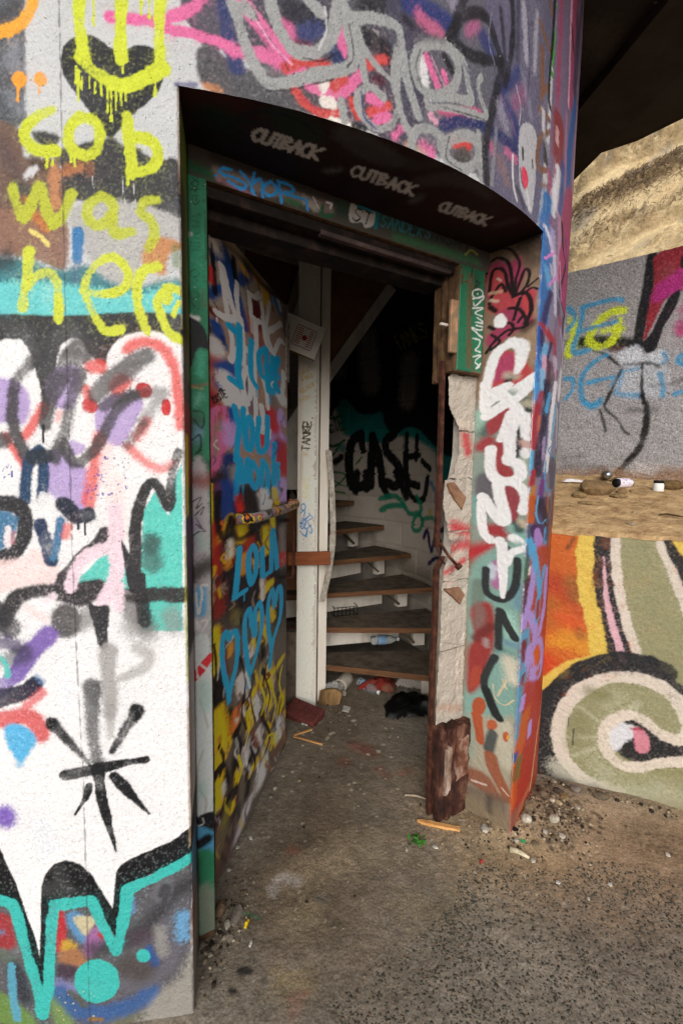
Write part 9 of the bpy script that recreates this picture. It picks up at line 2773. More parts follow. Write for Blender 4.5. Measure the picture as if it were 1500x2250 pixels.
c = dpt(dl/2, -.026, (dh+.015)/2); hang(box('door_core', (dl-.004, .044, dh-.02), c, mottled('door edge steel', '4a3226', '7d6650', 22, .7, .4, .002, 70), None, rotm(0, 0, math.atan2(DT[1], DT[0]))), door)
# push bar: bent tube across the face
m, t, b = new_mat('speckled push bar', .4); tc = t.nodes.new('ShaderNodeTexCoord'); vo = t.nodes.new('ShaderNodeTexNoise'); vo.inputs['Scale'].default_value = 13; vo.inputs['Detail'].default_value = 5; t.links.new(tc.outputs['Object'], vo.inputs['Vector'])
rp = t.nodes.new('ShaderNodeValToRGB'); rp.color_ramp.interpolation = 'CONSTANT'; E = rp.color_ramp.elements; E[0].position = 0; E[0].color = (*hexc('4a4344'), 1); E[1].position = .40; E[1].color = (*hexc('8d8886'), 1)
for p_, c_ in ((.47, 'b03030'), (.50, '7a7472'), (.54, 'd8b01e'), (.57, '2a2628'), (.61, 'c9622a'), (.65, 'b8b0a8')): k = E.new(p_); k.color = (*hexc(c_), 1)
t.links.new(vo.outputs[0], rp.inputs[0]); t.links.new(rp.outputs[0], b.inputs['Base Color']); add_bump(t, b, 90, .5, .002, tc.outputs['Object'])
bm = bmesh.new(); tube(bm, [dpt(.18, .006, 1.262), dpt(.19, .035, 1.262), dpt(.23, .058, 1.262), dpt(.35, .066, 1.264), dpt(.6, .066, 1.266), dpt(.76, .064, 1.27), dpt(.80, .054, 1.272), dpt(.815, .02, 1.272)], [.020, .020, .019, .0185, .0185, .0185, .020, .022], 14)
hang(bm_obj('push_bar', bm, m, None, True), door)
bm = bmesh.new(); tube(bm, [dpt(.80, .0, 1.19), dpt(.80, .034, 1.19), dpt(.80, .043, 1.17), dpt(.80, .045, 1.08), dpt(.80, .043, .93), dpt(.80, .034, .905), dpt(.80, .0, .905)], .008, 10)
hang(bm_obj('pull_handle', bm, MT['rust'], None, True), door)
hang(box('lock_plate', (.05, .006, .28), dpt(.815, .004, 1.99), mottled('chipped plate', '4a3d36', 'b5aca2', 60, .6, .5, .002, 120), None, rotm(0, 0, math.atan2(DT[1], DT[0]))), door)
hang(box('edge_strip', (.004, .03, .9), dpt(dl+.002, -.026, .6), MT['rust'], None, rotm(0, 0, math.atan2(DT[1], DT[0]))), door)
for z in (.3, 1.1, 1.95):
    bm = bmesh.new(); tube(bm, [dpt(-.012, -.01, z-.05), dpt(-.012, -.01, z+.05)], .009, 10); hang(bm_obj('hinge', bm, MT['rust'], None, True), door)

# ================================================================== SPIRAL STAIR
stair = empty('spiral_staircase', 'timber spiral stair with open treads and white posts inside the dark doorway', 'staircase', (CX, CY, 0))
def sp(r, a, z): a = math.radians(a); return Vector((CX+r*math.sin(a), CY+r*math.cos(a), z))
def tread(k):
    a = 102-13.4*(k-1); z = .012+.19*k; r0, r1 = .12, 1.455; n = 5; th = .036
    top = [sp(r0, a+1, z)]+[sp(r1, a-17.5*i/n, z) for i in range(n+1)]+[sp(r0, a-17, z)]
    q = [v-Vector((0, 0, th)) for v in top]; m = len(top); fs = [tuple(range(m)), tuple(range(2*m-1, m-1, -1))]+[(i, m+i, m+(i+1) % m, (i+1) % m) for i in range(m)]
    TR = hang(mesh_obj('tread', top+q, fs, None, None, False, [MT['tread_top'], MT['tread_edge']], [0, 1]+[1]*m), stair)
    # support leg at the wall end, raked bracket, recessed white riser
    zb = z-th; z0 = z-.19 if k > 1 else 0
    d = rotm(0, 0, -math.radians(a-8))
    LEG = hang(box('support_leg', (.085, .05, zb-z0-.001), sp(1.30, a-9, (zb+z0)/2), MT['white_wood'], None, rotm(0, 0, -math.radians(a-9)+math.pi/2)), stair)
    if k > 1:
        hang(box('riser', (.95, .018, zb-z0-.002), sp(.72, a-14.2, (zb+z0)/2), MT['white_wood'], None, rotm(0, 0, -math.radians(a-14.2)+math.pi/2)), stair)
        p0, p1 = sp(1.10, a-7, zb-.005), sp(1.26, a-7, z0+.03); dv = p1-p0; bm = bmesh.new(); tube(bm, [p0, p1], .011, 4); sub(hang(bm_obj('bracket', bm, MT['tread_top']), stair), TR)
for k in range(1, 15): tread(k)
# white newel post, painted front with pen tags
pm = [(-.257, 2.661), (-.138, 2.664)]
U = lins(0, .119, .0035); V = lins(0, 3.35, .0045); g = plane_grid(pm[0], pm[1], U, V, 0, .0006, 4)
POST = hang(box('newel_post', (.117, .10, 3.36), (-.1975, 2.7135, 1.68), MT['white_wood'], None, None, .002), stair)
sub(hang(join_grids('post_face', [(g, paint(U, V, OPS['post'], 'e0d8cc', .5, 33, 1.15))], MT['wood_paint'], None), stair), POST)
sub(hang(box('post_flange', (.052, .03, 3.3), (-.108, 2.75, 1.65), MT['white_wood'], None, rotm(0, 0, .1), .002), stair), POST)
bm = bmesh.new()   # peeling metal trim that bows out beside the post
pts = [(-.098, 1.55), (-.085, 1.42), (-.075, 1.3), (-.068, 1.18), (-.066, 1.06), (-.07, .96), (-.085, .84), (-.108, .72), (-.125, .65)]
va = [bm.verts.new((x, 2.70-.02*i/8, z)) for i, (x, z) in enumerate(pts)]; vb = [bm.verts.new((x+.03, 2.725-.02*i/8, z-.004)) for i, (x, z) in enumerate(pts)]
for i in range(len(pts)-1): bm.faces.new((va[i], vb[i], vb[i+1], va[i+1]))
o = bm_obj('peeling_trim', bm, mottled('flaking white trim', '8a7d6c', 'd6cec2', 30, .6, .5, .002, 60)); md = o.modifiers.new('solid', 'SOLIDIFY'); md.thickness = .006; sub(hang(o, stair), POST)
hang(box('cross_board', (.25, .025, .078), (-.185, 2.635, .92), MT['board'], None, rotm(0, -.03, .03), .003), stair)
hang(box('post_block', (.09, .06, .46), (-.30, 2.70, .23), MT['tread_top'], None, None, .004), stair)
# upper flight seen from below: plywood soffit panels with pale battens
def quad_panel(name, c4, th, mat):
    c4 = [Vector(c) for c in c4]; nn = (c4[1]-c4[0]).cross(c4[3]-c4[0]).normalized()*th; vs = c4+[c+nn for c in c4]
    return hang(mesh_obj(name, vs, [(3, 2, 1, 0), (4, 5, 6, 7)]+[(i, (i+1) % 4, 4+(i+1) % 4, 4+i) for i in range(4)], mat), stair)
def batten(p0, p1, wd, th, mat='white_wood'):
    p0, p1 = Vector(p0), Vector(p1); d = p1-p0; L = d.length; x = d.normalized(); y = Vector((0, 1, 0)); y = (y-x*y.dot(x)).normalized(); zz = x.cross(y); R_ = Matrix((x, y, zz)).transposed()
    return hang(box('batten', (L, th, wd), (p0+p1)/2, MT[mat], None, R_), stair)
quad_panel('soffit_panel', [(-.15, 3.50, 2.10), (.32, 3.50, 2.76), (.40, 3.55, 3.35), (-.15, 3.55, 3.35)], .02, MT['panel']); batten((-.16, 3.48, 2.06), (.34, 3.48, 2.76), .075, .03)
quad_panel('soffit_panel', [(-.82, 3.12, 2.55), (-.34, 3.12, 2.50), (-.26, 3.12, 2.80), (-.82, 3.12, 2.95)], .02, MT['panel']); batten((-.685, 3.1, 2.3), (-.685, 3.1, 3.1), .07, .03); batten((-.66, 3.095, 2.87), (-.25, 3.095, 2.755), .065, .03); batten((-.255, 3.09, 2.77), (-.36, 3.09, 2.42), .055, .03)
batten((-.42, 3.0, 1.55), (-.10, 3.0, 2.05), .09, .03); quad_panel('back_board', [(-.45, 3.03, 1.3), (-.12, 3.03, 1.3), (-.12, 3.03, 1.95), (-.45, 3.03, 1.5)], .02, MT['white_wood']); quad_panel('back_board', [(-.50, 3.2, .55), (-.16, 3.2, .55), (-.16, 3.2, 1.18), (-.50, 3.2, 1.18)], .02, MT['panel'])

DEBRIS = [
('rock', 0.769, 1.734, 0.0515, 0.0464, 0.026, 'd8cfbd', 'stone', 'white angular stone hard against the foot of the right wall corner', 'stone'),
('rock', 0.797, 1.795, 0.0427, 0.0647, 0.028, '9a8468', 'stone', 'rounded tan stone leaning on the right wall corner above the white one', 'stone'),
('rock', 0.709, 1.696, 0.0336, 0.0205, 0.012, '1d1b19', 'stone', 'small black stone just left of the white stone at the wall corner', 'stone'),
('rock', 0.699, 1.656, 0.0262, 0.0229, 0.012, 'cfc6b6', 'stone', 'small white stone in front of the black one by the wall corner', 'stone'),
('rock', 0.881, 1.736, 0.0481, 0.0429, 0.024, 'cdc2ae', 'stone', 'large cream stone lying in the black grit', 'stone'),
('shard', 0.883, 1.675, 0.0265, 0.0312, 0.008, 'ddd4c4', 'shell_piece', 'white shell piece in front of the cream stone', 'shell'),
('shard', 0.824, 1.687, 0.0234, 0.0271, 0.006, 'e0d9cc', 'shell_piece', 'thin white shell piece left of the cream stone', 'shell'),
('rock', 0.852, 1.67, 0.0231, 0.02, 0.01, '6a5c4c', 'stone', 'brown pebble between the two shell pieces', 'stone'),
('rock', 1.069, 1.933, 0.0574, 0.048, 0.03, '8d7f76', 'stone', 'pinkish grey cobble under the painted lower wall', 'stone'),
('rock', 1.162, 1.89, 0.0824, 0.0419, 0.024, '6f6250', 'stone', 'long flat stone at the foot of the painted lower wall', 'stone'),
('rock', 0.922, 1.839, 0.0328, 0.0318, 0.014, 'cbb8a2', 'stone', 'pale pink pebble halfway along the rubble heap', 'stone'),
('shard', 0.944, 1.827, 0.0181, 0.0314, 0.008, 'd8c49a', 'shell_piece', 'tiny cream chip beside the pale pink pebble', 'shell'),
('shard', 0.992, 1.876, 0.0409, 0.044, 0.008, 'a58a62', 'tile_piece', 'flat tan tile fragment in the rubble heap', 'tile'),
('rock', 0.894, 1.873, 0.0371, 0.0453, 0.022, '7a6a55', 'stone', 'brown stone buried at the back of the rubble heap', 'stone'),
('rock', 0.979, 1.911, 0.0492, 0.0427, 0.022, '4a4036', 'stone', 'dark grey stone under the pinkish cobble', 'stone'),
('rock', 0.905, 1.918, 0.038, 0.0344, 0.018, '6d5b48', 'stone', 'brown stone nearest to the red painted wall edge', 'stone'),
('shard', 1.018, 1.821, 0.0324, 0.0208, 0.005, 'd5cdbf', 'shell_piece', 'white sliver right of the rubble heap', 'shell'),
('shard', 0.591, 1.707, 0.0338, 0.0508, 0.01, 'd9d0c2', 'shell_piece', 'broken white shell below the plaster reveal', 'shell'),
('rock', 0.615, 1.708, 0.0237, 0.0277, 0.01, 'a8977f', 'stone', 'small tan stone touching the broken white shell', 'stone'),
('rock', 0.769, 1.644, 0.0326, 0.0291, 0.01, '87785f', 'stone', 'flat olive stone in front of the wall corner', 'stone'),
('shard', 0.732, 1.576, 0.0203, 0.0219, 0.006, 'd5ccbc', 'shell_piece', 'pale chip beside the pale curved fragment', 'shell'),
('shard', 0.786, 1.492, 0.0207, 0.0144, 0.004, 'dfd9d0', 'shell_piece', 'white flake alone on the pebbled concrete', 'shell'),
('shard', 0.968, 1.488, 0.0162, 0.0162, 0.005, 'e2dcd2', 'shell_piece', 'white chip on the pebbled concrete, the right one of two', 'shell'),
('shard', 0.861, 1.431, 0.0128, 0.0134, 0.004, 'd2cabf', 'shell_piece', 'smallest white chip on the pebbled concrete', 'shell'),
('shard', 1.259, 1.614, 0.0176, 0.0167, 0.004, 'e6e0d4', 'shell_piece', 'white chip near the right edge of the picture', 'shell'),
('rock', 1.187, 1.743, 0.0173, 0.018, 0.009, '8a7a62', 'pebble', 'lone tan pebble on the dirt in front of the lower wall', 'pebble'),
('shard', -0.317, 1.353, 0.0348, 0.0785, 0.012, '9a8f84', 'tile_piece', 'largest grey ceramic shard by the foot of the green jamb', 'shard'),
('shard', -0.339, 1.32, 0.0209, 0.0317, 0.009, 'c9beb0', 'tile_piece', 'pale shard left of the largest grey shard', 'shard'),
('shard', -0.326, 1.281, 0.0279, 0.0355, 0.01, 'a39686', 'tile_piece', 'tan shard in front of the largest grey shard', 'shard'),
('rock', -0.373, 1.362, 0.0378, 0.0596, 0.03, '7d6650', 'stone', 'brown wedge of masonry leaning at the foot of the green jamb', 'masonry'),
('rock', -0.398, 1.25, 0.0272, 0.0196, 0.02, '7f7466', 'stone', 'grey stone under the broken bottom of the green jamb', 'stone'),
('rock', -0.362, 1.25, 0.0248, 0.0177, 0.016, '6f6455', 'stone', 'grey brown stone right of the jamb bottom', 'stone'),
('shard', -0.369, 1.23, 0.0243, 0.0178, 0.005, 'b5aa9a', 'tile_piece', 'thin pale sliver below the green jamb', 'shard'),
('shard', -0.254, 1.263, 0.0113, 0.02, 0.005, 'e2ddd2', 'tile_piece', 'small white square chip on the concrete', 'chip'),
('rock', -0.36, 1.307, 0.0155, 0.0106, 0.01, '8f8474', 'pebble', 'little grey pebble next to the pale shard', 'pebble'),
('shard', -0.335, 1.666, 0.0198, 0.0155, 0.004, 'e2dccf', 'shell_piece', 'white chip beside the door foot, the upper one', 'shell'),
('shard', -0.376, 1.62, 0.0176, 0.0231, 0.006, 'cfc7ba', 'shell_piece', 'white chip beside the door foot, the lower one', 'shell'),
('shard', -0.385, 1.522, 0.0211, 0.0168, 0.004, 'd5cdc0', 'shell_piece', 'white sliver close to the hinge side of the door', 'shell'),
('rock', -0.28, 1.946, 0.0231, 0.0265, 0.01, 'bdb3a2', 'pebble', 'pale crumb of plaster beside the free edge of the door', 'plaster'),
('rock', -0.29, 1.891, 0.0262, 0.0251, 0.008, '8d8376', 'pebble', 'grey crumb of plaster below the pale one by the door', 'plaster'),
('rock', -0.174, 2.0, 0.0158, 0.0209, 0.008, 'a8946a', 'pebble', 'yellowish crumb in the middle of the doorway floor', 'plaster'),
('shard', 0.383, 1.637, 0.0227, 0.0214, 0.005, 'ddd6c8', 'shell_piece', 'white chip to the right of the green leaf', 'shell'),
('shard', 0.269, 1.622, 0.0145, 0.0231, 0.006, 'c4b9a6', 'shell_piece', 'cream chip below the green leaf', 'shell'),
('shard', 0.052, 2.633, 0.0574, 0.0729, 0.008, 'd5cec2', 'tile_piece', 'white crockery shard in front of the rotten timber stub', 'shard'),
('rock', 0.031, 2.816, 0.0502, 0.0803, 0.03, 'b9ae9f', 'tile_piece', 'upright broken ring of crockery beside the timber stub', 'crockery'),
('shard', -0.187, 2.478, 0.0589, 0.065, 0.008, 'cfcabf', 'tile_piece', 'white curved shard on the maroon brick', 'shard'),
('rock', -0.137, 2.513, 0.0249, 0.0286, 0.008, 'd8d2c8', 'pebble', 'white crumb at the right end of the maroon brick', 'plaster'),
('shard', 0.436, 2.883, 0.04, 0.0619, 0.006, 'c9c0b2', 'tile_piece', 'pale shard behind the black bag', 'shard'),
('rock', 0.225, 2.84, 0.045, 0.0451, 0.012, '6f6a64', 'pebble', 'grey lump on the floor left of the red cloth', 'stone')]
PEBBLE_FIELD = [(-0.109, 1.067), (0.034, 1.153), (0.157, 1.233), (0.278, 1.308), (0.403, 1.409), (0.447, 1.522), (0.578, 1.573), (0.799, 1.538), (1.011, 1.591), (1.255, 1.528), (0.925, 1.081), (1.6, 0.7), (0.1, 0.7)]

# ================================================================== RIGHT SIDE: two retaining walls, a dirt ledge, a sandstone cliff
A0 = np.array([.93, 2.09]); At = np.array([.556, -.249]); At = At/np.hypot(*At); B0 = np.array([.9, 3.25]); Bt = np.array([2.5, -.8]); Bt = Bt/np.hypot(*Bt)
An = np.array([-At[1], At[0]]); Bn = np.array([-Bt[1], Bt[0]])       # pointing away from the camera
def slab_wall(name, p0, t, U, V, ztop, ops, base, mat, disp, label, seed, thick=.22, tone=.9):
    n = np.array([t[1], -t[0]]); UU, VV = np.meshgrid(U, V); k = (VV-V[0])/(V[-1]-V[0]); ZZ = V[0]+k*(ztop(UU)-V[0])
    h = disp*(1.2*(fbm(UU*12, VV*12, 4, seed)-.5)+.8*(fbm(UU*60, VV*60, 2, seed+1)-.5))
    g = np.stack([p0[0]+t[0]*UU+n[0]*h, p0[1]+t[1]*UU+n[1]*h, ZZ], -1); g[-1, :, :2] -= n*.012; g[-1, :, 2] += .004
    root = empty(name, label, 'wall', (p0[0], p0[1], V[0]), math.atan2(t[1], t[0]))
    hang(join_grids('painted_face', [(g, paint(U, V, ops, base, 1., seed, tone))], mat, None), root)
    m = len(U); top = np.stack([g[-1], g[-1]-np.array([n[0], n[1], 0])*thick]); bot = np.stack([g[0], g[0]-np.array([n[0], n[1], 0])*thick])
    bk = np.stack([bot[1], top[1]]); c = np.ones((2, m, 3))*hexc('7d766c')
    hang(join_grids('wall_body', [(top, c), (bk[:, ::-1], c), (np.stack([bot[0][[0, -1]], top[0][[0, -1]]])*0+np.stack([bot[:, 0], top[:, 0]]), np.ones((2, 2, 3))*hexc('7d766c')), (np.stack([bot[:, -1], top[:, -1]])[:, ::-1], np.ones((2, 2, 3))*hexc('7d766c'))], mat, None, False), root); return root
slab_wall('lower_retaining_wall', A0, At, np.concatenate([lins(.028, .85, .0042), lins(.85, 4, .03)[1:]]), lins(-.05, 1.17, .0042), lambda u: 1.17+.012*(fbm(u*9, u*0, 3, 5)-.5), OPS['lower_wall'], 'c9652a', MT['softrough'], .004, 'low wall painted with a black and cream scroll on olive and orange', 41, .22, .74)
slab_wall('upper_retaining_wall', B0, Bt, np.concatenate([lins(.27, 1.4, .0065), lins(1.4, 5, .04)[1:]]), lins(1.1, 2.8, .0065), lambda u: 2.636+.142*np.clip(u, -1, 2.2), OPS['upper_wall'], '9d999a', MT['roughwall'], .012, 'rough grey concrete wall with blue tags above the dirt ledge', 43)
def ledge_z(x, y):
    x = np.asarray(x, float); y = np.asarray(y, float); dA = np.abs((x-A0[0])*An[0]+(y-A0[1])*An[1]); dB = np.abs((x-B0[0])*Bn[0]+(y-B0[1])*Bn[1]); t = dA/(dA+dB+1e-6); ub = (x-B0[0])*Bt[0]+(y-B0[1])*Bt[1]
    return 1.178+(.292-.06*np.clip(ub, -1, 2.5))*t**.8+(.03*(fbm(x*7, y*7, 4, 61)-.5)+.012*(fbm(x*34, y*34, 3, 62)-.5))*np.clip(t*6, .3, 1)
s_ = np.concatenate([lins(-.1, 1.5, .012), lins(1.5, 4.5, .06)[1:]]); q_ = np.linspace(0, 1, 110); SS, QQ = np.meshgrid(s_, q_)
pa = A0[:, None, None]+At[:, None, None]*SS-An[:, None, None]*.004; pb = B0[:, None, None]+Bt[:, None, None]*(SS*1.15-.2)+Bn[:, None, None]*.05; pp = pa+(pb-pa)*QQ
lz = ledge_z(pp[0], pp[1]); lz[0] -= .016*(.4+fbm(SS[0]*18, SS[0]*0, 3, 6))
rr = np.hypot(pp[0]-CX, pp[1]-CY); kk = np.maximum(1, (RW-.004)/np.maximum(rr, .1)); pp = np.stack([CX+(pp[0]-CX)*kk, CY+(pp[1]-CY)*kk])
DIRT = mottled('sandy dirt', '86694a', 'c4a67c', 16, .95, 1., .01, 70, 'ae9068')
LG = join_grids('ledge_dirt', [(np.stack([pp[0], pp[1], lz], -1), np.ones(pp.shape[1:]+(3,))*hexc('9c7d55'))], DIRT, None); tag(LG, kind='structure')
# cliff: stratified soft sandstone rising behind the upper wall
def band(q, lo, hi, w=.05): return sstep((q-lo)/w)*sstep((hi-q)/w)
def cliff_pt(u, s):
    q = s-.5*u+.10*(fbm(u*2.2, s*2.2, 3, 70)-.5)*2; rough = np.clip(band(q, 3.68, 99, .08)+.9*band(q, 2.5, 2.95, .1)+.5*band(q, 3.16, 3.5, .1)+.45*band(q, -9, 2.5, .2), 0, 1)
    w1 = fbm(u*.7, s*.9, 3, 72)-.5; lay = 1-np.abs(2*fbm(u*2.4, q*6.5, 4, 73)-1); sm = 1-np.abs(2*fbm(u*7+q*2, q*15, 3, 74)-1); fine = fbm(u*26, q*38, 3, 75)-.5; pit = np.clip(fbm(u*6.5, q*11, 3, 76)-.58, 0, .2)*5
    h = .5*w1+.06*band(q, 3.1, 3.6, .1)+rough*(.22*lay**3+.20*sm**4+.10*fine-.16*pit)+.018*fine
    back = .55+s*.55+4.5*sstep((1.15-u)/2.2); nb, nz = -.82, .57; bb = back+nb*h*.6; z = 1.15+s*.84+nz*h*.6
    return np.stack([B0[0]+Bt[0]*u+Bn[0]*bb, B0[1]+Bt[1]*u+Bn[1]*bb, z], -1), rough, q
cu = np.concatenate([lins(-9, .5, .18), lins(.5, 2.7, .0115)[1:], lins(2.7, 4.5, .04)[1:], lins(4.5, 14, .2)[1:]]); cs_ = np.concatenate([lins(0, 2.5, .08), lins(2.5, 5.7, .0115)[1:], lins(5.7, 12, .15)[1:]])
CU, CS = np.meshgrid(cu, cs_); cp, crg, cq = cliff_pt(CU, CS)
ccol = hexc('bfab86')*(1+.30*(fbm(CU*3, cq*6, 4, 77)-.5)+.45*(fbm(CU*24, cq*30, 3, 78)-.5))[..., None]
mix = lambda col, m_: ccol+(hexc(col)-ccol)*np.clip(m_, 0, 1)[..., None]
ccol = mix('83694a', crg*1.5*np.clip(fbm(CU*6, cq*12, 4, 79)-.32, 0, .6)); ccol = mix('a3783f', .35*np.clip(fbm(CU*2.5, cq*5, 3, 83)-.5, 0, .4)*2); ccol = mix('8a7355', .6*band(cq, 3.16, 3.5, .08)); ccol = mix('8d8577', 1.4*np.clip(fbm(CU*4+9, cq*5, 2, 85)-.62, 0, .3)*3)
tag(join_grids('sandstone_cliff', [(cp, np.clip(ccol, .02, .7))], painted('sandstone', .95, 50, .9, .012, .25), None), kind='structure')
# dry grass along one bedding plane
gv, gf = [], []
uu = np.array([rnd.uniform(.75, 2.5) for _ in range(5200)]); qq = np.array([rnd.gauss(3.34, .085) if i % 5 else rnd.gauss(2.8, .10) for i in range(5200)]); gp, _, _ = cliff_pt(uu, qq+.5*uu)
for p in gp:
    L = rnd.uniform(.025, .085); d = Vector((rnd.uniform(-.7, .7), rnd.uniform(-1, -.2), rnd.uniform(-.5, 1.))).normalized()*L; w_ = Vector((rnd.uniform(-1, 1), rnd.uniform(-1, 1), .2)).normalized()*.0035
    b0 = len(gv); p = Vector(p); gv += [p-w_, p+w_, p+d*.6+w_*.6+Vector((0, 0, -.006)), p+d+Vector((0, 0, -.02))]; gf += [(b0, b0+1, b0+2), (b0, b0+2, b0+3)]
tag(mesh_obj('dry_grass', gv, gf, mottled('straw', '5a4a38', '93806a', 5, .9, 0)), 'dry brown grass hanging in bands on the cliff', 'grass', None, 'stuff')

# ================================================================== LOOSE THINGS
ROCKM = {}
def rock_mat(col):
    if col not in ROCKM:
        c = [int(col[i:i+2], 16) for i in (0, 2, 4)]; f = lambda k: '%02x%02x%02x' % tuple(int(max(0, min(255, v*k))) for v in c); ROCKM[col] = mottled('stone '+col, f(.6), f(.92), 45, .85, .5, .002, 220)
    return ROCKM[col]
def rock_mesh(name, sx, sy, sz, mat, seed, sub=2, rough=.22):
    bm = bmesh.new(); bmesh.ops.create_icosphere(bm, subdivisions=sub, radius=.5); r_ = random.Random(seed); off = r_.uniform(0, 50); cuts = [(Vector((r_.gauss(0, 1), r_.gauss(0, 1), r_.gauss(0, .7))).normalized(), r_.uniform(.30, .44)) for _ in range(7)]
    for v in bm.verts:
        d = v.co.normalized(); k = 1+rough*(float(vnoise(np.array(d.x*2.2+off), np.array(d.y*2.2+d.z*3.1), seed))-.5)
        v.co *= k
        for n_, t_ in cuts:
            e_ = v.co.dot(n_)-t_
            if e_ > 0: v.co -= n_*e_*.85
        v.co = Vector((v.co.x*sx, v.co.y*sy, v.co.z*sz))
    return bm_obj(name, bm, mat)
def shard_mesh(name, sx, sy, th, mat, seed):
    r_ = random.Random(seed); n = r_.choice((4, 5, 5, 6)); a0 = r_.uniform(0, 6.28); pts = []
    for i in range(n): a_ = a0+2*math.pi*i/n+r_.uniform(-.25, .25); k = r_.uniform(.38, .58); pts.append((math.cos(a_)*sx*k, math.sin(a_)*sy*k))
    vs = [(x, y, th*.15+.12*th*(x/sx)) for x, y in pts]+[(x*.94, y*.94, th+.25*th*(y/sy)) for x, y in pts]+[(0, 0, th*1.25)]
    fs = [tuple(range(n))[::-1]]+[(i, (i+1) % n, n+(i+1) % n, n+i) for i in range(n)]+[(n+i, n+(i+1) % n, 2*n) for i in range(n)]
    return mesh_obj(name, vs, fs, mat)
for i, (k, x, y, sx, sy, th, col, nm, lab, cat) in enumerate(DEBRIS):
    z = float(ground_h(x, y))
    if k == 'rock': o = rock_mesh(nm, sx*.95, sy*.95, th*1.3, rock_mat(col), i); o.location = (x, y, z+th*.45); o.rotation_euler = (0, 0, rnd.uniform(-.5, .5))
    else: o = shard_mesh(nm, sx, sy, th, rock_mat(col), i); o.location = (x, y, z+.001); o.rotation_euler = (rnd.uniform(-.12, .12), rnd.uniform(-.12, .12), rnd.uniform(-.4, .4))
    tag(o, lab, cat, 'stones and shards on the floor')
# pebbles set in the washed concrete, and loose grit: too many to tell apart
def inside(px, py, poly):
    c = False; j = len(poly)-1
    for i in range(len(poly)):
        xi, yi = poly[i]; xj, yj = poly[j]
        if (yi > py) != (yj > py) and px < (xj-xi)*(py-yi)/(yj-yi)+xi: c = not c
        j = i
    return c
ico = bmesh.new(); bmesh.ops.create_icosphere(ico, subdivisions=1, radius=1); IV_ = np.array([v.co[:] for v in ico.verts]); IF_ = [tuple(v.index for v in f.verts) for f in ico.faces]; ico.free()
def scatter(name, pts, size, cols, label, cat, sink=.35, flat=.5):
    vs, fs, cc = [], [], []
    for (x, y) in pts:
        s = size(); a_ = rnd.uniform(0, 3.14); e_ = rnd.uniform(.6, .85); P = IV_*np.array([s, s*e_, s*flat]); P = P @ np.array([[math.cos(a_), math.sin(a_), 0], [-math.sin(a_), math.cos(a_), 0], [0, 0, 1]]); b0 = len(vs)
        P += np.array([x, y, float(ground_h(x, y))+s*flat*(1-2*sink)*.5]); vs += P.tolist(); fs += [tuple(b0+k for k in f) for f in IF_]; cc += [hexc(rnd.choice(cols))*rnd.uniform(.7, 1.2)]*len(IV_)
    me = bpy.data.meshes.new(name); me.from_pydata(vs, [], fs); at = me.attributes.new('paint', 'FLOAT_COLOR', 'POINT'); at.data.foreach_set('color', np.column_stack([np.array(cc), np.ones(len(cc))]).astype(np.float32).ravel())
    me.polygons.foreach_set('use_smooth', [True]*len(me.polygons)); me.materials.append(MT['concrete_ground']); return tag(link(bpy.data.objects.new(name, me)), label, cat, None, 'stuff')
pts = []; 
while len(pts) < 7600:
    x, y = rnd.uniform(.0, 1.7), rnd.uniform(.72, 1.62)
    if inside(x, y, PEBBLE_FIELD) and rnd.random() < .30+1.1*max(0, float(fbm(np.array(x*5), np.array(y*5), 3, 91))-.36): pts.append((x, y))
scatter('embedded_pebbles', pts, lambda: .0025+.0038*rnd.random()**2, ['5d574c', '4f4b42', '6a6456', '58544a', '4c4e46', '6d5c4a', '454139'], 'small dark pebbles set in the washed concrete floor', 'pebbles', .62, .45)
pts = []
for i in range(1300):
    t_ = rnd.random()
    if t_ < .5: pts.append((rnd.gauss(.84, .11), rnd.gauss(1.74, .08)))
    elif t_ < .62: pts.append((rnd.gauss(.62, .10), rnd.gauss(1.66, .05)))
    elif t_ < .75: pts.append((rnd.gauss(-.33, .04), rnd.gauss(1.33, .09)))
    elif t_ < .82: pts.append((rnd.uniform(-.15, .5), rnd.uniform(1.3, 2.9)))
    else: pts.append((rnd.gauss(-.05, .10), rnd.gauss(2.62, .10)))
scatter('loose_grit', pts, lambda: .0016+.006*rnd.random()**3, ['7d6e5a', '5a4d3e', '9a8c76', '3a322a', 'a89a84', '2a2420', '70604c', '64553f'], 'scattered grit and crumbs on the floor', 'grit', .3, .7)

pts = [(rnd.gauss(.90, .08), rnd.gauss(1.80, .055)) for _ in range(150)]+[(.98+.5*k_, 2.03-.22*k_+rnd.uniform(-.05, .0)) for k_ in [rnd.random()**1.6 for _ in range(90)]]+[(rnd.gauss(-.35, .025), rnd.gauss(1.27, .05)) for _ in range(30)]
scatter('fine_rubble', pts, lambda: .004+.008*rnd.random()**2, ['6a5c4a', '4a4034', '8d7d66', '9c8e78', '2f2822', '57493a', 'a3957f'], 'fine rubble heaped along the foot of the walls', 'rubble', .25, .75)
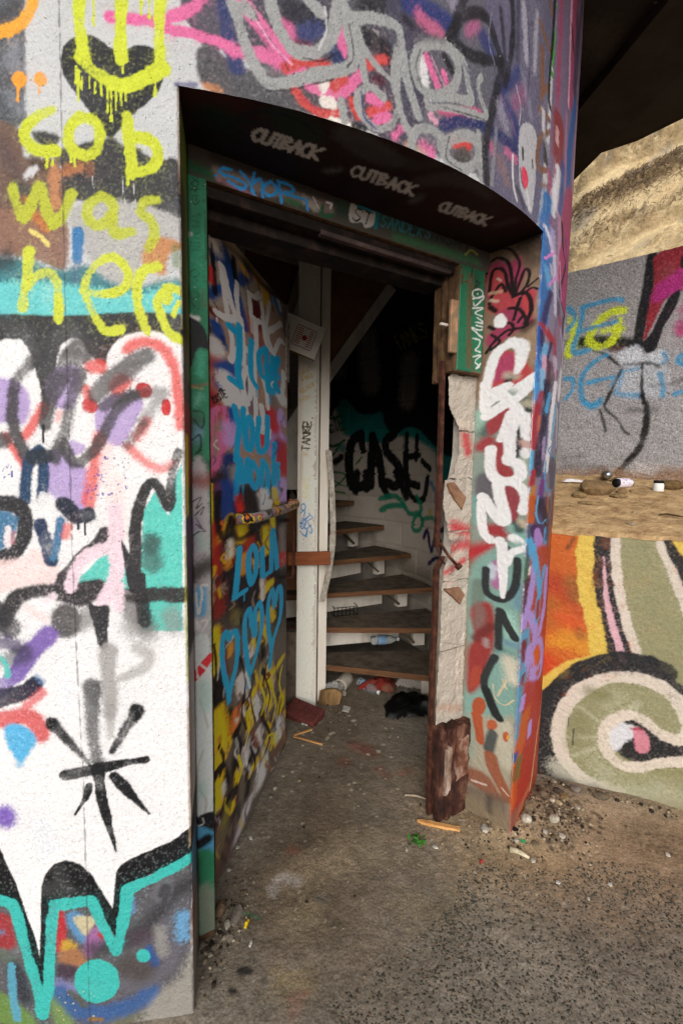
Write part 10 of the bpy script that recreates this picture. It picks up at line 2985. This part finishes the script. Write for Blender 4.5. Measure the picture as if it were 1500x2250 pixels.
# --- bits by the doorway
def hexo(name, bm, col, lab, cat, loc, rz=0, rough=.7, smooth=False, b=.3):
    o = bm_obj(name, bm, mottled(name+col, col, col, 20, rough, b, .001, 120) if isinstance(col, str) else col, None, smooth); o.location = loc; o.rotation_euler = (0, 0, rz); return tag(o, lab, cat)
SPL = mottled('fresh split timber', 'a8703c', 'd6a468', 14, .75, .4, .001, 60, None, (.4, 6, 3))
bm = bmesh.new(); n = 10
for i in range(n+1):
    x = -.085+.17*i/n; w_ = .010*(1 if i > 1 else .25+.35*i)+.002*rnd.uniform(-1, 1); h_ = .011+.003*rnd.uniform(-1, 1)*(i < 5)
    r = [bm.verts.new((x, -w_, 0)), bm.verts.new((x, w_, .001)), bm.verts.new((x, w_*.9, h_)), bm.verts.new((x, -w_*.9, h_*.9))]
    if i:
        for k in range(4): bm.faces.new((p_[k], p_[(k+1) % 4], r[(k+1) % 4], r[k]))
    else: bm.faces.new(r)
    p_ = r
bm.faces.new(p_[::-1]); hexo('wood_splinter', bm, SPL, 'fresh orange splinter of timber on the floor before the right jamb', 'wood', (.415, 1.742, float(ground_h(.415, 1.742))+.001), -.26)
for (x, y, rz, L_, lab) in ((-.19, 2.385, .55, .11, 'shorter of two pale laths lying in a V beside the open door'), (-.16, 2.31, -.40, .17, 'longer of two pale laths lying in a V beside the open door')):
    bm = bmesh.new(); box_bm(bm, (L_, .013, .005), (0, 0, .004), None, .001, .0008); hexo('lath', bm, SPL, lab, 'wood', (x, y, float(ground_h(x, y))), rz)
bm = bmesh.new(); tube(bm, [(-.05, 0, .004), (0, .004, .006), (.045, -.004, .004)], [.003, .005, .003], 6); hexo('twig', bm, '9a8a76', 'short pale twig by the rusted stump of the frame', 'twig', (.35, 1.90, .002), -.2)
# green leaf clump
bm = bmesh.new(); r_ = random.Random(4)
for i in range(26):
    a_ = r_.uniform(0, 6.28); d_ = r_.uniform(0, .028); c_ = Vector((math.cos(a_)*d_*1.3, math.sin(a_)*d_, r_.uniform(.002, .016))); R_ = rotm(r_.uniform(-.6, .6), r_.uniform(-.6, .6), r_.uniform(0, 6.28)); L_ = r_.uniform(.010, .018)
    q = [Vector((-L_, 0, 0)), Vector((0, -L_*.5, .002)), Vector((L_, 0, 0)), Vector((0, L_*.5, .002))]; bm.faces.new([bm.verts.new(c_+R_ @ p) for p in q])
hexo('leaf_clump', bm, mottled('leaf green', '2f5f22', '4f8a38', 60, .6, 0), 'crumpled green leaves on the floor before the right jamb', 'leaves', (.314, 1.661, float(ground_h(.314, 1.661))))
bm = bmesh.new(); bm.faces.new([bm.verts.new(p) for p in ((-.012, -.006, .002), (.010, -.010, .003), (.014, .006, .004), (.0, .004, .006), (-.008, .012, .003))]); hexo('leaf_clump', bm, mottled('leaf mint', '3a8a5a', '4f9f6a', 60, .6, 0), 'single mint green scrap beside the right wall corner', 'leaves', (.725, 1.655, float(ground_h(.725, 1.655))+.001))
bm = bmesh.new(); tube(bm, [(-.03, .014, .010), (-.015, .008, .012), (.01, -.004, .010), (.03, -.02, .006)], [.012, .010, .008, .005], 8); hexo('curved_fragment', bm, mottled('pale fragment', '8d8268', 'd8ccb0', 40, .7, .3, .001, 120), 'pale curved fragment on the floor in front of the right wall corner', 'fragment', (.692, 1.605, float(ground_h(.692, 1.605))), 0, .7, True)
bm = bmesh.new(); tube(bm, [(0, -.012, .004), (.002, 0, .007), (.008, .012, .005)], [.004, .006, .004], 6); hexo('yellow_scrap', bm, 'd8b81e', 'bright yellow plastic scrap beside the ceramic shards', 'scrap', (-.282, 1.322, float(ground_h(-.282, 1.322))), .1)
bm = bmesh.new(); tube(bm, [(-.008, 0, .003), (.006, .004, .004)], [.005, .005], 6); hexo('red_scrap', bm, 'a03a34', 'little red scrap on the floor left of the pale curved fragment', 'scrap', (.541, 1.57, float(ground_h(.541, 1.57))), .4)
# --- rubbish inside
MAROON = mottled('maroon brick', '4a2420', '6d3a34', 30, .9, .6, .002, 120)
bm = bmesh.new(); box_bm(bm, (.21, .13, .06), (0, 0, .02), rotm(.25, .1, 0), .006, .004); hexo('maroon_brick', bm, MAROON, 'broken maroon brick at the foot of the white post', 'brick', (-.20, 2.545, 0), -.5)
o = rock_mesh('timber_stub', .15, .10, .13, mottled('rotten timber', '5a442c', '9a7a52', 24, .9, .8, .004, 70, None, (1, 1, .3)), 77, 3, .3); o.location = (-.05, 2.71, .04); tag(o, 'stub of rotten brown timber right of the white post', 'timber')
def roll(name, r, L_, mat, lab, cat, loc, rz, inner=None, tilt=0):
    bm = bmesh.new(); N = 20
    prof = [(r*.98, -L_/2), (r, -L_/2+.003), (r, L_/2-.003), (r*.98, L_/2), (r*.86, L_/2), (r*.84, L_/2-.004), (r*.80, -L_/2+.01)]
    rings = [[bm.verts.new((math.cos(2*math.pi*k/N)*a_, h_, math.sin(2*math.pi*k/N)*a_+r)) for k in range(N)] for a_, h_ in prof]
    for q0, q1 in zip(rings[:-1], rings[1:]):
        for k in range(N): bm.faces.new((q0[k], q0[(k+1) % N], q1[(k+1) % N], q1[k]))
    bm.faces.new(rings[0]); bm.faces.new(rings[-1])
    o = hexo(name, bm, mat, lab, cat, loc, rz, .6, True); o.rotation_euler.x = tilt; return o
roll('paper_cup', .044, .13, mottled('dirty paper cup', '9a8f80', 'd2c9ba', 20, .6, .2, .001, 90), 'dirty white paper cup lying open end forward beside the post', 'cup', (.03, 2.90, .0), 2.75)
m, t, b = new_mat('clear plastic', .12); b.inputs['Transmission Weight'].default_value = .85; b.inputs['Base Color'].default_value = (.82, .85, .86, 1); b.inputs['IOR'].default_value = 1.3; CLEAR = m
def bottle(loc, rz, lab, tilt=0.):
    root = empty('plastic_bottle', lab, 'bottle', loc, rz); N = 16; bm = bmesh.new(); prof = [(0, .012), (.004, .028), (.02, .031), (.08, .031), (.09, .029), (.13, .031), (.155, .026), (.175, .013), (.195, .012)]
    rings = [[bm.verts.new((h_, math.cos(2*math.pi*k/N)*a_, .031+math.sin(2*math.pi*k/N)*a_)) for k in range(N)] for h_, a_ in prof]
    for q0, q1 in zip(rings[:-1], rings[1:]):
        for k in range(N): bm.faces.new((q0[k], q0[(k+1) % N], q1[(k+1) % N], q1[k]))
    bm.faces.new(rings[0]); bm_obj('bottle_body', bm, CLEAR, root, True)
    bm = bmesh.new(); tube(bm, [(.05, 0, .031), (.105, 0, .031)], .0318, 16, False); bm_obj('paper_band', bm, mottled('blue label', '3a6a9a', '9ab4cc', 30, .5, 0), root, True)
    bm = bmesh.new(); tube(bm, [(.19, 0, .031), (.205, 0, .031)], .014, 12); bm_obj('cap', bm, mottled('white cap', 'b5b5b2', 'd2d2ce', 30, .5, 0), root, True); return root
bottle((.13, 2.95, .0), -.9, 'clear plastic bottle with a blue label under the lowest tread'); bottle((.22, 3.12, .213), .2, 'clear plastic bottle lying behind the lowest tread')
def cloth(name, sx, sy, h, col, lab, cat, loc, rz, seed, rough=.9, fold=1., mat=None):
    n = 30; xs = np.linspace(-1, 1, n); X, Y = np.meshgrid(xs, xs); r_ = np.clip(1-(X**2+Y**2)**1.2, 0, 1); a_ = np.arctan2(Y, X); edge = 1+.18*np.sin(a_*3+seed)+.10*np.sin(a_*7+seed*2)
    f_ = fbm(X*2.2+seed, Y*2.2, 4, seed); rid = 1-np.abs(2*fbm(X*3+seed, Y*3, 3, seed+5)-1); Zc = h*np.sqrt(r_)*(.35+.65*f_+fold*.35*(rid-.5))
    g = np.stack([X*sx/2*edge, Y*sy/2*edge, Zc+.001], -1); keep = (X**2+Y**2) < 1.0
    i = np.arange(n*n).reshape(n, n); fs = [(i[r, c], i[r, c+1], i[r+1, c+1], i[r+1, c]) for r in range(n-1) for c in range(n-1) if keep[r, c] and keep[r, c+1] and keep[r+1, c+1] and keep[r+1, c]]
    o = mesh_obj(name, g.reshape(-1, 3), fs, mat or mottled(name+col, col, col, 20, rough, .3, .002, 60), None, True); o.location = loc; o.rotation_euler = (0, 0, rz); return tag(o, lab, cat)
cloth('rubbish_bag', .36, .27, .12, '060606', 'shiny black plastic rubbish bag lying inside the right jamb', 'bag', (.44, 2.63, 0), .1, 3, .3, .7, MT['black_plastic'])
cloth('red_cloth', .26, .16, .09, '8a1a1a', 'dusty red cloth crumpled under the lowest tread', 'cloth', (.27, 2.89, 0), .2, 5, .9, 1., mottled('dusty red cloth', '6a1f1a', '6f5a48', 9, .95, .4, .003, 50, '742a22'))
cloth('white_cloth', .20, .14, .10, '9d968e', 'grey white bundle of cloth right of the red cloth', 'cloth', (.47, 2.93, 0), -.3, 9)
cloth('plastic_sheet', .16, .10, .07, 'b5b2ae', 'crumpled translucent plastic sheet beside the white post', 'plastic', (-.05, 2.86, 0), .4, 12, .25)
cloth('green_plastic', .24, .12, .05, '2c4a34', 'dark green plastic film on the floor behind the lowest tread', 'plastic', (.12, 3.24, .0), .2, 15, .3)
cloth('dark_rubbish', .40, .2, .09, '24201c', 'heap of dark rubbish at the back below the second tread', 'rubbish', (.30, 3.30, .0), .1, 18, .8)
# black wire crate on the stair
cr = empty('wire_crate', 'small black wire crate lying behind the second tread', 'crate', (.03, 3.33, .36), .3); BW = mottled('black wire', '121112', '1f1d1c', 30, .5, 0)
for j in range(2): bm = bmesh.new(); tube(bm, [(-.09, -.05, .01+j*.06), (.09, -.05, .01+j*.06), (.09, .05, .01+j*.06), (-.09, .05, .01+j*.06), (-.09, -.05, .01+j*.06)], .003, 6); bm_obj('wire_ring', bm, BW, cr)
for j in range(7): bm = bmesh.new(); x_ = -.09+.03*j; tube(bm, [(x_, -.05, .0), (x_, -.05, .075)], .0025, 5); bm_obj('wire_bar', bm, BW, cr)
# sprig growing from the stair wall
wd = empty('weed_sprig', 'bright green weed growing at the wall end of the third tread', 'plant', (.70, 3.10, .40)); r_ = random.Random(8); bm = bmesh.new()
for i in range(40):
    c_ = Vector((r_.gauss(0, .02), r_.gauss(0, .02), abs(r_.gauss(.035, .02)))); R_ = rotm(r_.uniform(-.9, .9), r_.uniform(-.9, .9), r_.uniform(0, 6.28)); L_ = r_.uniform(.008, .016); bm.faces.new([bm.verts.new(c_+R_ @ p) for p in (Vector((-L_, 0, 0)), Vector((0, -L_*.45, 0)), Vector((L_, 0, .002)), Vector((0, L_*.45, 0)))])
bm_obj('foliage', bm, mottled('weed green', '2f7a2a', '4a9a3f', 60, .6, 0), wd); bm = bmesh.new(); tube(bm, [(0, 0, -.02), (.003, 0, .04)], .002, 5); bm_obj('stem', bm, mottled('weed stem', '2f5a2a', '3f6a30', 60, .6, 0), wd)
# pizza box wedged between door and post
pz = empty('takeaway_box', 'white cardboard takeaway box with red print wedged between door edge and post', 'box', (-.29, 2.47, 2.02)); RP = rotm(0, .37, .10)
def pbox(name, size, loc, mat): bm = bmesh.new(); box_bm(bm, size, RP @ Vector(loc), RP, .0015); return bm_obj(name, bm, mat, pz)
WH = mottled('white card', 'b5aea4', 'd6d0c6', 8, .7, .1, .001, 40); RD = mottled('red print', '8a2420', '9a302a', 40, .7, 0); KR = mottled('kraft card', '8a5f2f', 'a8783f', 20, .8, .2, .001, 60)
LID = pbox('lid', (.22, .004, .17), (.02, -.018, .12), WH); pbox('tray', (.218, .036, .168), (.02, .004, .12), KR)
prn = [((.10, .0015, .003), (.04, .170)), ((.003, .0015, .10), (.092, .12)), ((.003, .0015, .10), (-.012, .12)), ((.10, .0015, .003), (.04, .068))]+[((.03, .0015, .004), (.012, .158-.011*j)) for j in range(8)]+[((.022, .0015, .004), (.07, .158-.011*j)) for j in range(8)]
for s_z, (x_, z_) in prn: pbox('print', s_z, (x_, -.0208, z_), RD).parent = LID
bm = bmesh.new(); tube(bm, [RP @ Vector((.042, -.0195, .118)), RP @ Vector((.042, -.0212, .118))], .014, 14); bm_obj('print', bm, RD, LID)
# --- on the dirt ledge
def can(name, lab, loc, rz, r, L_, bodymat, lying, ends):
    root = empty(name, lab, 'spray can' if L_ > .08 else 'cap', loc, rz); ax = (lambda h_: (h_, 0, r)) if lying else (lambda h_: (0, 0, h_))
    bm = bmesh.new(); tube(bm, [ax(0), ax(.003), ax(L_-.012), ax(L_)], [r*.93, r, r, r*.86], 18); bm_obj('body', bm, bodymat, root, True)
    for nm, h0, h1, rr, mat in ends: bm = bmesh.new(); tube(bm, [ax(h0), ax(h1)], rr, 16); bm_obj(nm, bm, mat, root, True)
    return root
SIL = mottled('tin', '8d8d8c', 'b5b5b3', 40, .3, 0, metal=.9); BLK = mottled('black cap', '0d0d0e', '161617', 30, .5, 0); WHT = mottled('white tin', 'cfcfca', 'dededa', 10, .4, 0)
can('paint_pot', 'small white pot with a black lid standing on the dirt ledge', (1.773, 2.581, float(ledge_z(1.773, 2.581))-.003), .2, .027, .046, WHT, False, [('lid', .0462, .062, .0245, BLK)])
can('spray_can', 'dull gold spray can lying on the ledge with its tin base showing', (1.655, 2.90, float(ledge_z(1.655, 2.90))), -2.0, .027, .12, mottled('gold tin', '4f4028', '6f5a38', 20, .4, .1, .001, 60, metal=.3), True, [('base', .1203, .124, .024, SIL), ('nozzle_cap', -.03, -.0003, .018, BLK)])
can('spray_can', 'white and purple printed spray can lying on the ledge with a dark end', (1.585, 2.655, float(ledge_z(1.585, 2.655))), .35, .028, .10, mottled('printed tin', '5a3f80', 'dcd6da', 55, .4, 0, c3='d8cdd8'), True, [('nozzle_cap', -.012, -.0003, .025, BLK), ('base', .1003, .106, .0245, SIL)])
for i, (x, y, sx, sy, sz, col, lab) in enumerate([(1.40, 2.56, .22, .12, .11, '8f7350', 'largest sandstone boulder lying on the dirt ledge'), (1.49, 2.47, .10, .07, .035, '9a7f5a', 'flat sandstone slab in front of the boulder on the ledge'), (1.555, 2.55, .09, .05, .04, 'a0835a', 'curved sandstone piece right of the boulder on the ledge'), (1.61, 2.55, .035, .03, .025, '9f855f', 'small stone at the end of the ledge rocks'), (1.29, 2.50, .09, .06, .04, '9a8058', 'sandstone lump left of the boulder beside the tower'), (1.26, 2.36, .08, .05, .03, 'a58a62', 'small sandstone lump on the ledge nearest the tower'), (1.67, 2.80, .12, .07, .05, '8a6f4a', 'brown rock under the grey wall behind the spray cans'), (1.92, 2.66, .20, .10, .07, '7d6340', 'dark brown clod beside the white pot on the ledge'), (1.405, 2.202, .028, .022, .015, 'b5a080', 'pale pebble in the middle of the dirt ledge'), (1.30, 2.045, .05, .03, .018, 'a8977c', 'grey brown stone near the front lip of the dirt ledge')]):
    o = rock_mesh('ledge_rock', sx, sy, sz, rock_mat(col), 200+i, 2, .4); o.location = (x, y, float(ledge_z(x, y))+sz*.22); o.rotation_euler = (0, 0, rnd.uniform(-.5, .5)); tag(o, lab, 'rock', 'rocks on the dirt ledge')
cloth('paper_scrap', .13, .05, .03, 'c9c4c4', 'crumpled white paper on the ledge beside the tower edge', 'paper', (1.40, 2.80, float(ledge_z(1.40, 2.80))), -.3, 21)
bm = bmesh.new(); tube(bm, [(-.03, .05, .01), (-.01, .03, .016), (.01, -.02, .012), (.03, -.05, .008)], [.003, .004, .004, .002], 6); hexo('stick', bm, '4a3826', 'thin dark stick on the dirt ledge at the right edge', 'stick', (1.52, 2.10, float(ledge_z(1.52, 2.10))))
